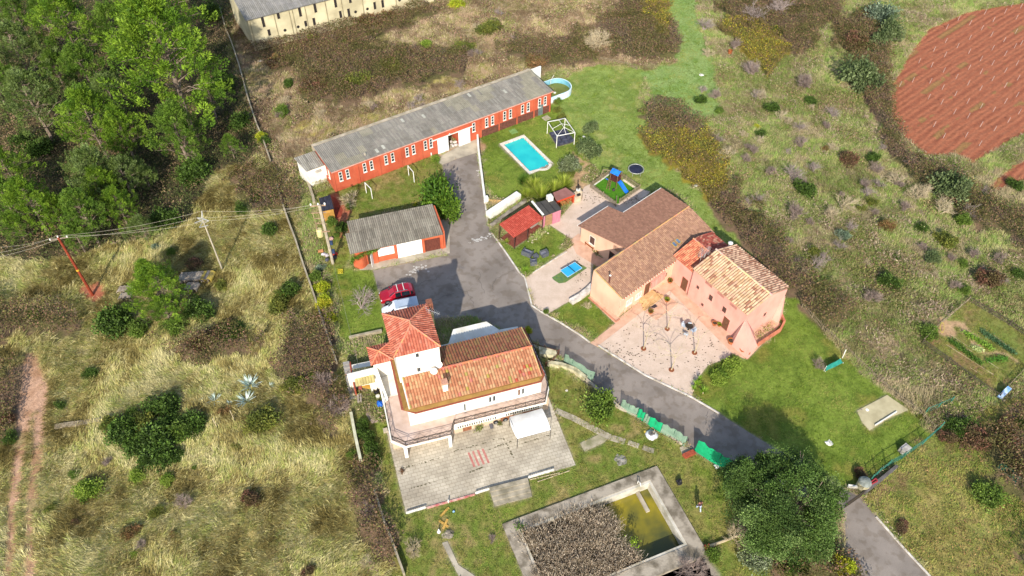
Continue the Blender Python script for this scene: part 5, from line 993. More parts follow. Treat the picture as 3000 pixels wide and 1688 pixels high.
def bush_mesh(n_l, lump, n_leaf, size, cols, seed, sq=.9, R=1., inner=.72, tall=0.):
    g = np.random.default_rng(seed); u = unit(g.normal(size=(n_l, 3))); u[:, 2] = np.abs(u[:, 2])*1.0-.15; u = unit(u); az_ = np.arctan2(u[:, 1], u[:, 0]); lob = 1+.3*np.sin(2*az_+seed)+.18*np.sin(3*az_+seed*1.7) if R < 3 else 1+.07*np.sin(3*az_)+.06*np.sin(5*az_+1); rr = g.uniform(inner*(.45 if R < 3 else .75), inner*1.12, n_l)*R*lob; L = u*rr[:, None]; L[:, 2] = L[:, 2]*sq+R*sq*.45+tall
    k = g.integers(0, n_l, n_leaf); v = unit(g.normal(size=(n_leaf, 3))); lr = (lump*g.uniform(.5, 1.35, n_l)*R)[k]; fr_o = np.where(g.random(n_leaf) < .1, g.uniform(1.05, 1.6, n_leaf), g.uniform(.5, 1.05, n_leaf)); P = L[k]+v*(lr*fr_o)[:, None]; P[:, 2] = np.abs(P[:, 2])
    Dv = unit(v*.8+g.normal(size=(n_leaf, 3))*.6+[0, 0, .2]); base = pal(cols, n_l, jit=.1)[k]*(1+g.normal(size=(n_leaf, 1))*.2).clip(.45, 1.7); s = g.uniform(*size, n_leaf); return P, Dv, s, base
def bush_proto(name, label, cat, group, *a, stem=True, wr=.6, **kw):
    rt = root(name, (0, 0, 0), label, cat, group); P, Dv, s, c = bush_mesh(*a, **kw); cards('foliage', P, Dv, perp(Dv), s, s*wr, c, M_LEAF, parent=rt)
    if stem:
        m = MB(); R = random.Random(len(P)); 
        for i in range(5): branches(m, np.array([0, 0, 0.]), unit(np.array([R.gauss(0, .5), R.gauss(0, .5), 1.])), .5, .03, 1, R=R)
        obj('stem', m, M_BARK, rt)
    return rt
PINE = [pine_proto('pine_tree', 11, 4.3, 215, 3, ['607c1c', '6e8a22', '52701c', '7c962c'], ''), pine_proto('pine_tree', 10, 3.9, 190, 8, ['567220', '648028', '4a641e', '6e8630'], ''), pine_proto('pine_tree', 9, 4.2, 165, 14, ['5c6c30', '687a38', '50622c', '74844a'], '')]
KC = dict(dark=['42581c', '4e6624', '364818', '5c7430'], green=['586e26', '667c2c', '4c6022', '74883a'], bright=['6c842a', '7c9230', '5e7624', '8a9c3c'], lime=['4e6a1a', '5e7a20', '42601a', '6e882a'], olive=['6c7450', '7c8460', '5e6844', '8a9270'],
 oliveb=['5c6428', '6c7430', '50541f', '7c7c34'], brown=['645038', '745a42', '785240', '605432'], rust=['7a5c38', '866440', '6c5636', '726a3c'], yellow=['94a024', 'a8b42c', '8c9020', 'b4ac34'], oak=['56643a', '627044', '4a5832', '727e52'], greyg=['6c7c64', '7c8c70', '5c6c54', '8a987c'])
BUSH = {}
for i, (k, c) in enumerate(KC.items()):
    BUSH[k] = [bush_proto('shrub', '', 'shrub', None, 30, .36, 4400, (.08, .19), c, 40+i*3, stem=True), bush_proto('shrub', '', 'shrub', None, 24, .4, 4200, (.08, .18), c, 41+i*3, sq=.8, stem=True)]
def bare_proto(mt, seed, k=4, lev=3, n=7, sp=.5, th=.05, L=1.0):
    rt = root('bare_shrub', (0, 0, 0), '', 'shrub', None); m = MB(); R = random.Random(seed)
    for i in range(n): branches(m, np.array([R.gauss(0, .06), R.gauss(0, .06), 0.]), unit(np.array([R.gauss(0, .55), R.gauss(0, .55), 1.])), L*R.uniform(.7, 1.1), th, lev, sp, k, R=R)
    obj('twigs', m, mt, rt); return rt
BARE = dict(grey=[bare_proto(M_TWIG, 1), bare_proto(M_TWIG, 2)], mauve=[bare_proto(M_TWIGM, 3, 5), bare_proto(M_TWIGM, 4, 5)], cream=[bare_proto(M_TWIGP, 5, 4), bare_proto(M_TWIGP, 6, 5)])
used = set()
def pxm(r, x, y, z=0): a, b = r(x-10, y, z), r(x+10, y, z); return np.linalg.norm(a-b)/20
def place(protos, name, r, x, y, rpx, label, group=None, nom=1.25, zc=.6, cat=None, sz=1., i=None):
    """stand a copy so that its middle is seen at survey point x,y"""
    R_ = pxm(r, x, y)*rpx; p = r(x, y, R_*zc*sz); i = (len(used)*7 % len(protos)) if i is None else i; o = protos[i]; s = R_/nom
    if id(o) in used or True: o2 = dup(o, (p[0], p[1], 0), (x*.37+y*.11) % 6.28, s, label, s*sz)
    o2.name = name; used.add((x, y)); 
    if group: o2['group'] = group
    elif 'group' in o2: del o2['group']
    if cat: o2['category'] = cat
    return o2
# --- pines of the wood
PG = 'pines of the wood at top left'
for x, y, rp, k, lb in [
 (1310, 560, 400, 0, 'tallest bright green pine nearest the boundary wall in the top left wood'), (1180, 130, 300, 0, 'bright pine at the top edge, behind the tallest pine'), (880, 250, 200, 1, 'pine touching the tallest pine on its upper left'),
 (520, 230, 240, 0, 'bright broad pine at the top, left of the tallest one'), (650, 560, 200, 1, 'mid green pine left of the tallest pine'), (120, 80, 170, 1, 'pine in the top left corner of the photo'),
 (130, 380, 230, 2, 'dull grey green pine on the left photo edge below the corner pine'), (250, 780, 270, 2, 'wide greyish pine with bare branches, left of the wood'), (720, 980, 240, 0, 'bright pine below the middle of the wood'),
 (960, 1060, 190, 0, 'bright pine right of the lower middle pine'), (1380, 1040, 230, 1, 'pine below the tallest pine, close to the boundary wall'), (720, 1330, 240, 2, 'grey green pine at the lower rim of the wood'),
 (1120, 1360, 110, 2, 'small grey green pine at the lower right rim of the wood'), (60, 1330, 180, 0, 'bright pine on the left photo edge, above the red pole'), (860, 730, 190, 2, 'dull pine in the gap left of the tallest pine'),
 (330, 130, 130, 1, 'slim pine between the corner pine and the broad bright pine'), (1780, 1130, 95, 1, 'small bright pine beside the boundary wall'), (1620, 760, 150, 1, 'pine on the right flank of the tallest pine'), (-60, 620, 200, 1, 'pine cut by the left photo edge, upper half'), (420, 520, 120, 1, 'narrow pine in the dark gap of the wood')]:
    place(PINE, 'pine_tree', RF1, x, y, rp, lb, PG, nom=4.5, zc=1.25, cat='tree', i=k)
for x, y, rp, k, lb in [(1010, 420, 110, 2, 'small grey pine at the wood edge left of the concrete mast'), (420, 330, 130, 0, 'bright pine between the red pole top and the wood'), (130, 420, 120, 1, 'low pine under the wires near the left photo edge'), (740, 160, 150, 0, 'bright pine at the rim of the wood above the dark shrubs'), (610, 350, 200, 1, 'pine standing above the row of concrete pipes, at the wood edge'), (860, 300, 140, 0, 'bright pine at the wood edge left of the concrete mast'), (250, 300, 190, 0, 'bright pine just above the red pole'), (60, 240, 170, 1, 'pine on the left photo edge above the power line'), (560, 500, 110, 1, 'low pine under the power line right of the red pole'),
 (890, 60, 170, 2, 'grey pine with pale branches at the right rim of the wood')]:
    place(PINE, 'pine_tree', RL, x, y, rp, lb, PG, nom=4.5, zc=1.05, cat='tree', i=k)
place(PINE, 'pine_tree', RL, 1130, 880, 215, 'tallest bright green pine over the heap of concrete pipes', 'lone pines over the concrete pipes', nom=4.5, zc=1.1, cat='tree', i=0, sz=.8); place(PINE, 'pine_tree', RL, 1060, 760, 130, 'smaller bright pine at the upper left of the group over the concrete pipes', 'lone pines over the concrete pipes', nom=4.5, zc=1.0, cat='tree', i=0, sz=.8); place(PINE, 'pine_tree', RL, 1180, 1010, 150, 'lower bright pine of the group over the concrete pipes', 'lone pines over the concrete pipes', nom=4.5, zc=.9, cat='tree', i=1, sz=.7)
SG = 'shrubs around the lone pine'
L_ = []
def sh(kind, r, x, y, rp, label, group=None, sz=1., zc=.55, cat='shrub', name='shrub'): return place(BUSH[kind], name, r, x, y, rp, label, group, 1.25, zc, cat, sz)
def br(kind, r, x, y, rp, label, group=None, sz=1., cat='shrub', name='bare_shrub'): return place(BARE[kind], name, r, x, y, rp, label, group, 1.9, .8, cat, sz)
# left field
sh('dark', RL, 790, 1060, 170, 'large dark green shrub left of the lone pine'); sh('dark', RL, 1400, 970, 125, 'dark green shrub right of the lone pine'); sh('green', RL, 1240, 1100, 95, 'green shrub at the foot of the lone pine'); sh('green', RL, 960, 1120, 90, 'green shrub below the lone pine, between the two darker ones')
sh('dark', RL, 1900, 410, 75, 'round dark shrub alone in the grass near the boundary wall'); sh('green', RL, 1215, 578, 45, 'small green shrub below the power line, left of the concrete mast'); sh('greyg', RL, 1098, 535, 38, 'small pale grey green plant at the edge of the pine wood')
sh('dark', RL, 1700, 268, 62, 'dark shrub under the power line near the boundary wall'); sh('dark', RL, 1800, 190, 50, 'small dark shrub above the power line near the boundary wall'); sh('dark', RL, 2045, 840, 95, 'dark shrub beside the boundary wall'); sh('oliveb', RL, 1975, 925, 105, 'olive green shrub beside the boundary wall, lower left of the dark one')
sh('oliveb', RL, 1560, 810, 55, 'small olive bush at the right end of the concrete pipes'); sh('brown', RL, 1380, 650, 90, 'brown bush above the concrete pipes', sz=.6); sh('brown', RL, 1440, 1190, 130, 'low brown bush in the grass below the lone pine', sz=.5); sh('dark', RL, 1640, 1130, 120, 'low dark thicket in the grass below the concrete pipes', sz=.5)
sh('dark', RL, 1150, 330, 120, 'dark shrub at the right foot of the pine wood'); sh('dark', RL, 1330, 20, 120, 'dark green shrub right of the pine wood'); sh('green', RL, 230, 1010, 60, 'green bush in brown scrub at the left, below the red pole', sz=.7); sh('dark', RL, 620, 1430, 60, 'dark bush cut between the track and the big shrub mass', sz=.7)
sh('green', RL, 1930, 180, 45, 'small green bush above the power line next to the wall')
# trees over the boundary and shrubs in the wood edge
sh('dark', RF1, 1500, 1300, 150, 'dark shrub under the pines beside the dry grass'); sh('dark', RF1, 1850, 930, 110, 'dark round shrub left of the boundary wall'); sh('yellow', RF1, 2010, 1050, 65, 'yellow green bush over the boundary wall near the annex'); sh('dark', RF1, 2045, 1080, 55, 'dark bush right of the yellow one on the boundary wall')
sh('green', RF1, 2170, 850, 75, 'bright green bush in the waste ground above the white annex'); sh('dark', RF1, 2225, 640, 55, 'dark green bush below the old barn'); sh('rust', RF1, 2120, 460, 75, 'rusty brown bush below the corner of the old barn'); sh('rust', RF1, 2350, 660, 70, 'rusty bush on the waste ground right of the dark green bush')
sh('rust', RF1, 1680, 50, 35, 'orange red bush at the top end of the boundary wall'); sh('dark', RF1, 1620, 80, 110, 'dark shrub at the top between the pines and the boundary wall'); sh('dark', RF1, 300, 1130, 130, 'dark undergrowth bush in the wood, lower left'); sh('dark', RF1, 150, 1080, 100, 'dark bush in the wood on the left'); sh('dark', RF1, 1720, 620, 120, 'dark shrub right of the tallest pine by the boundary wall')
# waste ground north
for x, y, rp, k, lb in [(560, 260, 70, 'oliveb', 'tangle of green creepers against the middle of the old barn wall'), (290, 230, 75, 'brown', 'brown creeper against the left part of the old barn wall'), (960, 120, 120, 'rust', 'rusty bramble heap under the right part of the old barn'), (1100, 90, 90, 'rust', 'red brown bramble heap at the right end of the old barn'), (1410, 330, 70, 'bright', 'yellow green bush in the middle of the waste ground'), (1640, 25, 80, 'yellow', 'yellow green bush at the top edge right of the barn'), (800, 310, 35, 'bright', 'small bright tuft below the old barn'), (1900, 200, 120, 'oliveb', 'wide olive bush on the upper waste ground'), (1700, 350, 90, 'oliveb', 'olive bush above the mossy patches'), (880, 600, 150, 'oliveb', 'wide olive bramble bush left of the mossy patches'), (600, 600, 120, 'brown', 'brown bramble bush above the left half of the red building'), (1150, 480, 110, 'oliveb', 'olive bramble in the centre of the waste ground'), (2250, 450, 120, 'rust', 'russet thicket above the oval pool')]:
    sh(k, Rt, x, y, rp, lb, sz=.55)
# central trees
sh('lime', Rz, 1155, 800, 175, 'dense bright green tree beside the driveway between red building and garage', sz=1.35, zc=1.0, cat='tree', name='broadleaf_tree')
sh('lime', Rz, 1225, 915, 130, 'lower green tree crown at the garage corner beside the driveway', sz=1.2, zc=1.0, cat='tree', name='broadleaf_tree')
sh('bright', Rz, 1150, 640, 50, 'small green bush at the foot of the white sliding door', sz=.7); sh('yellow', Rz, 1005, 970, 25, 'small yellow green bush behind the garage roof'); sh('dark', Rz, 480, 1120, 65, 'dark green bush at the left rear corner of the garage'); sh('green', Rz, 410, 1080, 50, 'green bush below the black roofed shed'); sh('green', Rz, 540, 975, 40, 'green bush at the foot of the bare tree by the shed')
sh('green', Rbx, 470, 830, 70, 'green creeper bush between the mast and the garage', sz=.8); sh('greyg', Rz, 330, 1410, 45, 'grey green bush beside the foot of the concrete mast')
sh('green', Rz, 2020, 230, 34, 'green bush at the corner of the oval pool'); 
hg = [(2005, 235, 30), (2015, 290, 36), (2045, 340, 38)]
for k, (x, y, q) in enumerate(hg): sh('oliveb', Rz, x, y, q, ['clipped olive green hedge bush by the oval pool', 'clipped hedge bush next to the slate grey door', 'clipped hedge bush just above the white pergola'][k], 'hedge by the pergola')
sh('olive', Rz, 2100, 640, 90, 'round grey olive tree at the lower right corner of the pool lawn', sz=1.2, zc=.9, cat='tree', name='olive_tree')
sh('oak', R4, 1075, 740, 135, 'dark loose tree right of the white pergola', sz=1.3, zc=1.0, cat='tree', name='evergreen_tree'); sh('oak', R4, 1060, 620, 80, 'upper part tree behind the pergola, dark green and sparse', sz=1.2, cat='tree', name='evergreen_tree')
sh('green', R4, 900, 700, 40, 'hedge bush right of the pergola posts', 'hedge by the pergola'); sh('oliveb', R4, 880, 1060, 50, 'olive brown hedge bush under the round olive tree', 'hedge by the pergola')
sh('yellow', Rh2, 100, 210, 72, 'yellow hedge bush at the upper end beside the boundary wall', 'yellow hedge by the boundary wall'); sh('yellow', Rh2, 120, 320, 75, 'yellow hedge bush in the middle beside the boundary wall', 'yellow hedge by the boundary wall'); sh('yellow', Rh2, 160, 430, 60, 'yellow hedge bush at the lower end beside the boundary wall', 'yellow hedge by the boundary wall')
sh('green', Rh2, 60, 140, 60, 'green bush above the yellow hedge'); sh('yellow', Rh2, 1565, 520, 40, 'yellow and green bush at the right corner of the white house roof'); sh('green', Rh2, 1690, 395, 28, 'small green bush on the kerb of the gravel terrace')
for k, (x, y, q) in enumerate([(390, 1190, 60), (420, 1270, 70), (450, 1350, 75), (480, 1430, 70)]): sh('dark', Rh2, x, y, q, ['dark green hedge bush nearest the yard left of the white house', 'second dark green hedge bush left of the patio', 'third dark green hedge bush left of the patio', 'lowest dark green hedge bush left of the patio'][k], 'dark hedge left of the patio')
sh('green', RS, 1630, 150, 150, 'round green tree with yellowish patches between the road and the south lawn', sz=1.35, zc=1.0, cat='tree', name='broadleaf_tree'); sh('oliveb', RS, 1655, 300, 32, 'small shrub below the round tree beside the road')
sh('green', R6, 1360, 695, 20, 'small potted looking plant with red flowers by the farmhouse door'); 
# right foreground
sh('bright', RE, 260, 310, 75, 'bright leafy hedge left end beside the courtyard', 'hedge below the courtyard', sz=.7); sh('bright', RE, 200, 370, 70, 'bright leafy hedge right above the palm plants', 'hedge below the courtyard', sz=.7)
sh('yellow', RE, 880, 1400, 75, 'yellow green conifer bush beside the exit road', sz=1.1); sh('olive', RE, 400, 1350, 110, 'pale grey green bush below the great oak'); sh('dark', RE, 600, 1380, 80, 'dark bush at the bottom edge under the great oak'); sh('green', RE, 170, 1330, 60, 'green bush beside the red brick block'); sh('brown', RE, 1180, 1180, 55, 'brown bush in the meadow beside the exit road', sz=.5)
for x, y, q, k, lb in [(1600, 700, 110, 'brown', 'large brown bush where the mesh fence meets the orchard'), (1740, 650, 80, 'rust', 'rust red bush right of the fence corner'), (1760, 720, 90, 'brown', 'dark brown bush at the right photo edge'), (1500, 640, 90, 'dark', 'dark green bush right of the fence corner'), (1830, 620, 50, 'dark', 'dark bush cut by the right photo edge'), (1430, 700, 60, 'brown', 'brown bush just below the fence corner'), (1650, 1010, 110, 'green', 'wide green bush in the right hand meadow'), (1800, 860, 80, 'brown', 'brown grey bush above the green net at the right edge'), (1330, 130, 70, 'green', 'green bush outside the left corner of the vegetable garden'), (960, 900, 50, 'brown', 'brown bush beside the entrance pillar'), (1290, 590, 30, 'oliveb', 'small olive bush at the picket fence end')]:
    sh(k, RE, x, y, q, lb, sz=.7)
# right hillside
HS = 'shrubs of the right hillside'
for x, y, q, k, lb in [(640, 40, 75, 'greyg', 'tall dark grey green tree top left of the ploughed field at the photo top'), (680, 110, 80, 'oak', 'second dark tree in the row left of the ploughed field'), (620, 160, 65, 'oak', 'third dark tree in the row left of the ploughed field'), (560, 300, 110, 'oak', 'broad round grey green tree left of the ploughed field'), (960, 830, 105, 'oak', 'round dark grey green tree at the lower tip of the ploughed field')]:
    sh(k, RV, x, y, q, lb, 'trees beside the ploughed field', sz=1.25, zc=.9, cat='tree', name='evergreen_tree')
for x, y, q, k, lb in [(490, 180, 75, 'brown', 'dark brown bush beside the row of dark trees'), (105, 505, 42, 'dark', 'dark shrub with pale twigs on the upper hillside'), (285, 475, 40, 'dark', 'small dark round shrub on the upper hillside, right of the twiggy one'), (45, 630, 32, 'dark', 'small dark shrub on the hillside above the hedge'), (130, 140, 38, 'dark', 'dark tuft in the yellow bramble at the top'), (260, 890, 62, 'dark', 'dark green shrub in the middle of the hillside'), (470, 740, 62, 'brown', 'wide brown bush in the middle of the hillside'), (580, 740, 40, 'dark', 'green bush right of the wide brown bush'), (810, 1070, 42, 'dark', 'dark blue green shrub above the vegetable garden'), (930, 1130, 62, 'oliveb', 'olive green shrub above the vegetable garden, the largest'), (860, 1215, 52, 'oak', 'grey green shrub below the olive one, above the vegetable garden'), (650, 1320, 60, 'dark', 'dark shrub left of the vegetable garden corner'), (1000, 1240, 35, 'green', 'green shrub right of the grey green one'), (1000, 1030, 50, 'green', 'green bush under the pale bare trees at the right'), (640, 1060, 48, 'rust', 'reddish bush on the lower hillside'), (440, 1110, 40, 'greyg', 'grey green bush on the lower hillside'), (300, 1190, 45, 'oliveb', 'olive bush with yellow twig next to the long bramble hedge'), (1130, 1310, 75, 'brown', 'brown thicket above the vegetable garden fence'), (1265, 1290, 40, 'dark', 'dark shrub at the right photo edge above the garden'), (1250, 870, 45, 'dark', 'dark green shrub between the two red soil plots'), (350, 700, 25, 'rust', 'small purple brown bush in the hillside centre'), (690, 1215, 22, 'dark', 'tiny dark shrub on the lower hillside'), (800, 740, 30, 'oliveb', 'olive bush at the edge of the red soil'), (25, 595, 20, 'yellow', 'small yellow shrub above a dark one on the hillside'), (520, 980, 30, 'oliveb', 'small olive bush among bare shrubs of the hillside'), (1010, 1370, 40, 'green', 'green bush just above the garden fence corner'), (950, 920, 30, 'oliveb', 'olive bush below the round tree of the field tip'), (570, 950, 35, 'oliveb', 'olive bush in the middle right of the hillside')]:
    sh(k, RV, x, y, q, lb, HS, sz=.9)
for x, y, q, k, lb in [(30, 40, 60, 'grey', 'large pale grey bare tree at the top edge'), (140, 20, 60, 'grey', 'pale grey bare tree right of the first at the top edge'), (20, 310, 50, 'mauve', 'grey bare shrub at the upper left of the hillside'), (260, 370, 50, 'mauve', 'mauve bare shrub on the upper hillside'), (50, 430, 38, 'cream', 'cream bare shrub above the dark twiggy one'), (205, 800, 60, 'grey', 'grey bare shrub in the middle of the hillside'), (215, 980, 62, 'mauve', 'mauve bare shrub beside the long bramble hedge'), (440, 930, 60, 'cream', 'cream bare shrub in the hillside centre'), (390, 990, 45, 'cream', 'pale bare shrub lower left of the cream one'), (700, 830, 50, 'cream', 'pale bare shrub right of the wide brown bush'), (800, 890, 62, 'cream', 'cream bare tree below the ploughed field tip'), (910, 960, 62, 'cream', 'large cream bare tree under the round dark tree'), (1050, 990, 45, 'grey', 'grey bare tree right of the two cream ones'), (580, 1390, 52, 'mauve', 'mauve bare shrub at the lower left of the hillside'), (310, 1230, 45, 'grey', 'grey bare shrub with a yellow stem by the long bramble hedge'), (240, 660, 40, 'mauve', 'small mauve bare shrub on the hillside'), (1060, 1190, 42, 'mauve', 'mauve bare shrub above the vegetable garden'), (390, 520, 40, 'grey', 'small grey bare shrub on the upper hillside'), (180, 560, 30, 'cream', 'small cream bare shrub under the dark round ones'), (600, 780, 40, 'mauve', 'mauve bare shrub right of the brown bush'), (20, 700, 35, 'mauve', 'mauve bare shrub at the left rim of the hillside'), (480, 1060, 35, 'grey', 'thin grey bare shrub on the lower hillside'), (730, 960, 40, 'mauve', 'mauve bare shrub left of the cream trees'), (1180, 1210, 40, 'mauve', 'mauve bare shrub at the right above the garden')]:
    br(k, RV, x, y, q*1.25, lb, 'bare shrubs of the right hillside')
_g = random.Random(3); _k = 0
while _k < 46:
    x, y = _g.uniform(-60, 1240), _g.uniform(150, 1440); p = RV(x, y)
    if ZL[int(zidx(p[0:1], p[1:2])[0])] != 'hill': continue
    _k += 1; br(_g.choice(['grey', 'mauve', 'mauve', 'cream']), RV, x, y, _g.uniform(26, 48), 'small leafless twig shrub scattered among the grass of the right hillside', 'leafless twig shrubs of the right hillside')
_k = 0
while _k < 26:
    x, y = _g.uniform(60, 2300), _g.uniform(60, 900); p = Rt(x, y)
    if ZL[int(zidx(p[0:1], p[1:2])[0])] != 'nscrub': continue
    _k += 1; br(_g.choice(['grey', 'mauve', 'cream']), Rt, x, y, _g.uniform(35, 65), 'small leafless twig shrub on the waste ground behind the red building', 'leafless twig shrubs of the waste ground')
for x, y, q, k, lb in [(375, 240, 140, 'cream', 'big round cream coloured bare tree above the pale lawn'), (1130, 150, 90, 'grey', 'pink grey bare tree beside the green strip at the top'), (1340, 300, 75, 'mauve', 'mauve bare shrub with brown patch right of the green strip'), (1450, 460, 90, 'grey', 'grey bare tree at the top of the hillside'), (1210, 650, 75, 'mauve', 'purple grey bare shrub beside a dark bush'), (1110, 620, 50, 'grey', 'small grey bare shrub above the dark bush'), (1230, 970, 60, 'grey', 'grey bare shrub beside the yellow bramble'), (1310, 1060, 85, 'cream', 'pale bare tree right of the yellow bramble'), (1150, 360, 60, 'cream', 'straw coloured bare shrub on the green strip'), (1510, 640, 45, 'cream', 'cream twigs over a dark shrub'), (1850, 560, 70, 'mauve', 'mauve bare tree in the upper middle of the hillside')]:
    br(k, R16, x, y, q, lb, None)
sh('dark', R16, 1100, 700, 50, 'dark round bush at the right rim of the grassy clearing'); sh('green', R16, 1230, 780, 50, 'low green bush right of the grassy clearing', sz=.5)
# left field lower half
SM = 'shrubs of the big dark thicket in the left field'
for x, y, q, k, lb in [(1080, 310, 130, 'dark', 'upper part of the big dark thicket in the left field'), (810, 480, 150, 'dark', 'left wing of the big dark thicket'), (1040, 520, 170, 'dark', 'centre of the big dark thicket'), (1260, 430, 130, 'dark', 'right wing of the big dark thicket'), (1020, 650, 130, 'dark', 'lower tip of the big dark thicket'), (870, 360, 60, 'green', 'small green shrub on the upper left rim of the big thicket'), (1150, 640, 80, 'dark', 'lower right shrub of the big dark thicket'), (940, 420, 110, 'oliveb', 'olive shrub in the upper middle of the big thicket'), (900, 580, 120, 'dark', 'lower left shrub of the big dark thicket'), (1180, 480, 110, 'green', 'greener shrub between centre and right wing of the big thicket'), (1130, 400, 90, 'dark', 'shrub just below the top of the big dark thicket'), (720, 430, 80, 'oliveb', 'olive shrub at the far left tip of the big thicket'), (1310, 410, 80, 'dark', 'shrub at the far right tip of the big thicket')]:
    sh(k, RB, x, y, q, lb, SM, sz=.8)
for x, y, q, k, lb in [(905, 780, 75, 'bright', 'bright green shrub under the left of the big thicket'), (1110, 800, 68, 'bright', 'bright green shrub under the right of the big thicket'), (575, 870, 115, 'bright', 'large bright green bush beside the dirt track'), (490, 770, 45, 'green', 'green bush above the large bright one by the track'), (1295, 722, 24, 'green', 'tiny green bush right of the big thicket'), (1570, 585, 42, 'oliveb', 'small olive brown bush below the round bush'), (1665, 935, 82, 'brown', 'dark brown bush in the middle of the dry grass'), (1045, 1020, 62, 'oliveb', 'olive bush left of the lavender twigs'), (860, 1150, 72, 'rust', 'rust and green bush low in the left field'), (1148, 1165, 34, 'rust', 'small rusty bush below the lavender twigs'), (893, 1305, 38, 'bright', 'small bright green bush low in the left field'), (1245, 1093, 18, 'yellow', 'tiny yellow green bush below the lavender twigs'), (1745, 400, 128, 'oliveb', 'big round olive green bush beside the agaves'), (1480, 352, 56, 'rust', 'orange green bush under the left agave'), (1965, 170, 95, 'oliveb', 'olive bush left of the bare thicket by the boundary wall'), (2080, 110, 45, 'bright', 'light green bush beside the bare thicket'), (400, 310, 45, 'dark', 'small dark bush right of the dirt track'), (610, 95, 55, 'dark', 'dark tuft above the dirt track junction'), (2050, 1420, 60, 'brown', 'dark brown bush at the bottom edge near the boundary'), (40, 400, 70, 'brown', 'brown bush at the left photo edge beside the track'), (60, 530, 60, 'dark', 'dark bush on the left photo edge below the brown one'), (330, 1000, 50, 'oliveb', 'olive bush right of the track, lower left'), (500, 1090, 35, 'brown', 'small brown bush low at the left'), (2340, 640, 50, 'green', 'light green bush left of the low white wall')]:
    sh(k, RB, x, y, q, lb, None, sz=.85)
for x, y, q, k, lb in [(1215, 940, 90, 'mauve', 'lavender grey bare shrub in the lower left field'), (2150, 130, 130, 'mauve', 'mauve bare thicket left of the stepped pergola'), (2240, 300, 130, 'mauve', 'reddish bare thicket below the mauve one by the wall'), (2450, 1000, 120, 'mauve', 'lavender bare tree at the boundary below the white wall'), (2440, 1330, 80, 'cream', 'cream bare tree near the bottom at the boundary'), (700, 690, 60, 'mauve', 'purple bare shrub left of the bright bushes'), (930, 1230, 60, 'mauve', 'dark mauve twigs low in the left field')]:
    br(k, RB, x, y, q, lb, None)
br('grey', Rh2, 370, 290, 140, 'large grey bare tree beside the parked red car', cat='tree', name='bare_tree'); br('cream', Rz, 550, 890, 110, 'bare tree with yellowish limbs in front of the red building corner', cat='tree', name='bare_tree'); br('cream', RS, 270, 1230, 110, 'crooked pale bare tree at the lower left of the south lawn', cat='tree', name='bare_tree'); br('cream', R6, 215, 1030, 110, 'small white limbed bare tree beside the pink house gable', cat='tree', name='bare_tree')
br('mauve', RS, 840, 1165, 60, 'low brown twig bush in the south lawn below the stone steps', sz=.6); br('mauve', RE, 60, 1400, 130, 'fallen heap of mauve twigs at the lower corner of the old basin', sz=.5); br('cream', RE, 300, 1210, 120, 'pale broken branches at the left foot of the great oak', sz=.6); br('mauve', RE, 740, 300, 55, 'thin reddish bare bush left of the green sheet on the lawn'); br('mauve', RE, 1520, 590, 40, 'mauve twigs right of the picket fence corner', sz=.7)
# great oak
def big_oak():
    c = RE(562, 1015, 5.3); rt = root('holm_oak', (c[0], c[1], 0), 'huge dark round evergreen oak beside the entrance road, largest crown of all', 'tree')
    P, Dv, s, col = bush_mesh(170, .16, 120000, (.1, .23), ['4c6428', '587232', '405624', '688040', '74884a', '52682c'], 5, sq=.74, R=6.0, inner=.84, tall=1.4); P = P+[c[0], c[1], 0]
    cards('crown', P, Dv, perp(Dv), s, s*.6, col, M_LEAF, parent=rt, origin=np.array([c[0], c[1], 0])); m = MB(); m.path([(c[0], c[1], 0), (c[0]+.1, c[1], 1.5), (c[0], c[1]+.3, 4)], [.5, .42, .3], 9); obj('trunk', m, M_BARK, rt)
    m = MB(); R = random.Random(4)
    for i in range(7): a = i*.9; branches(m, np.array([c[0], c[1], 2.5]), unit(np.array([cos(a), sin(a), .9])), 2.6, .16, 2, .4, 3, R=R)
    obj('limb', m, M_BARK, rt); 
    m = MB(); q = RE(300, 1240)
    for a, b in [((140, 1290), (300, 1230)), ((300, 1230), (420, 1195)), ((420, 1195), (480, 1180))]: m.tube(RE(a[0], a[1], .2), RE(b[0], b[1], .35), .16, .13, 7)
    obj('fallen_log', m, M_TWIGP, None, 'pale fallen log lying at the left foot of the great oak', 'log')
big_oak()
# courtyard trees with long trained arms
def pollard(x, y, tops, label):
    b = R3(x, y); rt = root('trained_tree', b, label, 'tree', 'bare trained trees of the gravel courtyard'); m = MB(); T = b+np.array([.05, 0, 2.7]); m.path([b, b+[.06, .02, 1.3], T], [.08, .06, .055], 7); obj('trunk', m, M_TWIGP, rt); R = random.Random(int(x)); q = MB()
    for a in tops:
        d = np.array([cos(radians(a)), sin(radians(a)), 0]); L = R.uniform(2.2, 3.6); pts = [T-[0, 0, .15]]+[T+d*L*t+np.array([R.uniform(-.1, .1), R.uniform(-.1, .1), .75*sin(t*pi*.8)-.3*t]) for t in (.2, .4, .6, .8, 1)]; q.path(pts, [.035, .03, .026, .02, .015, .01], 5)
        for k in range(2, 6): 
            for j in range(2): branches(q, pts[k], unit(np.array([R.gauss(0, 1), R.gauss(0, 1), .6])), .35, .012, 1, .6, 2, R=R)
    obj('arm', q, M_TWIGP, rt); m = MB(); m.lathe(b, [(.32, .03), (.34, .1), (.1, .12)], 12); obj('root_mound', m, mat('rust_mulch', '8c5434', '6c3c24', 5, .95), rt)
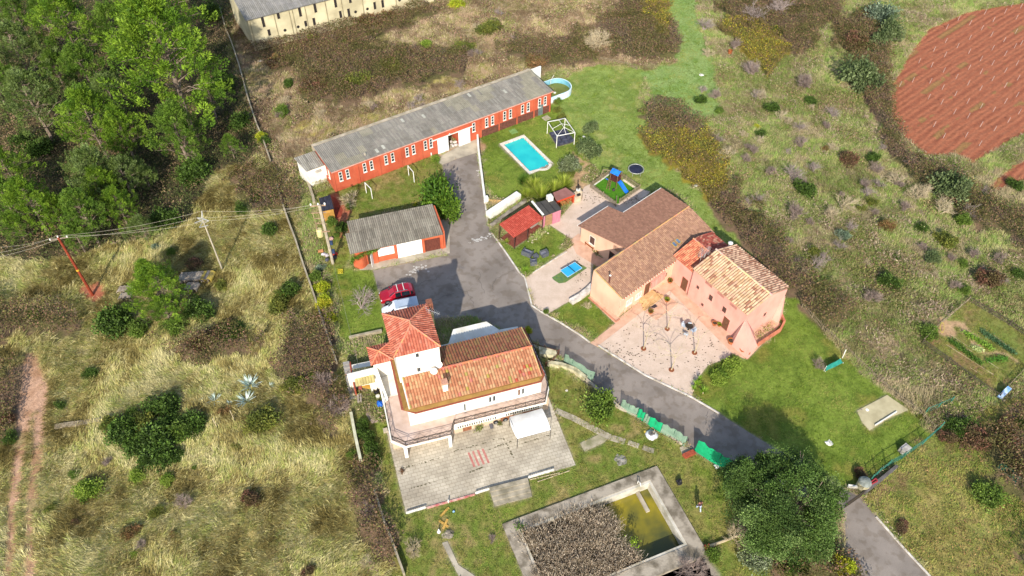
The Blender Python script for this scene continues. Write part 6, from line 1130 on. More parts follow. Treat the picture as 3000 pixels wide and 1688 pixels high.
pollard(568, 1262, [75, 20, 140, -60], 'bare trained tree nearest the lower left corner of the courtyard'); pollard(735, 1122, [60, 130, 200, -20], 'bare trained tree in the middle of the courtyard, furthest from the road'); pollard(928, 1292, [100, 40, 160], 'bare trained tree beside the small round dining set'); pollard(765, 1412, [60, 120, 190, 20, 155], 'bare trained tree closest to the road kerb in the courtyard')
# agaves, palms, grasses
def rosette(r, x, y, rp, n, cols, label, group, name='agave', el=(10, 70), cat='plant', wd=.12, stalk=0, m=None):
    R_ = pxm(r, x, y)*rp; p = r(x, y, stalk+R_*.3); p[2] = 0; rt = root(name, p, label, cat, group); th = rng.uniform(0, 2*pi, n); e = np.radians(rng.uniform(*el, n)); Dv = np.stack([np.cos(th)*np.cos(e), np.sin(th)*np.cos(e), np.sin(e)], -1); W_ = np.stack([-np.sin(th), np.cos(th), np.zeros(n)], -1)
    P = np.repeat([p+np.array([0, 0, .05+stalk])], n, 0); cards('leaves', P, Dv, W_, R_*rng.uniform(.8, 1.15, n), R_*wd, pal(cols, n, jit=.08), m or M_LEAF, parent=rt, origin=p, mid=.3)
    q = MB(); q.tube(p, p+[0, 0, max(.1, stalk)], .07 if stalk else .12, n=7); obj('stem', q, M_TWIGP if stalk else M_BARK, rt); return rt
AG = ['c4d4c8', 'd8e4d8', 'a8bcac']
rosette(RB, 1660, 165, 88, 46, AG, 'largest blue grey agave, top of the group in the left field', 'agaves'); rosette(RB, 1800, 187, 40, 22, AG, 'small agave right of the largest one', 'agaves'); rosette(RB, 1425, 275, 60, 36, AG, 'agave at the left end of the group', 'agaves'); rosette(RB, 1635, 275, 78, 40, AG, 'agave with wide leaves below the largest one', 'agaves'); rosette(RB, 1530, 297, 34, 20, AG, 'small agave between the two lower agaves', 'agaves'); rosette(RB, 1340, 280, 26, 16, AG, 'tiny pale agave left of the others', 'agaves')
for a, b, lb in [((1460, 375), (1449, 468), 'left wooden stake standing below the agaves'), ((1584, 310), (1562, 415), 'right wooden stake standing below the agaves')]: 
    q0 = RB(*b); m = MB(); m.tube(q0, q0+[0, 0, 2.1], .05, n=6); tag(obj('stake', m, M_TWIGP), lb, 'stake', 'stakes below the agaves')
PL = ['6c8e24', '84a82c', '5c7e20', '98b43c']
for x, y, q, lb in [(2320, 60, 50, 'left spiky palm plant at the courtyard corner'), (2370, 110, 55, 'lower spiky palm plant at the courtyard corner'), (2335, 25, 42, 'upper spiky palm plant at the courtyard corner'), (2300, 95, 40, 'small spiky palm plant at the kerb of the courtyard corner')]: rosette(RS, x, y, q, 60, PL, lb, 'palm plants at the courtyard corner', 'palm_plant', (5, 80), 'palm', .07, .35)
rosette(Rh, 600, 1400, 110, 90, PL, 'spiky green palm plant at the kerb corner of the small lawn', None, 'palm_plant', (10, 80), 'palm', .05, .2)
PGR = ['8c9c2c', '9cac3c', '7c8c2c', 'b4b458']
for x, y, q, r_, lb in [(1850, 840, 75, Rz, 'tall arching pampas grass at the lower edge of the pool lawn'), (1900, 900, 85, Rz, 'pampas grass nearest the black roofed hut'), (1990, 860, 80, Rz, 'pampas grass above the white cowl'), (2060, 820, 75, Rz, 'pampas grass behind the log store'), (1800, 900, 60, Rz, 'pampas grass at the end of the thick white wall'), (1780, 800, 55, Rz, 'dark green palm like tuft above the pampas grass')]:
    rosette(r_, x, y, q*1.35, 700, PGR if 'dark' not in lb else GREENS, lb, 'pampas grasses by the pool lawn', 'pampas_grass', (15, 85), 'grass', .03, 0)
rosette(Rh, 270, 900, 95, 220, PGR, 'pampas grass in front of the left end of the red shelter', None, 'pampas_grass', (30, 85), 'grass', .025, 0)
for o in PINE+[b for v_ in BUSH.values() for b in v_]+[b for v_ in BARE.values() for b in v_]:
    for ch in list(o.children): bpy.data.objects.remove(ch)
    bpy.data.objects.remove(o)
# ================================================================ WALLS AND FENCES
M_BLOCK = mat('block_wall', 'a89c84', '8c806a', 1.2, .95, bump=.4)
def pl(r, *q): return [r(*a) for a in q]
low_wall('boundary_wall', pl(RF1, (1700, 70), (1750, 250), (1790, 340), (1850, 520), (1920, 780), (1990, 990), (2030, 1080), (2092, 1262)), .2, .8, M_BLOCK, 'thin grey boundary wall between the pine wood and the waste ground', 'wall')
low_wall('boundary_wall', pl(RL, (1965, 120), (2000, 240), (2040, 360), (2100, 520), (2150, 680), (2210, 850), (2290, 1090), (2330, 1200), (2385, 1370)), .2, .8, M_BLOCK, 'long thin boundary wall between the dry grass field and the garage side garden', 'wall')
low_wall('boundary_wall', pl(Ra, (370, 960), (440, 1150), (500, 1330), (520, 1449)), .35, .6, M_BLOCK, 'low stone wall running down from the white annex', 'wall')
low_wall('white_wall', pl(RB, (2340, 380), (2370, 540), (2403, 688)), .32, .75, mat('dull_white_wall', 'c8c4a8', 'a8a488', 1.5, .9), 'low whitish wall standing alone between bare thicket and dark hedge', 'wall')
low_wall('boundary_wall', pl(RS, (0, 850), (60, 1050), (120, 1200), (210, 1449)), .2, .8, M_BLOCK, 'dark boundary wall left of the south lawn', 'wall')
low_wall('boundary_wall', pl(Rh2, (300, 590), (530, 540)), .3, .5, M_BLOCK, 'low weathered wall across the lawn left of the tower', 'wall')
low_wall('stone_wall', [RB(370, 462), RB(450, 448), RB(560, 435), RB(670, 415)], .6, .3, mat('dry_stone', 'a4947a', '7c6e58', 2.5, .95, bump=.9, bscale=4), 'ruined dry stone wall beside the dirt track', 'wall')
low_wall('garden_wall', [W.p(18.9, 17.8), RS(1500, 20), RS(1760, 240), RS(1900, 300), RS(2215, 500)], .3, .35, M_CONC, 'low concrete kerb wall carrying the green netting along the road', 'wall')
low_wall('stone_path', pl(RS, (1300, 255), (1430, 310), (1600, 400), (1700, 450), (1800, 480)), .75, .06, M_CONC, 'worn concrete path crossing the grass between patio and road', 'path')
low_wall('stone_path', pl(RS, (1825, 485), (1900, 512)), .6, .07, M_CONC, 'pale slab at the end of the worn concrete path', 'slab'); low_wall('stone_path', pl(RS, (1930, 520), (1965, 535), (2010, 548)), .6, .07, M_CONC, 'last broken slab of the worn concrete path', 'slab')
m = MB(); m.prism([RS(x, y) for x, y in [(1475, 490), (1620, 425), (1700, 445), (1640, 490), (1510, 550)]], 0, .05); obj('concrete_slab', m, mat('mossy_concrete', 'a89c84', '7c7858', 1.2, .95), None, 'mossy broken concrete slab beside the worn path', 'slab')
m = MB(); m.prism([RS(x, y) for x, y in [(480, 1210), (520, 1200), (600, 1370), (720, 1449), (700, 1500), (600, 1449), (560, 1370)]], 0, .05); obj('concrete_path', m, M_CONC, None, 'narrow old concrete path at the bottom of the south lawn', 'path')
m = MB(); m.blob(RS(525, 1150), .55, 3, .35, 10, .3); obj('rubble_heap', m, M_OLDC, None, 'low rubble heap at the top of the narrow old path', 'rubble')
m = MB(); m.blob(RS(1765, 610), .6, 5, .25, 10, .35); obj('ash_heap', m, mat('grey_ash', '9c968c', '6c665c', 2, .95), None, 'grey ash patch in the middle of the south lawn', 'ash heap')
# concrete steps of the patio
st = root('patio_steps', RS(970, 850), 'broad old concrete steps leading from the patio to the south lawn', 'steps')
P0, P1, P2, P3 = RS(820, 822), RS(1098, 752), RS(1130, 878), RS(860, 948)
for i in range(4):
    a = P0+(P3-P0)*i/4; b = P1+(P2-P1)*i/4; c = P1+(P2-P1)*(i+1)/4; d = P0+(P3-P0)*(i+1)/4; m = MB(); m.prism([a, b, c, d], 0, .4-.09*i); obj('step', m, mat('mossy_step', 'a89c86', '78705c', 1.1, .95), st)
# patio white balustrade pieces and red edge
def balustrade(pts, label, mt=M_WHITE, h=.36):
    mb = MB(); 
    for a, b in zip(pts[:-1], pts[1:]):
        a, b = np.array(a)*[1, 1, 0], np.array(b)*[1, 1, 0]; L = np.linalg.norm(b-a); mb.bar(a+[0, 0, h], b+[0, 0, h], .12, .07); mb.bar(a+[0, 0, .1], b+[0, 0, .1], .1, .07); n = int(L/.22)
        for i in range(n+1): q = a+(b-a)*i/max(1, n); mb.tube(q+[0, 0, .1], q+[0, 0, h], .035, n=5)
    return obj('balustrade', mb, mt, None, label, 'balustrade')
balustrade([W.p(.05, -.05), W.p(2.1, .0)], 'white balustrade piece at the lower left patio corner'); balustrade([W.p(7.5, .0), W.p(9.15, .05)], 'white balustrade piece left of the patio steps'); balustrade([W.p(13.4, .1), W.p(16.3, .15)], 'white balustrade piece right of the patio steps')
m = MB(); m.fbox(W, 2.2, 7.4, -.12, .06, .0, .16); obj('red_edging', m, mat('faded_red_edge', 'b0605c', 'c8a898', 1.8, .9), None, 'faded red edging along the lower side of the patio', 'edging')
mb = MB()
for u in (8.25, 8.75, 9.3, 9.85):
    mb.poly([W.p(u-.12, 3.1, .0635), W.p(u+.12, 3.1, .0635), W.p(u-.05, 5.0, .0635), W.p(u-.29, 5.0, .0635)])
obj('red_paving_stripes', mb, mat('red_paving', 'a8645c', 'b47c70', 2, .9), kind='structure')
mb = MB(); g = random.Random(5)
for u0, v0, u1, v1 in [(.5, 5.2, 5, 5.3), (6.6, 5.6, 12, 5.7), (10.4, 4.7, 13, 4.9), (7.5, 2.6, 9.2, 2.8), (0.6, 2.6, 6, 2.7), (14, 4.3, 18.4, 4.5), (12.3, 5.6, 12.6, 2.9)]:
    for i in range(26):
        t = g.random(); q = W.p(u0+(u1-u0)*t+g.gauss(0, .04), v0+(v1-v0)*t+g.gauss(0, .04), .0625+i*.00004); r = g.uniform(.02, .07); mb.poly([q+np.array([r*cos(a)*2, r*sin(a), 0]) for a in (0, 1.2, 2.4, 3.7, 5)])
obj('moss_in_joints', mb, mat('moss_dark', '5c543c', '4c4830', 3, .95), kind='structure')
# picket and wire fences
def picket(name, pts, h, step, mt, label, cat='fence', lean=0, pw_=.05, post=2.4, rails=(.25, .8), z0=0):
    rt = root(name, np.array(pts[0])*[1, 1, 0], label, cat); pk = MB(); rl = MB(); po = []; R = random.Random(len(pts))
    for a, b in zip(pts[:-1], pts[1:]):
        a = np.array(a)*[1, 1, 0]; b = np.array(b)*[1, 1, 0]; L = np.linalg.norm(b-a); n = int(L/step)
        for i in range(n): q = a+(b-a)*(i+.5)/n; pk.tube(q, q+[R.gauss(0, .02+lean), R.gauss(0, .02+lean), h*R.uniform(.92, 1.06)], pw_/2, n=4)
        for f in rails: rl.bar(a+[0, 0, h*f], b+[0, 0, h*f], .04, .06)
        k = max(1, int(round(L/post))); po += [a+(b-a)*i/k for i in range(k)]
    po.append(np.array(pts[-1])*[1, 1, 0]); obj('pickets', pk, mt, rt); obj('rail', rl, mt, rt)
    for q in po: m = MB(); m.tube(q, q+[0, 0, h*1.12], .06, n=6); obj('post', m, mt, rt)
    return rt
M_PICK = mat('weathered_timber', '94866c', '74664e', 4, .9); M_PICKD = mat('dark_timber_fence', '5c5244', '443c32', 4, .9)
pc = [(295, 830), (980, 290), (1790, 905), (1075, 1400)]
PC_ = [Rp(*q) for q in [(300, 835), (985, 345), (1790, 890), (1180, 1310)]]; PCl = Rp(1075, 1395)
picket('picket_fence', [PCl, PC_[0], PC_[1], PC_[2], PC_[3]], .95, .14, M_PICK, 'low weathered picket fence around the square playground')
picket('picket_fence', [PCl, Rp(1085, 1230)*[1, 1, 0]], .9, .14, M_PICK, 'short open picket gate of the playground', 'gate')
m = MB(); q = [Rp(x, y) for x, y in [(390, 780), (930, 400), (1660, 880), (1140, 1330)]]; m.poly([p+np.array([0, 0, .025]) for p in q]); obj('artificial_turf', m, mat('vivid_turf', '3c6c0c', '4c7c12', 3, .95, bump=.3), None, 'vivid green artificial turf square inside the playground fence', 'turf')
low_wall('turf_kerb', [Rp(370, 790), Rp(930, 390)], .2, .15, M_WALLW, 'white kerb along the upper left side of the playground turf', 'kerb'); low_wall('turf_kerb', [Rp(1300, 600), Rp(1680, 850)], .25, .15, mat('cream_kerb', 'd8c8ac', 'c4b498', 2, .9), 'cream kerb along the upper right side of the playground turf', 'kerb')
picket('picket_fence', pl(RE, (640, 0), (750, 120), (870, 230), (940, 300), (1050, 400), (1150, 490), (1240, 555), (1290, 600), (1350, 660)), .9, .22, M_PICK, 'long weathered picket fence between the lawn and the right hillside')
picket('garden_fence', pl(Rgd, (465, 55), (620, 140), (760, 225), (870, 300)), .95, .2, M_PICKD, 'upper right timber slat fence of the vegetable garden'); picket('garden_fence', pl(Rgd, (465, 60), (280, 215), (145, 350)), .9, .35, M_PICK, 'upper left timber fence of the vegetable garden'); picket('garden_fence', pl(Rgd, (145, 350), (330, 480), (500, 610), (685, 735)), .8, .16, M_PICKD, 'lower left dark slat fence of the vegetable garden'); picket('garden_fence', pl(Rgd, (685, 735), (770, 640), (870, 535)), .9, .4, M_PICK, 'lower right thin fence of the vegetable garden')
picket('picket_fence', pl(R16, (385, 425), (480, 440), (570, 465), (640, 495)), .6, .25, M_PICK, 'low rail fence at the top end of the pale lawn')
# green windbreak netting
def net_mat(nm, c1, a): m_ = mat(nm, c1, tuple(x*.8 for x in hexc(c1)), 1.6, .8); m_.node_tree.nodes['Principled BSDF'].inputs['Alpha'].default_value = a; return m_
NG, NP = net_mat('green_netting', '0c9c64', .93), net_mat('faded_netting', '8aa88c', .62)
def netting(name, P, h, mt, label, lean=.25, cat='netting'):
    rt = root(name, P[0]*[1, 1, 0], label, cat, None); mb = MB(); pts = []
    for a, b in zip(P[:-1], P[1:]):
        for t in np.linspace(0, 1, 7)[:-1]: pts.append(a+(b-a)*t)
    pts.append(P[-1]); pts = [p*[1, 1, 0] for p in pts]; d = unit(pts[-1]-pts[0]); n = np.array([-d[1], d[0], 0]); rows = []
    for j in range(5):
        f = j/4; rows.append([p+n*(lean*f*h+.09*sin(i*1.9+j)*f)+np.array([0, 0, .12+f*h*(1+.06*sin(i*1.1))]) for i, p in enumerate(pts)])
    V = [v for r_ in rows for v in r_]; m_ = len(pts); F_ = [(j*m_+i, j*m_+i+1, (j+1)*m_+i+1, (j+1)*m_+i) for j in range(4) for i in range(m_-1)]; mb.add(V, F_); obj('net', mb, mt, rt, smooth=True)
    for q in (pts[0], pts[len(pts)//2], pts[-1]): m = MB(); m.tube(q+n*.02, q+n*(lean*h+.05)+[0, 0, h*1.12], .03, n=6); obj('post', m, flat('green_post', '2c5444', .6), rt)
Gp = lambda *q: [RS(*a) for a in q]
netting('road_netting', [G(1650, 1062), G(1672, 1080), G(1735, 1118)], 1.3, NP, 'faded netting over the stone wall at the right end of the white house'); netting('road_netting', Gp((1765, 235), (1815, 275), (1880, 300)), 1.3, NP, 'faded netting panel just right of the round roadside tree')
netting('road_netting', Gp((1882, 302), (1925, 335)), 1.3, NG, 'small bright green netting panel along the road'); netting('road_netting', Gp((1928, 338), (1960, 362)), 1.3, NP, 'narrow faded netting panel between two green ones'); netting('road_netting', Gp((1962, 364), (2050, 415)), 1.35, NG, 'wider bright green netting panel above the white sack'); netting('road_netting', Gp((2052, 417), (2140, 460), (2225, 515)), 1.4, NP, 'long faded netting panel right of the white sack')
netting('gate_netting', [Rf(625, 485), Rf(780, 590), Rf(920, 670), Rf(960, 690)], 1.7, NG, 'large bright green netting sheet beside the great oak')
m = MB(); m.prism([Rf(505, 530), Rf(605, 485), Rf(640, 520), Rf(540, 565)], 0, .45); obj('brick_pier', m, mat('red_brick_pier', 'a04c34', '843c28', 5, .85), None, 'low red brick pier at the gap in the green netting', 'pier')
m = MB(); m.prism([Rf(480, 450), Rf(520, 435), Rf(600, 480), Rf(510, 525)], 0, .12); obj('concrete_slab', m, M_CONC, None, 'pale concrete slab in front of the red brick pier', 'slab')
m = MB(); m.blob(Rf(200, 325), .72, 8, .55, 12, .12); sk = obj('rubble_sack', m, mat('white_sack', 'd4d4d4', 'b4b4b8', 2, .6), None, 'big white open sack of rubble beside the green netting', 'sack', smooth=True); q = Rf(200, 320)*[1, 1, 0]; m = MB(); m.blob(q+[0, 0, .34], .36, 4, .4, 9, .3); obj('rubble', m, mat('dark_rubble', '6c6864', '4c4844', 4, .9), sk)
m = MB(); m.blob(Rf(130, 290), .22, 2, .7, 8); obj('yellow_bag', m, flat('yellow_bag', 'c8b050'), None, 'small yellowish bag left of the white rubble sack', 'bag')
m = MB(); m.prism([RE(110, 1292), RE(138, 1285), RE(142, 1322), RE(122, 1325)], 0, .5); obj('brick_block', m, mat('red_brick_pier', 'a04c34'), None, 'small red brick block at the right corner of the old basin', 'block')
# stone retaining wall and iron fence at the house end
m = MB(); m.prism([Rf2(60, 225), Rf2(230, 262), Rf2(240, 300), Rf2(210, 318), Rf2(70, 300)], 0, .8); m.prism([Rf2(150, 395), Rf2(300, 415), Rf2(420, 470), Rf2(520, 540), Rf2(545, 520), Rf2(430, 430), Rf2(290, 380), Rf2(150, 360)], 0, .7); obj('stone_retaining_wall', m, mat('cream_stone', 'ccc2a0', '8c8464', 1.7, .95, bump=.8, bscale=3.5), None, 'cream stone retaining wall at the right end of the white house', 'wall')
picket('iron_fence', [Rf2(-10, 190), Rf2(120, 235), Rf2(262, 275)], 1.0, .16, mat('rust_iron', '6c4434', '543426', 5, .7), 'rusty iron railing above the stone wall beside the road', pw_=.03); picket('iron_fence', [Rf2(130, 395), Rf2(210, 350), Rf2(262, 275)], .9, .22, mat('rust_iron', '6c4434'), 'short rusty railing at the corner of the stone wall', pw_=.035)
# entrance gate and mesh fence
gt = root('entrance_gate', Rgt(440, 580), 'dark metal sliding entrance gate across the road', 'gate'); a, b = Rgt(330, 680), Rgt(560, 520); m = MB()
for i in range(26): q = a+(b-a)*i/25; m.bar(q+[0, 0, .1], q+[0, 0, 1.45], .035, .035)
obj('bars', m, M_IRON, gt); m = MB(); m.bar(a+[0, 0, .15], b+[0, 0, .15], .07, .1); m.bar(a+[0, 0, 1.45], b+[0, 0, 1.45], .07, .1); obj('frame', m, M_IRON, gt)
m = MB(); a2, b2 = Rgt(575, 505), Rgt(1010, 150); m.bar(a2+[0, 0, .35], b2+[0, 0, .35], .3, .7); obj('boundary_wall', m, mat('dark_plinth', '68625e', '524c48', 2, .9), None, 'dark grey low wall running from the entrance gate towards the hillside', 'wall')
picket('mesh_fence', [Rgt(665, 330), Rgt(760, 240), Rgt(900, 130), Rgt(1092, 20)], 1.4, .3, flat('mesh_green', '3c7c68', .6, alpha=.9), 'green mesh fence beside the dark low wall right of the gate', pw_=.02, rails=(.1, .5, .95), post=2)
picket('mesh_fence', [Rgt(1092, 20), RE(1290, 740), RE(1380, 660)], 1.4, .3, flat('mesh_green', '3c7c68'), 'green mesh fence from the meadow up to the picket fence corner', pw_=.02, rails=(.1, .5, .95), post=2.5)
picket('mesh_fence', [RE(1305, 572), RE(1440, 515)], 1.1, .3, flat('mesh_green', '3c7c68'), 'short piece of green mesh fence right of the concrete pad', pw_=.02, rails=(.1, .95), post=2)
c = Rgt(560, 400)*[1, 1, 0]; gp = root('gate_pillar', c, 'round cream stone gate pillar with grey domed cap', 'pillar'); m = MB(); m.lathe(c, [(.62, 0), (.65, .6), (.6, 1.2)], 16); obj('stone_shaft', m, mat('cream_stone', 'ccc2a0'), gp); m = MB(); m.lathe(c+[0, 0, 1.202], [(.7, 0), (.58, .2), (.25, .38), (.02, .42)], 12); obj('domed_cap', m, mat('grey_cap', '848880', '646860', 2, .9), gp)
m = MB(); A2 = [Rgt(*q) for q in [(640, 395), (715, 335), (735, 370), (665, 408)]]
for i in range(4): m.bar(A2[i]+[0, 0, .9], A2[(i+1) % 4]+[0, 0, .9], .1, .1); m.bar(A2[i], A2[i]+[0, 0, .9], .07, .07)
obj('metal_stand', m, flat('red_paint', 'a83038', .6), None, 'small red metal stand beside the gate pillar', 'stand')
m = MB(); m.box(RE(1190, 775), 1.1, .8, .7, radians(35)); obj('stone_box', m, mat('pale_box', 'b4aca0', '948c80', 2, .9), None, 'pale square box at the mesh fence above the gate', 'box')
netting('fallen_netting', [RE(1690, 870), RE(1750, 910), RE(1790, 950)], .9, net_mat('dark_netting', '2c6450', .7), 'dark green net hanging in the bushes at the right edge')
# concrete pad
m = MB(); m.prism([RE(x, y) for x, y in [(938, 560), (1100, 475), (1215, 555), (1130, 590), (1005, 665), (965, 620)]], 0, .08); obj('concrete_pad', m, mat('tan_concrete', 'b8ac88', 'a09472', .8, .95), None, 'tan concrete pad on the lawn next to the picket fence', 'pad')
balustrade([RE(1035, 640), RE(1150, 568)], 'white balustrade section lying on the tan concrete pad', M_WHITE, .22)
m = MB(); m.blob(RE(992, 555), .28, 3, .4); obj('white_stone', m, M_WALLW, None, 'white stone on the left side of the tan concrete pad', 'stone')
m = MB(); m.blob(RE(962, 552), .2, 4, .5); obj('brown_stone', m, M_OLDC, None, 'brown stone beside the white stone on the concrete pad', 'stone')
# green sheet over a goal
gs = root('covered_goal', RE(815, 330), 'turquoise green sheet stretched over a low frame on the lawn', 'sheet'); P = [RE(770, 345, .1), RE(865, 300, .1), RE(850, 278, 1.0), RE(775, 318, 1.0)]; mb = MB(); N = 8; V = []
for i in range(N+1):
    for j in range(N+1): s_, t = i/N, j/N; q = (P[0]*(1-s_)+P[1]*s_)*(1-t)+(P[3]*(1-s_)+P[2]*s_)*t; V.append(q+[0, 0, .12*sin(s_*9+t*5)*.5-.15*sin(pi*s_)*sin(pi*t)])
mb.add(V, [(i*(N+1)+j, (i+1)*(N+1)+j, (i+1)*(N+1)+j+1, i*(N+1)+j+1) for i in range(N) for j in range(N)]); obj('cloth', mb, mat('turquoise_cloth', '2c8c7c', '1f7468', 2, .7), gs, smooth=True)
m = MB(); 
for q in P: m.tube(q*[1, 1, 0], q+[0, 0, .05], .03)
obj('frame_leg', m, M_WHITE, gs); q = RE(860, 275); m = MB(); m.tube(q, q+[.1, .3, 1.3], .05); obj('white_post', m, M_WHITE, None, 'white post standing beside the turquoise green sheet', 'post')
# vegetable garden rows
for k, ((a, b), cols, lb) in enumerate([(((445, 280), (640, 400)), ['7c9c34', '8ca840', '6c8c30'], 'row of light green lettuces in the vegetable garden'), (((560, 270), (800, 430)), ['4c6c44', '5c7c50', '44603c'], 'row of blue green cabbages in the vegetable garden'), (((340, 330), (560, 500)), ['4c6c24', '5c7c2c'], 'row of dark green plants left of the lettuces'), (((600, 480), (740, 460)), ['4c7c28', '5c8c30'], 'patch of dark green plants below the lettuces'), (((500, 385), (560, 410)), ['a8b46c', 'b8c080'], 'small cluster of pale green plants beside the lettuces')]):
    ivy('vegetable_row', [Rgd(*a)+[0, 0, .1], Rgd(*b)+[0, 0, .1]], 1500 if k < 3 else 500, .2, cols, size=(.1, .22), label=lb, cat='vegetable row')
for k, (a, b) in enumerate([((340, 290), (520, 410)), ((345, 322), (500, 415)), ((315, 362), (650, 575)), ((585, 465), (690, 535)), ((485, 525), (570, 580)), ((650, 295), (800, 410))]):
    m = MB(); m.tube(Rgd(*a)+[0, 0, .08], Rgd(*b)+[0, 0, .08], .025, n=5); obj('irrigation_pipe', m, M_TWIGP, None, ['upper thin pale pipe between the lettuce rows', 'second thin pale pipe beside the lettuces', 'longest thin pale pipe across the vegetable garden', 'short pale pipe below the dark plants', 'short pale pipe near the lower left garden fence', 'pale pipe along the blue green cabbages'][k], 'pipe')
m = MB(); m.bar(Rgd(690, 740, .2), Rgd(765, 665, .9), .5, .35); obj('blue_tarpaulin', m, mat('blue_tarp', '5c8cc0', 'b4c4d4', 2, .6), None, 'blue and white tarpaulin bundle at the lower corner of the vegetable garden', 'tarpaulin')
m = MB(); 
for k in range(3): t0 = k*1.3; m.path([Rgd(290+14*cos(t0+t), 240+35*sin(t0+t), .3+.2*k) for t in np.linspace(0, 4, 8)], .025, 5)
obj('yellow_hose', m, flat('yellow_hose', 'c0b030', .5), None, 'coiled yellow hose on the upper left garden fence', 'hose')
m = MB()
for k in range(6): m.path([Rh2(235+18*cos(t), 108+16*sin(t+k), .05+.05*k) for t in np.linspace(0, 6.3, 12)], .03, 5)
obj('yellow_hose', m, flat('yellow_hose', 'c0b030'), None, 'coiled yellow hose beside the foot of the concrete mast', 'hose')
# vine stakes on the ploughed field
sp0 = None; ST_ = []
for (x, y) in [(1225, 35), (1195, 65), (1140, 105), (1100, 70), (1248, 95), (1245, 160), (1190, 200), (1130, 175), (1085, 145), (1030, 120), (975, 100), (920, 140), (1270, 40), (1270, 215), (1240, 230), (1135, 240), (1080, 290), (1025, 255), (1028, 190), (970, 230), (915, 205), (860, 245), (1195, 265), (1135, 310), (1080, 350), (1025, 330), (965, 375), (912, 270), (905, 345), (848, 320), (1195, 345), (1195, 415), (1135, 385), (1078, 430), (1020, 405), (1018, 490), (960, 455), (900, 425), (895, 495), (842, 395), (1250, 310), (1255, 380), (1250, 460), (1195, 490), (1140, 530), (1080, 600), (1080, 515), (1020, 560), (955, 540), (860, 600), (905, 655), (1010, 650), (1075, 690), (1145, 620), (1210, 580), (1260, 540), (760, 390), (700, 410), (835, 470), (790, 300)]:
    q = RV(x, y)
    if sp0 is None: m = MB(); m.tube(q+[0, 0, .05], q+[0, 0, 1.1], .035, n=5); sp0 = obj('vine_stake', m, mat('pale_stake', 'b8a8a0', '9c8c84', 3, .9), None, 'thin pale vine stake standing in the red ploughed field', 'stake', 'vine stakes in the ploughed field'); base_ = np.array(sp0.location)-q
    else: o = sp0.copy(); COL.objects.link(o); o.location = tuple(q+base_)
# ================================================================ MASTS AND WIRES
mp = root('timber_pole', RL(655, 880), 'tall rust red utility pole leaning over the dry grass, in red soil', 'utility pole'); a, b = RL(655, 880), RL(408, 445, 10.4); a = a*[1, 1, 1]; b = np.array([a[0], a[1], 10.4]); m = MB(); m.tube(a, b, .2, .14, 10); obj('pole', m, mat('rust_pole', '8c3c24', '702c1a', 3, .7), mp)
m = MB(); m.bar(b-[1.0, .3, .25], b+[1.0, .3, -.25], .1, .12); obj('crossarm', m, M_BARK, mp)
m = MB(); m.tube(a+[0, 0, 4.6], a+[0, 0, 4.85], .2, n=10); obj('yellow_band', m, flat('yellow_band', 'd0a030'), mp)
T1 = [b+np.array([dx, dx*.3, z]) for dx, z in ((-.9, 0), (0, .25), (.9, 0))]
for q in T1: m = MB(); m.lathe(q-[0, 0, .25], [(.06, 0), (.1, .08), (.06, .16), (.08, .24)], 8); obj('insulator', m, M_WHITE, mp)
mc = root('concrete_mast', RL(1575, 705), 'slim grey concrete mast with white steel crossarms in the dry grass', 'utility pole'); a = RL(1575, 705); b = np.array([a[0], a[1], 9.2]); m = MB(); m.tube(a, b, .12, .08, 8); obj('pole', m, M_CONC, mc); m = MB()
T2 = [b+np.array([dx, dy, z]) for dx, dy, z in ((-.7, .2, .1), (0, .6, .9), (.9, -.3, .1))]
for q in T2: m.bar(b-[0, 0, .6], q, .06, .06); m.bar(b+[0, 0, .3], q, .05, .05)
m.bar(T2[0], T2[2], .07, .07); m.bar(b+[-.3, -.9, -.5], b+[.7, -.5, -.5], .07, .07); m.bar(b+[-.3, -.9, -.5], b+[0, 0, -.3], .06, .06); m.bar(b+[-1, -.3, -.3], b+[.3, .1, 0], .06, .06); obj('crossarm', m, mat('galvanised', 'c4c2bc'), mc)
mt_ = root('transformer_mast', Rbx(425, 1300), 'tall white concrete mast carrying a transformer and steel frames beside the garage', 'utility pole'); a = Rbx(425, 1300)*[1, 1, 0]; b = np.array([a[0], a[1], 10.6]); m = MB(); m.bar(a, b, .34, .26); obj('pole', m, mat('white_mast', 'a89c88', '8c806c', 1.5, .9), mt_)
def zat(z, dx=0, dy=0): return np.array([a[0]+dx, a[1]+dy, z])
m = MB(); m.bar(zat(10.3, -1.2, .1), zat(10.3, .7, .3), .12, .12); m.bar(zat(9.2, -1.3, 0), zat(9.2, .6, .2), .1, .1); m.bar(zat(6.2, -.9, -.3), zat(6.2, .6, -.1), .12, .12); m.bar(zat(6.2, -.9, -.3), zat(9.2, -1.1, 0), .06, .06); m.bar(zat(6.2, -.9, -.3), zat(6.2, -.9, .6), .08, .08); m.bar(zat(7.4, -1.0, 0), zat(7.4, .4, 0), .07, .07); m.bar(zat(8.3, -1.0, 0), zat(8.3, .4, 0), .07, .07); m.bar(zat(7.4, -1.0, 0), zat(8.3, .3, 0), .05, .05); obj('steel_frame', m, mat('tan_steel', 'a88c70', '8c7058', 3, .7), mt_)
m = MB(); m.lathe(zat(5.3, -.75, -.1), [(.34, 0), (.42, .1), (.42, 1.1), (.3, 1.25)], 14); obj('transformer', m, mat('cream_tank', 'c8bc88', 'b0a470', 2, .6), mt_)
T3 = [zat(10.5, -1.1, .1), zat(10.5, -.2, .2), zat(10.5, .6, .3)]
for q in T3: m = MB(); m.lathe(q-[0, 0, .1], [(.09, 0), (.13, .15), (.08, .3)], 8); obj('insulator', m, M_WHITE, mt_)
for k in range(2): m = MB(); m.box(zat(3.6-1.6*k, .38, .1), .35, .3, .6); obj('fuse_box', m, flat('blue_box', '2c3c58'), mt_)
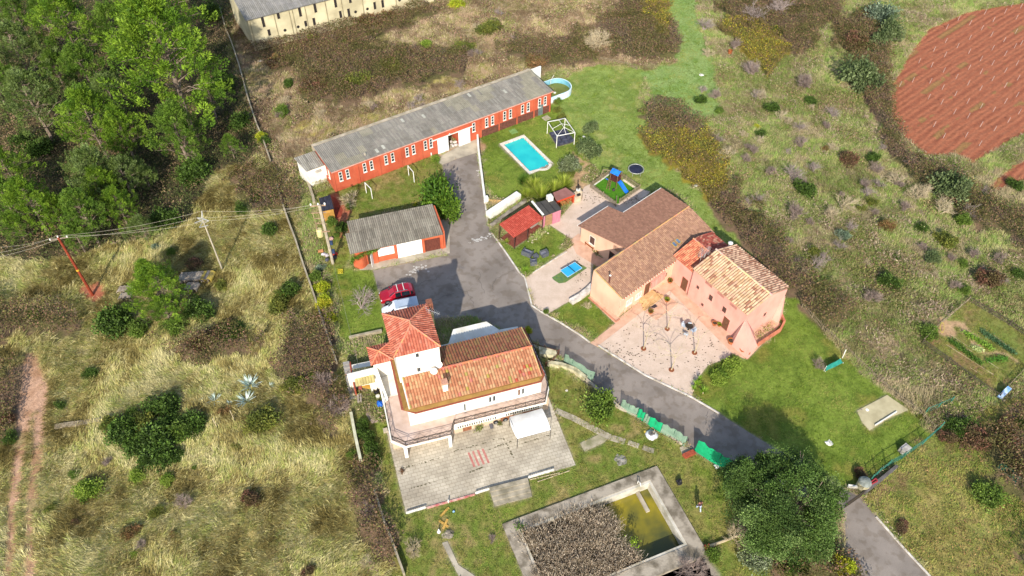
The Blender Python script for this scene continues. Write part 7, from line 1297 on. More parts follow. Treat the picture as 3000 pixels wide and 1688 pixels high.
M_WIRE = mat('bare_wire', '9c9484', '847c6c', 2, .5, metal=.3)
def wire(p, q, sag, label, grp='overhead power lines'):
    pts = [p+(q-p)*t+np.array([0, 0, -4*sag*t*(1-t)]) for t in np.linspace(0, 1, 25)]; m = MB(); m.path(pts, .013, 4); obj('power_line', m, M_WIRE, None, label, 'cable', grp)
nm = ['upper', 'middle', 'lower']
o_ = [2, 1, 0]
for i in range(3):
    wire(T3[i], T2[i], .5, '%s wire between the transformer mast and the slim concrete mast' % nm[i]); wire(T2[i], T1[i], .6, '%s wire between the slim concrete mast and the rust red pole' % nm[i]); e = [RL(-60, 545, 9.5), RL(-60, 590, 9.5), RL(-60, 620, 9.5)][i]; wire(T1[i], e, .3, '%s wire leaving the left photo edge from the rust red pole' % nm[i])
q = Rh2(220, 540, 4.); wire(zat(5.0, 0, 0), W.p(-1.4, 17.0, 3.1), .5, 'thin dark cable from the transformer mast down to the white house wall')
# black roofed shed
sd = root('garden_shed', Rbx(340, 420), 'small shed with black ribbed roof and ochre wall beside the mast', 'shed'); A_ = [Rbx(150, 240, 2.3), Rbx(375, 175, 2.3), Rbx(435, 400, 2.3), Rbx(240, 440, 2.3)]
A_ = frect([A_[3], A_[2], A_[1], A_[0]]); m = MB(); ct_ = sum(A_)/4; m.prism([ct_+(p-ct_)*.9 for p in A_], 0, 2.22); obj('wall', m, mat('ochre_wall', 'b08440', '946c30', 1.5, .9), sd); roof('roof', A_, sd, .25, 1., .05, .01, ('2c2a30', '34323a'), seg=4, m=attr_mat('black_sheet', .1, 3, .55, spec=.4))
m = MB(); m.prism([Rbx(385, 190), Rbx(445, 330), Rbx(440, 480), Rbx(480, 560), Rbx(560, 520), Rbx(580, 420), Rbx(470, 230)], .0, .05); obj('red_slab', m, mat('red_concrete', '94402c', '7c3424', 1.5, .9), None, 'rust red concrete strip right of the black roofed shed', 'slab')
for k, (x, y, c_1, lb) in enumerate([(270, 1165, 'c8c0c0', 'white bundle in the junk left of the mast foot'), (325, 1180, 'b4acac', 'grey bundle in the junk left of the mast foot'), (330, 1245, '4c4c58', 'dark bundle in the junk at the mast foot'), (225, 1108, 'c08458', 'orange plank box in the grass left of the mast'), (455, 1155, 'a83830', 'red box right of the mast foot'), (450, 1205, '3c3c44', 'dark wheel like object right of the mast foot'), (400, 905, 'b08c80', 'pink brown barrel beside the mast')]):
    m = MB(); q = Rbx(x, y); (m.blob(q+[0, 0, .2], .3, k, .8, 9, .25) if k not in (3, 4) else m.box(q, .7, .35, .35, .2)); obj('junk_item', m, flat('junk%d' % k if False else 'junk_'+c_1, c_1, .8), None, lb, 'junk')
# ================================================================ CONCRETE PIPES IN THE FIELD
M_PIPE = mat('old_pipe', 'a49684', '7c6e60', 1.6, .95, bump=.3); M_PIPEY = mat('yellow_lichen_pipe', 'b8a040', '94804c', 1.6, .95)
def pipe(c, ang, L, r, mt, lb):
    c = np.array(c)*[1, 1, 0]; d = np.array([cos(ang), sin(ang), 0]); m = MB(); n = 14; x = np.array([-d[1], d[0], 0]); V = []; F_ = []
    for (s_, rr_) in ((0, r*.78), (0, r), (L, r), (L, r*.78)): V += [c+d*s_+x*rr_*cos(2*pi*i/n)+np.array([0, 0, r+rr_*sin(2*pi*i/n)]) for i in range(n)]
    for k in range(3): F_ += [(k*n+i, k*n+(i+1) % n, (k+1)*n+(i+1) % n, (k+1)*n+i) for i in range(n)]
    F_ += [(3*n+i, 3*n+(i+1) % n, (i+1) % n, i) for i in range(n)]; m.add(V, F_); tag(obj('concrete_pipe', m, mt), lb, 'pipe', 'concrete pipes lying in the left field')
for i in range(10): x = 1275+i*23; pipe(RL(x, 808-i*1.5), 1.45, 1.5, .42, M_PIPEY if i in (7, 9) else M_PIPE, 'pipe of the long row of concrete pipes right of the lone pine' if i not in (7, 9) else ('yellow lichened pipe at the right end of the long pipe row' if i == 9 else 'yellow lichened pipe third from the right end of the long pipe row'))
for i in range(3): pipe(RL(1325+i*26, 865), 1.45, 1.2, .4, M_PIPE, 'pipe of the short row of three below the long pipe row')
for i in range(7): x = 850+(i % 4)*25; pipe(RL(x+(i//4)*10, 880+(i//4)*48-(i % 4)*3), 1.5, .95, .36, M_PIPE, 'pipe in the small heap of concrete pipes left of the lone pine')
# ================================================================ CARS
M_CRED = mat('red_car_paint', '94061c', 'a00820', .8, .28, spec=.6); M_CRED.node_tree.nodes['Principled BSDF'].inputs['Coat Weight'].default_value = .6
M_CW = flat('white_car_paint', 'd4d6d8', .35, coat=.4); M_TYRE = mat('tyre_rubber', '1c1c1c', '262626', 5, .9); M_RIM = mat('alloy_rim', 'a4a6a8', '84868a', 3, .35, metal=.6); M_CG = mat('car_glass', '10161a', '1c262c', 1, .08, spec=.7)
def car(name, p, ang, paint, label, L=4.5, Wd=1.84, H=1.66, boxy=0., roofm=None):
    t = root(name, p, label, 'car'); h = Wd/2
    # stations: x, sill half width, belt half width, belt z, top half width, top z
    if boxy: S_ = [(-.5, .86, .9, .95, .86, 1.55), (-.485, .95, .97, 1.0, .9, 1.78), (-.3, 1, 1, 1.05, .9, 1.82), (.05, 1, 1, 1.05, .9, 1.82), (.17, 1, 1, 1.03, .88, 1.74), (.3, 1, .99, 1.02, .86, 1.12), (.42, .98, .96, .92, .82, .98), (.485, .92, .9, .75, .75, .82), (.5, .85, .8, .6, .7, .66)]
    else: S_ = [(-.5, .82, .86, .85, .78, .9), (-.485, .92, .95, 1.02, .82, 1.08), (-.44, .96, .97, 1.04, .76, 1.42), (-.36, 1, 1, 1.03, .76, 1.6), (-.1, 1, 1, 1.0, .77, 1.66), (.08, 1, 1, .99, .75, 1.6), (.24, 1, .99, .97, .8, 1.06), (.36, .99, .97, .9, .78, .97), (.46, .94, .92, .78, .72, .84), (.5, .82, .78, .6, .62, .66)]
    k = H/(1.82 if boxy else 1.66); F = Frame(p, degrees(ang)); P = lambda x, y, z: F.p(x, y, z)
    rings = []
    for (x, a, b, zb, c, zt) in S_: rings.append([(x*L, s_*w_*h, z*k) for s_, w_, z in ((-1, a*.94, .22/k), (-1, a, .45), (-1, b, zb), (-1, c, zt), (-.5, c, zt+.035), (.5, c, zt+.035), (1, c, zt), (1, b, zb), (1, a, .45), (1, a*.94, .22/k))])
    m = MB(); n = 10
    for r_ in rings: m.v += [tuple(P(*q)) for q in r_]
    for i in range(len(rings)-1):
        for j in range(n): m.f.append((i*n+j, i*n+(j+1) % n, (i+1)*n+(j+1) % n, (i+1)*n+j))
    m.f += [tuple(range(n)), tuple((len(rings)-1)*n+i for i in range(n))[::-1]]; body = obj('body', m, paint, t)
    bv = body.modifiers.new('bevel', 'BEVEL'); bv.width = .035; bv.segments = 2; bv.limit_method = 'ANGLE'; bv.angle_limit = radians(25)
    def quad(name, Q_, off, mt):
        Q_ = [np.array(P(*q)) for q in Q_]; nn = unit(np.cross(Q_[1]-Q_[0], Q_[3]-Q_[0])); c = np.array(P(0, 0, .8)); nn = nn if nn@(sum(Q_)/4-c) > 0 else -nn; cc_ = sum(Q_)/4; Q_ = [cc_+(q-cc_)*.9 for q in Q_]; mm = MB(); mm.loft([q-nn*.01 for q in Q_], [q+nn*off for q in Q_]); return obj(name, mm, mt, t)
    g = lambda i, j: rings[i][j]; i0, i1 = (4, 5) if boxy else (5, 6)
    quad('windscreen', [g(i0, 3), g(i1, 3), g(i1, 6), g(i0, 6)], .02, M_CG)
    r0, r1 = (0, 1) if boxy else (1, 3); quad('rear_window', [g(r0, 3) if boxy else g(1, 3), g(r1, 3), g(r1, 6), g(r0, 6) if boxy else g(1, 6)], .02, M_CG)
    for a, b, s0 in ((2, 7, 0), (3, 6, 0)): pass
    for js in ((2, 3), (7, 6)):
        sts = (1, 2, 3, 4) if boxy else (2, 3, 4, 5)
        for u_ in range(len(sts)-1):
            i, i_ = sts[u_], sts[u_+1]; quad('side_window', [g(i, js[0]), g(i_, js[0]), g(i_, js[1]), g(i, js[1])], .012, M_CG)
    for s_ in (-1, 1):
        for x in (-.3*L, .31*L):
            c = P(x, s_*(h-.1), .35); d = F.V*s_; m = MB(); m.tube(c-d*.12, c+d*.13, .36, n=20); w_ = obj('wheel', m, M_TYRE, t); m = MB(); m.tube(c+d*.131, c+d*.145, .23, n=16); obj('rim', m, M_RIM, w_)
            m = MB(); m.tube(c-d*.05, c+d*.112, .42, n=20); obj('wheel_arch', m, flat('arch_plastic', '202020', .8), t)
        m = MB(); m.blob(P(.47*L, s_*h*.72, .72*k), .14, 3, .6, 8, .05); obj('headlight', m, mat('lamp_glass', 'c8ccd0', 'a8acb0', 2, .15), t)
        m = MB(); m.box(P(-.492*L, s_*h*.78, .85*k), .06, .25, .14, ang); obj('tail_light', m, flat('tail_red', '7c1014', .3), t)
        m = MB(); m.box(P(.17*L, s_*(h+.08), .98*k), .18, .16, .12, ang); obj('wing_mirror', m, paint, t)
        m = MB(); m.bar(P(-.3*L, s_*h*.68, H+.1), P(.05*L, s_*h*.68, H+.1), .05, .05); obj('roof_rail', m, M_RIM, t)
    if not boxy:
        for x in (-.2*L, -.02*L): m = MB(); m.bar(P(x, -h*.7, H+.16), P(x, h*.7, H+.16), .08, .04); obj('roof_bar', m, M_WHITE, t)
    if roofm: m = MB(); m.prism([P(-.46*L, -.8*h, 0), P(.13*L, -.8*h, 0), P(.13*L, .8*h, 0), P(-.46*L, .8*h, 0)], H+.05, H+.075); obj('roof_panel', m, roofm, t)
    return t
Rcar = reg(12.075, 1080, 820); fa, ra_ = Rcar(700, 860), Rcar(1440, 700); d = (fa-ra_)[:2]; ang = atan2(d[1], d[0]); nrm = np.array([sin(ang), -cos(ang), 0]); 
ctr = (fa+ra_)/2*[1, 1, 0]; ctr = ctr-np.array([-sin(ang), cos(ang), 0])*(-.85) if False else ctr+np.array([sin(ang), -cos(ang), 0])*-.85*(1 if (np.array([sin(ang), -cos(ang)])@np.array([0, 1])) < 0 else -1)
car('parked_car', ctr, ang, M_CRED, 'red estate car with silver roof rails parked on the asphalt')
c2 = ctr+np.array([.75, -2.75, 0]); car('parked_van', c2, ang-.02, M_CW, 'white van with pale blue grey roof half hidden behind the tiled tower', 4.7, 1.85, 1.85, 1., mat('blue_grey_roof', 'aab4c0', '9ca8b4', 1, .35))
# ================================================================ PATIO THINGS
tn = root('canopy_tent', RwT(1640, 800), 'white cloth canopy on thin metal legs standing on the patio', 'canopy'); C4 = [W.p(13.35, 3.95), W.p(17.2, 3.95), W.p(17.2, 6.85), W.p(13.35, 6.85)]; mb = MB(); N = 14; V = []
for i in range(N+1):
    for j in range(N+1):
        s_, t = i/N, j/N; q = W.p(13.35+3.85*s_-.25*sin(pi*t)*(1-s_)+.25*sin(pi*t)*s_*0, 3.95+2.9*t, 2.0+.42*sin(pi*t)**.9+.05*sin(s_*9)*sin(t*7)); V.append(q)
mb.add(V, [(i*(N+1)+j, (i+1)*(N+1)+j, (i+1)*(N+1)+j+1, i*(N+1)+j+1) for i in range(N) for j in range(N)]); obj('cloth', mb, mat('white_cloth', 'e4e2dc', 'd4d0c8', 1, .8), tn, smooth=True)
for q in C4: m = MB(); m.tube(q, q+[0, 0, 2.0], .035, n=6); obj('leg', m, M_IRON, tn)
m = MB()
for s_ in (13.34, 17.21): m.path([W.p(s_, 3.95+2.9*t, 1.98+.42*sin(pi*t)**.9) for t in np.linspace(0, 1, 9)], .03, 5)
m.tube(C4[0]+[0, 0, 1.97], C4[1]+[0, 0, 1.97], .02); obj('frame', m, M_IRON, tn)
M_BLK = mat('black_plastic', '1e1c20', '2c2a2e', 4, .5)
qb = RwT(975, 640); QF = Frame(qb*[1, 1, 0], 18); qd = root('quad_bike', qb, 'black four wheeled quad bike parked left of the white canopy', 'quad bike')
m = MB(); m.fbox(QF, -.7, .7, -.22, .22, .35, .7); m.loft([QF.p(-.8, -.35, .6), QF.p(-.3, -.35, .6), QF.p(-.3, .35, .6), QF.p(-.8, .35, .6)], [QF.p(-.7, -.3, .8), QF.p(-.35, -.25, .82), QF.p(-.35, .25, .82), QF.p(-.7, .3, .8)]); m.loft([QF.p(.3, -.35, .6), QF.p(.85, -.35, .55), QF.p(.85, .35, .55), QF.p(.3, .35, .6)], [QF.p(.35, -.25, .85), QF.p(.75, -.2, .72), QF.p(.75, .2, .72), QF.p(.35, .25, .85)]); obj('body', m, mat('dark_maroon', '341c20', '241a1e', 3, .5), qd)
m = MB(); m.fbox(QF, -.4, .15, -.17, .17, .7, .88); obj('seat', m, M_BLK, qd); m = MB(); m.bar(QF.p(.35, -.38, 1.05), QF.p(.35, .38, 1.05), .05, .05); m.bar(QF.p(.45, 0, .8), QF.p(.35, 0, 1.05), .06, .06); obj('handlebar', m, M_BLK, qd)
for x in (-.55, .58):
    for s_ in (-1, 1): c = QF.p(x, s_*.45, .3); m = MB(); m.tube(c-QF.V*.12, c+QF.V*.12, .3, n=16); w_ = obj('wheel', m, M_TYRE, qd); m = MB(); m.tube(c+QF.V*s_*.121, c+QF.V*s_*.135, .14, n=12); obj('rim', m, M_RIM, w_)
m = MB(); m.loft([RwT(*q, .1) for q in [(750, 740), (825, 735), (855, 845), (785, 862)]], [RwT(*q, .22) for q in [(750, 740), (825, 735), (855, 845), (785, 862)]]); obj('grey_board', m, flat('slate_board', '5c5a60', .6), None, 'dark grey board lying on the patio below the quad bike', 'board')
def plchair(c, rot, mt, label, group=None, name='plastic_chair', s=1.):
    F = Frame(np.array(c)*[1, 1, 0], rot); t = root(name, F.O, label, 'chair', group); m = MB(); m.fbox(F, -.24*s, .24*s, -.24*s, .22*s, .42, .46); obj('seat', m, mt, t); m = MB(); m.loft([F.p(-.24*s, .2*s, .46), F.p(.24*s, .2*s, .46), F.p(.24*s, .24*s, .46), F.p(-.24*s, .24*s, .46)], [F.p(-.2*s, .3*s, .88), F.p(.2*s, .3*s, .88), F.p(.2*s, .34*s, .88), F.p(-.2*s, .34*s, .88)]); obj('backrest', m, mt, t)
    for a in (-.21, .21):
        for b in (-.21, .19): m = MB(); m.tube(F.p(a*s, b*s), F.p(a*s, b*s, .415), .022, n=5); obj('leg', m, mt, t)
    return t
plchair(RwT(85, 880), 20, M_WHITE, 'white plastic chair on the patio below the balcony corner'); plchair(RwT(830, 670), 60, M_WHITE, 'white plastic chair left of the quad bike')
m = MB(); m.box(RwT(1145, 610), .7, .55, .45, .3); q = obj('blue_crate', m, flat('blue_crate', '2c6ca8', .5), None, 'blue crate right of the quad bike', 'crate'); m = MB(); m.blob(RwT(1135, 540)+[0, 0, .5], .3, 3, .7, 9, .15); obj('yellow_bucket', m, flat('yellow_pail', 'c8bc60'), None, 'pale yellow bucket behind the blue crate', 'bucket')
ivy('potted_plant', [RwT(1230, 560)+[0, 0, .3], RwT(1240, 540)+[0, 0, .7]], 160, .2, ['5c5434', '7c6c44'], label='dry brown potted plant between blue crate and canopy', cat='plant')
ivy('patio_weed', [RwT(530, 850)+[0, 0, .15], RwT(545, 830)+[0, 0, .5]], 380, .26, ['7c8448', '94945c', '6c7438'], label='grey green weed clump growing out of the patio edge', cat='weed'); ivy('patio_weed', [RwT(985, 760)+[0, 0, .1], RwT(990, 740)+[0, 0, .3]], 130, .13, ['7c7c48', '6c6c38'], label='small weed tuft below the quad bike', cat='weed'); ivy('patio_weed', [RS(190, 700)+[0, 0, .05], RS(195, 690)+[0, 0, .15]], 90, .13, ['7c5a40', '6c5038'], label='brown weed tuft at the left side of the patio', cat='weed')
# yard left of the house
M_CORR = attr_mat('ochre_sheet', .12, 2, .9)
def slat_pergola():
    rt = root('slatted_stairway', Rw1(150, 760), 'narrow grey outdoor stairway descending along the boundary left of the white house', 'stairs')
    a0, a1, b0, b1 = Rw1(60, 500), Rw1(165, 480), Rw1(150, 1000), Rw1(275, 960)
    for i in range(11):
        t, t2 = i/11, (i+1)/11; P = [a0+(b0-a0)*t, a1+(b1-a1)*t, a1+(b1-a1)*t2, a0+(b0-a0)*t2]; m = MB(); m.prism(P, 0, 1.7-.15*i); obj('step', m, mat('grey_step', '9c968e', '7c766e', 1.5, .9), rt)
slat_pergola()
lt = root('lean_to', Rw1(380, 600), 'small lean to with ochre corrugated roof left of the white house', 'lean to'); A_ = [Rw1(250, 770, 1.9), Rw1(580, 690, 1.9), Rw1(510, 420, 2.3), Rw1(180, 480, 2.3)]; roof('roof', frect(A_), lt, .3, 1.2, .07, .02, ('a49664', 'b0a270', '948658'), seg=4, m=M_CORR)
m = MB(); m.prism([Rw1(165, 490), Rw1(205, 720), Rw1(250, 950), Rw1(275, 945), Rw1(225, 700), Rw1(190, 480)], 0, 1.6); obj('brick_wall', m, mat('red_brick_pier', 'a04c34'), lt); m = MB(); m.prism([Rw1(210, 780), Rw1(560, 700), Rw1(520, 460), Rw1(190, 530)], .0, 1.5); obj('wall', m, M_WALLW, lt)
m = MB(); m.prism([Rw1(475, 710), Rw1(605, 690), Rw1(630, 830), Rw1(515, 870)], 0, .55); obj('white_table', m, M_WALLW, None, 'white square slab table in the yard left of the house', 'table')
m = MB(); m.prism([Rw1(330, 930), Rw1(480, 880), Rw1(560, 1050), Rw1(700, 1250), Rw1(730, 1340), Rw1(520, 1400), Rw1(420, 1250)], .0, .03); obj('yard_concrete', m, mat('pinkish_concrete', 'c0a898', 'a08c7c', .9, .95), kind='structure')
m = MB(); m.lathe(Rw1(600, 870), [(.28, 0), (.34, .5), (.3, .52), (.26, .2)], 14); obj('black_bucket', m, M_BLK, None, 'black tub beside the white slab table', 'tub'); m = MB(); m.lathe(Rw1(625, 960), [(.2, 0), (.25, .4), (.1, .42)], 12); obj('pale_bucket', m, M_WHITE, None, 'pale bucket between the black tub and the blue sheet', 'bucket')
m = MB(); m.blob(Rw1(665, 1090)+[0, 0, .25], .42, 12, 1.1, 12, .25); obj('blue_tarpaulin', m, mat('bright_blue_tarp', '1858b8', '2c6cc8', 2, .5), None, 'crumpled bright blue sheet against the balcony wall', 'tarpaulin', smooth=True)
q = Rw1(440, 800); F = Frame(q, -12); m = MB(); m.fbox(F, -.7, .7, -.25, .25, .35, .45); t = obj('yellow_bench', m, mat('yellow_wood', 'b88c3c', 'a07830', 3, .8), None, 'yellowish wooden bench in the yard left of the house', 'bench'); 
for a in (-.6, .6): m = MB(); m.fbox(F, a-.05, a+.05, -.2, .2, 0, .348); obj('leg', m, mat('yellow_wood', 'b88c3c'), t)
m = MB()
for i in range(3): m.box(Rw1(325, 820)+[0, 0, .2*i], .5-.06*i, .4, .19, .2)
obj('red_crates', m, flat('crate_red', '9c5048'), None, 'small stack of red and white crates beside the lean to', 'crates')
for k, (x, y) in enumerate([(300, 1000), (330, 990)]): m = MB(); m.box(Rw1(x, y), .3, 1.0, .5, .2); obj('timber_board', m, mat('grey_plank', 'a4988c', '887c70', 3, .9), None, ['left grey board leaning at the foot of the stairway', 'right grey board leaning at the foot of the stairway'][k], 'board')
# south lawn bits
M_PLK = mat('yellow_plank', 'c49c50', 'b08840', 3, .8)
for k, (a, b, lb) in enumerate([((470, 1018), (530, 955), 'yellowish plank lying alone on the lawn below the patio'), ((460, 1048), (525, 1095), 'long plank of the crossed pair on the lawn'), ((490, 1112), (520, 1042), 'short plank of the crossed pair on the lawn')]): m = MB(); m.bar(RS(*a)+[0, 0, .06+.09*(k == 2)], RS(*b)+[0, 0, .06+.09*(k == 2)], .22, .07); obj('plank', m, M_PLK, None, lb, 'plank')
for a, b, k in [((1115, 755), (1330, 705), 0), ((1170, 770), (1400, 690), 1)]: m = MB(); m.tube(RS(*a)+[0, 0, .06], RS(*b)+[0, 0, .06], .06, n=6); obj('cane', m, M_TWIGP, None, ['long dry cane lying right of the patio steps', 'second dry cane lying further from the patio edge'][k], 'cane')
m = MB(); m.blob(RS(565, 985)+[0, 0, .1], .13, 3); obj('blue_ball', m, flat('pale_blue_ball', '8cb4dc', .4), None, 'pale blue ball on the lawn below the patio', 'ball', smooth=True); m = MB(); m.lathe(RS(458, 1130), [(.22, 0), (.1, .3), (.05, .6)], 8); obj('white_stand', m, M_WALLW, None, 'small white stand beside the crossed planks', 'stand'); m = MB(); m.tube(RS(527, 918), RS(527, 918)+[0, 0, .55], .08); obj('white_post', m, M_WHITE, None, 'short white post at the lower patio edge', 'post')
m = MB(); m.blob(RS(2190, 780)+[0, 0, .3], .32, 5, 1.2, 9, .3); obj('black_bag', m, M_BLK, None, 'black bag shaped object in the grass left of the great oak', 'bag'); m = MB(); m.blob(Rf(850, 640)+[0, 0, .1], .3, 5, .4, 9, .3); obj('white_stone', m, M_WALLW, None, 'pale stone at the foot of the large green netting sheet', 'stone')
m = MB(); m.box(Rh2(555, 1240), .5, .5, .3, .3); obj('grey_box', m, M_CONC, None, 'small grey box in the grass left of the balcony', 'box')
# ================================================================ GOALS, TRAMPOLINE, PLAY FRAME
def goal(a, b, h, label):
    rt = root('small_goal', a, label, 'goal', 'pair of small white goals'); a = np.array(a)*[1, 1, 0]; b = np.array(b)*[1, 1, 0]
    for q in (a, b): m = MB(); m.bar(q, q+[0, 0, h], .09, .09); obj('post', m, M_WHITE, rt)
    m = MB(); m.bar(a+[0, 0, h-.04], b+[0, 0, h-.04], .09, .09); obj('crossbar', m, M_WHITE, rt)
goal(Ra(1622, 1200), Ra(1748, 1325), 2.0, 'white goal nearer the left corner of the red building'); goal(Rz(962, 762), Rz(1000, 808), 2.0, 'white goal nearer the driveway tree')
tr = root('trampoline', Rp(1693, 300), 'round dark blue trampoline with pale rim on the lawn', 'trampoline'); c = (Rp(1452, 265, .6)+Rp(1935, 265, .6)+Rp(1693, 108, .6)+Rp(1693, 428, .6))/4; m = MB(); R_ = np.linalg.norm(Rp(1452, 265, .6)-Rp(1935, 265, .6))/2*.97; m.lathe(c*[1, 1, 0], [(R_*.88, .6), (R_*.88, .62)], 36); obj('bouncing_mat', m, mat('dark_mat', '1e2030', '2a2c40', 1, .6), tr)
m = MB(); n = 36
for i in range(n): a, b = 2*pi*i/n, 2*pi*(i+1)/n; m.tube([c[0]+R_*cos(a), c[1]+R_*sin(a), .63], [c[0]+R_*cos(b), c[1]+R_*sin(b), .63], .04, n=6); m.tube([c[0]+R_*cos(a), c[1]+R_*sin(a), .62], [c[0]+R_*.88*cos(a), c[1]+R_*.88*sin(a), .62], .012, n=3)
obj('rim', m, mat('galvanised', 'c4c2bc'), tr)
for i in range(6): a = i*pi/3; m = MB(); m.tube([c[0]+R_*cos(a), c[1]+R_*sin(a), 0], [c[0]+R_*cos(a), c[1]+R_*sin(a), .6], .03); obj('leg', m, mat('galvanised', 'c4c2bc'), tr)
M_PW = mat('play_timber', '7c6044', '5c4430', 4, .8); M_BLUE = mat('blue_slide', '1c64c0', '2c78d0', 2, .35)
pf = root('play_tower', Rp(1080, 800), 'wooden play tower with blue canopy, blue slide, swing beam and ladder', 'play equipment'); T = Frame(Rp(1040, 760)*[1, 1, 0], -38)
for x in (-.6, .6):
    for y in (-.55, .55): m = MB(); q = T.p(x, y); m.bar(q, q+[0, 0, 2.5], .09, .09); obj('post', m, M_PW, pf)
m = MB(); m.fbox(T, -.65, .65, -.6, .6, 1.2, 1.28); obj('platform', m, mat('maroon_boards', '5c2c28', '44201e', 4, .8), pf)
m = MB(); m.fbox(T, -.65, -.6, -.6, .6, 1.4, 1.9); m.fbox(T, -.6, .6, .56, .61, 1.4, 1.9); obj('side_board', m, mat('maroon_boards', '5c2c28'), pf)
m = MB(); A_ = [T.p(-.7, -.65, 2.5), T.p(.7, -.65, 2.5), T.p(.7, 0, 2.95), T.p(-.7, 0, 2.95)]; B_ = [T.p(-.7, 0, 2.95), T.p(.7, 0, 2.95), T.p(.7, .65, 2.5), T.p(-.7, .65, 2.5)]; m.loft(A_, [q+np.array([0, 0, .03]) for q in A_]); m.loft(B_, [q+np.array([0, 0, .03]) for q in B_]); obj('canopy', m, M_BLUE, pf)
s0, s1 = Rp(1170, 640, 1.25), Rp(1420, 990, .12); d = unit((s1-s0)*[1, 1, 0]); nx = np.array([-d[1], d[0], 0]); m = MB(); pr = [(0, 1.25), (.15, 1.2), (.5, .72), (.8, .3), (1, .16)]; Ls = np.linalg.norm((s1-s0)[:2])
for (ta, za), (tb, zb) in zip(pr[:-1], pr[1:]):
    a = s0*[1, 1, 0]+d*Ls*ta+[0, 0, za]; b = s0*[1, 1, 0]+d*Ls*tb+[0, 0, zb]; m.loft([a-nx*.25, a+nx*.25, a+nx*.25-[0, 0, .05], a-nx*.25-[0, 0, .05]], [b-nx*.25, b+nx*.25, b+nx*.25-[0, 0, .05], b-nx*.25-[0, 0, .05]]); m.bar(a-nx*.27+[0, 0, .05], b-nx*.27+[0, 0, .05], .05, .2); m.bar(a+nx*.27+[0, 0, .05], b+nx*.27+[0, 0, .05], .05, .2)
obj('slide', m, M_BLUE, pf)
a, b = Rp(700, 280, 2.2), T.p(-.2, .5, 2.3); m = MB(); m.bar(a, b, .09, .09); obj('swing_beam', m, M_PICK, pf)
for q in (Rp(545, 620), Rp(735, 480)): m = MB(); m.bar(q, a, .08, .08); obj('swing_leg', m, M_PICK, pf)
for t in (.3, .45): p = a*(1-t)+b*t; m = MB(); m.tube(p, [p[0], p[1], .55], .012, n=4); obj('swing_rope', m, M_PICK, pf)
p = a*(1-.37)+b*.37; m = MB(); m.box([p[0], p[1], .5], .5, .2, .05, radians(-35)); obj('swing_seat', m, M_BLUE, pf)
l0, l1 = Rp(830, 900), T.p(-.6, -.4, 1.3)
for s_ in (-1, 1): m = MB(); o_ = np.array([.2*s_, -.12*s_, 0]); m.bar(l0+o_, l1+o_, .06, .06); obj('ladder_side', m, M_PW, pf)
for i in range(1, 6): p = l0+(l1-l0)*i/6; m = MB(); m.bar(p-np.array([.2, -.12, 0]), p+np.array([.2, -.12, 0]), .05, .05); obj('ladder_rung', m, M_PW, pf)
for k, (x, y) in enumerate([(1005, 930), (640, 480)]): m = MB(); m.blob(Rp(x, y)+[0, 0, .2], .22, k); tag(obj('toy', m, flat('toy_pink' if k else 'toy_dark', 'b07884' if k else '3c3430')), ['dark toy on the turf below the play tower', 'pinkish toy behind the swing of the play tower'][k], 'toy')
# ================================================================ COURTYARD THINGS
M_POT = mat('terracotta_pot', 'b0683c', '94542e', 3, .8); M_SOIL = mat('pot_soil', '3c2c20', '50402c', 5, .95)
def pot(p, r, label, plant=0):
    p = np.array(p)*[1, 1, 0]; rt = root('flower_pot', p, label, 'flower pot'); m = MB(); m.lathe(p, [(r*.65, .02), (r*.95, r*1.1), (r*1.1, r*1.15), (r*1.08, r*1.3), (r*.85, r*1.3), (r*.8, r*1.05)], 18); obj('pot', m, M_POT, rt); m = MB(); m.lathe(p, [(r*.82, r*1.1), (r*.5, r*1.16)], 14); obj('soil', m, M_SOIL, rt)
    if plant: n = 160; v = unit(rng.normal(size=(n, 3))); v[:, 2] = abs(v[:, 2]); P = p+v*r*rng.uniform(.3, 1.2, (n, 1))+[0, 0, r*1.3]; cards('plant', P, v, perp(v), .14, .09, pal(['4c6c1c', '6c8c28', 'a83c3c'] if plant == 2 else ['5c7c24', '94942c'], n), M_LEAF, parent=rt, origin=p)
pot(R7(780, 870), .34, 'wide terracotta pot left of the lower brown door', 0); pot(R7(845, 885), .25, 'small yellow planted pot beside the wide terracotta pot', 1); pot(R7(995, 1110), .42, 'terracotta pot in the shade left of the buttress', 0); pot(R7(1155, 1225), .42, 'largest terracotta pot in front of the buttress', 0); pot(R7(1215, 1260), .3, 'smaller terracotta pot right of the largest one at the buttress', 0)
pot(R7(190, 310), .3, 'pot with red flowers by the courtyard corner wall', 2); pot(R7(150, 560), .3, 'pot with yellow green plant right of the door mat', 1); pot(R6(1090, 1150), .3, 'pot with reddish plant left of the door mat', 2); pot(R6(355, 300), .28, 'pot with red plant by the side door of the pink house', 2)
m = MB(); m.prism([R6(*q) for q in [(1100, 1060), (1155, 1025), (1190, 1055), (1140, 1085)]], .071, .09); obj('door_mat', m, flat('dark_mat_rubber', '3a3034', .9), None, 'dark rectangular door mat in front of the farmhouse steps', 'door mat')
ds = R7(435, 930); t = root('round_table', ds, 'small dark round garden table in the gravel courtyard', 'table'); m = MB(); m.lathe(ds*[1, 1, 0], [(.5, .72), (.5, .75)], 20); obj('table_top', m, M_IRON, t); m = MB(); m.tube(ds, ds+[0, 0, .72], .04); m.lathe(ds, [(.25, 0), (.1, .05)], 10); obj('pedestal', m, M_IRON, t)
M_CC = mat('pale_cushion', 'b4bcc4', 'a0a8b0', 2, .7)
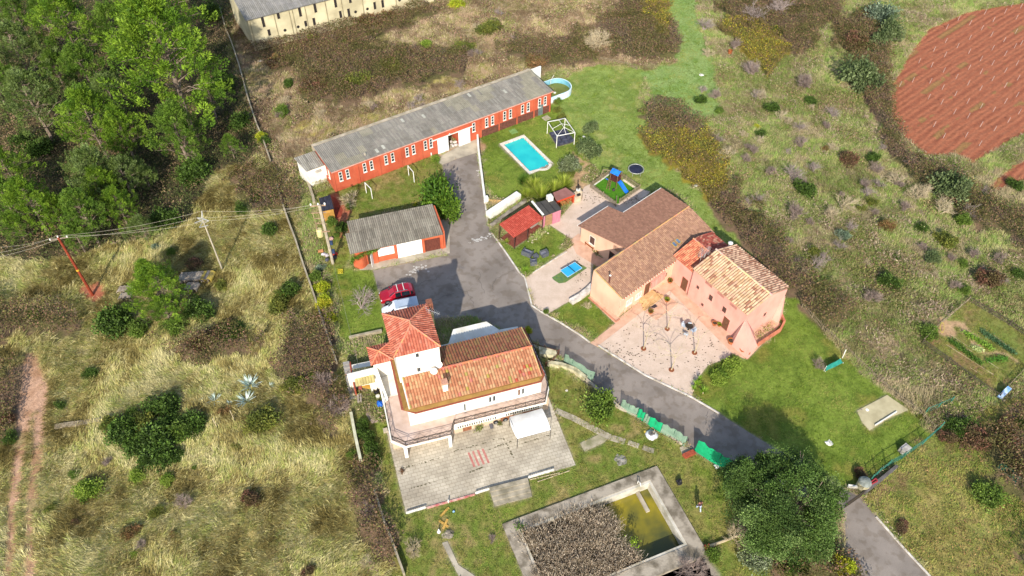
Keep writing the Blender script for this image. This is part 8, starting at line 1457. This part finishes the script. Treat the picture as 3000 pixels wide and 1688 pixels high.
for k, (x, y, rr_) in enumerate([(382, 880, 40), (450, 898, -10), (503, 945, -60), (408, 990, 150)]): plchair(R7(x, y, .4)*[1, 1, 0], rr_, M_CC, ['pale garden chair at the left of the round courtyard table', 'pale garden chair at the top of the round courtyard table', 'pale garden chair at the right of the round courtyard table', 'pale garden chair tucked below the round courtyard table'][k], 'chairs around the round courtyard table', 'garden_chair', 1.05)
# fallen leaves on gravel
mb = MB(); g = random.Random(9)
for (r_, cx, cy, sx, sy, n) in [(R3, 420, 1290, 110, 40, 110), (R3, 760, 1360, 200, 60, 60), (R3, 600, 1150, 200, 100, 50), (R6, 60, 590, 60, 120, 50), (Rp, 500, 1150, 250, 120, 70), (Rp, 1600, 1200, 150, 60, 60), (R3, 1000, 1300, 60, 120, 50)]:
    for i in range(n):
        p = r_(g.gauss(cx, sx), g.gauss(cy, sy))
        if not inside(COURT, np.array([p[0]]), np.array([p[1]]))[0] and not inside(TERR1, np.array([p[0]]), np.array([p[1]]))[0] and not inside(TERR2, np.array([p[0]]), np.array([p[1]]))[0]: continue
        r = g.uniform(.03, .09); a0 = g.random()*6; mb.poly([p+np.array([r*cos(a0+t)*1.5, r*sin(a0+t), .034+i*.00005]) for t in (0, 1.5, 3.1, 4.6)])
obj('fallen_leaves', mb, mat('dead_leaf', '5c4a38', '3c3024', 4, .9), kind='stuff', label='scattered dead leaves on the pale gravel', cat='leaves')
# ================================================================ PERSON
def person():
    b = RS(2330, 968)*[1, 1, 0]; face = radians(100); F = Frame(b, degrees(face)-90)   # F.V is the walking direction
    # joints in person space: x right, y forward, z up (metres); mid-stride
    J = dict(pel=(0, 0, .95), sp=(0, .02, 1.12), ch=(0, .04, 1.32), nk=(0, .05, 1.47), hd=(0, .08, 1.58), top=(0, .07, 1.7),
     hl=(-.1, 0, .92), kl=(-.11, .22, .52), al=(-.11, .2, .1), tl=(-.12, .34, .04), hr=(.1, 0, .92), kr=(.11, -.08, .5), ar=(.11, -.34, .14), tr=(.12, -.24, .03),
     sl=(-.19, .04, 1.4), el=(-.25, -.1, 1.14), wl=(-.24, .02, .92), pl=(-.24, .06, .86), sr=(.19, .04, 1.4), er=(.25, .12, 1.15), wr=(.22, .34, 1.1), pr=(.21, .4, 1.09))
    R_ = dict(pel=.15, sp=.13, ch=.16, nk=.06, hd=.1, top=.07, hl=.095, kl=.065, al=.042, tl=.035, hr=.095, kr=.065, ar=.042, tr=.035, sl=.07, el=.045, wl=.03, pl=.032, sr=.07, er=.045, wr=.03, pr=.032)
    E_ = [('pel', 'sp'), ('sp', 'ch'), ('ch', 'nk'), ('nk', 'hd'), ('hd', 'top'), ('pel', 'hl'), ('hl', 'kl'), ('kl', 'al'), ('al', 'tl'), ('pel', 'hr'), ('hr', 'kr'), ('kr', 'ar'), ('ar', 'tr'), ('ch', 'sl'), ('sl', 'el'), ('el', 'wl'), ('wl', 'pl'), ('ch', 'sr'), ('sr', 'er'), ('er', 'wr'), ('wr', 'pr')]
    for h_, s_ in (('l', -1), ('r', 1)):
        base = np.array(J['p'+h_]); dn = np.array([0, .02, -1.]) if h_ == 'l' else np.array([-.05, 1., -.1])
        for i, (o, L) in enumerate([(-.03, .06), (-.01, .075), (.012, .07), (.032, .055)]):
            k1, k2 = 'f%s%d' % (h_, i), 'g%s%d' % (h_, i); sd_ = np.array([0, o, 0]) if h_ == 'l' else np.array([o, 0, 0]); J[k1] = tuple(base+sd_+dn*L*.6); J[k2] = tuple(base+sd_+dn*L+np.array([-s_*.02, .012 if h_ == 'l' else 0, 0])); R_[k1] = .01; R_[k2] = .008; E_ += [('p'+h_, k1), (k1, k2)]
        th = np.array([-s_*.02, .045, -.02]); J['t'+h_+'1'] = tuple(base+th); J['t'+h_+'2'] = tuple(base+th*1.4+dn*.03); R_['t'+h_+'1'] = .011; R_['t'+h_+'2'] = .009; E_ += [('p'+h_, 't'+h_+'1'), ('t'+h_+'1', 't'+h_+'2')]
    rt = root('person', b, 'person walking on the south lawn in dark top and pale trousers, arm forward', 'person')
    K_ = list(J); me = bpy.data.meshes.new('body'); me.from_pydata([tuple(F.p(*J[k])-b) for k in K_], [(K_.index(p), K_.index(q)) for p, q in E_], []); o = bpy.data.objects.new('body', me); COL.objects.link(o); o.parent = rt
    sk_ = o.modifiers.new('skin', 'SKIN'); 
    if not me.skin_vertices: 
        bm = bmesh.new(); bm.from_mesh(me); bm.verts.layers.skin.verify(); bm.to_mesh(me); bm.free()
    for i, k in enumerate(K_): me.skin_vertices[0].data[i].radius = (R_[k], R_[k]*(.8 if k in ('ch', 'sp') else 1)); me.skin_vertices[0].data[i].use_root = (k == 'pel')
    o.modifiers.new('sub', 'SUBSURF').levels = 1; me.materials.append(mat('skin', 'b88468', 'a87458', 4, .6))
    def sleeve(nm, pts, rs, mt, n=10): m = MB(); m.path([F.p(*J[k]) if isinstance(k, str) else F.p(*k) for k in pts], rs, n); return obj(nm, m, mt, rt, smooth=True)
    dk = mat('dark_patterned_top', '241418', '5c3c40', 12, .9); jn = mat('pale_trousers', 'b8c0cc', '8c98ac', 4, .85)
    m = MB(); m.lathe(F.p(0, .02, .9), [(.155, 0), (.165, .1), (.16, .25), (.19, .42), (.17, .5), (.07, .57)], 14, 1.15, .8, F.ang); obj('top', m, dk, rt, smooth=True); sleeve('sleeve', ['sl', 'el', 'wl'], [.078, .055, .042], dk); sleeve('sleeve', ['sr', 'er', 'wr'], [.078, .055, .042], dk)
    sleeve('trouser_leg', [(-.08, 0, .97), 'kl', 'al'], [.12, .085, .065], jn); sleeve('trouser_leg', [(.08, 0, .97), 'kr', 'ar'], [.12, .085, .065], jn)
    for f in (('al', 'tl'), ('ar', 'tr')): sleeve('shoe', [f[0], f[1]], [.055, .045], M_WHITE)
    m = MB(); m.blob(F.p(0, .045, 1.66), .125, 3, 1.05, 12, .04); obj('hair', m, mat('dark_hair', '241812', '34221a', 6, .7), rt, smooth=True)
    m = MB(); m.blob(F.p(0, .085, 1.6), .1, 5, 1.2, 12, .01); hd_ = obj('face', m, mat('skin', 'b88468'), rt, smooth=True)
    m = MB(); m.blob(F.p(0, .19, 1.6), .02, 3, 1.3, 6, 0); obj('nose', m, mat('skin', 'b88468'), hd_)
    for s_ in (-1, 1): m = MB(); m.blob(F.p(.035*s_, .17, 1.625), .013, 3, 1, 6, 0); obj('eye', m, flat('eye_dark', '20181a'), hd_); m = MB(); m.blob(F.p(.1*s_, .085, 1.6), .025, 3, 1.4, 6, 0); obj('ear', m, mat('skin', 'b88468'), hd_)
    m = MB(); m.blob(F.p(0, .178, 1.55), .018, 3, .4, 6, 0); obj('mouth', m, flat('lip', '94504c'), hd_)
person()
# small scattered white debris seen in the grass
for k, (r_, x, y, rr_, lb) in enumerate([(RS, 1380, 110, .16, 'white scrap in the grass right of the patio'), (R16, 1100, 530, .4, 'white sheet scrap on the green strip'), (R16, 1060, 1315, .3, 'white twisted stick on the grassy clearing'), (R4, 1000, 710, .22, 'white stone beside the dark tree behind the pergola'), (RE, 790, 735, .45, 'pale bare patch stone on the lawn above the great oak'), (RF1, 2010, 470, .4, 'pale fallen slab below the old barn corner'), (RL, 1965, 598, .14, 'white scrap in the dry grass by the boundary wall')]):
    m = MB(); m.blob(r_(x, y), rr_, k+3, .25, 9, .35); obj('pale_scrap', m, M_WALLW, None, lb, 'scrap')
m = MB(); m.lathe(R16(1298, 380), [(.35, 0), (.4, .7), (.36, .72), (.3, .3)], 12); obj('rusty_drum', m, mat('rust_drum', '94542c', '7c4020', 3, .8), None, 'rusty open drum at the foot of the grey bare shrub', 'drum')
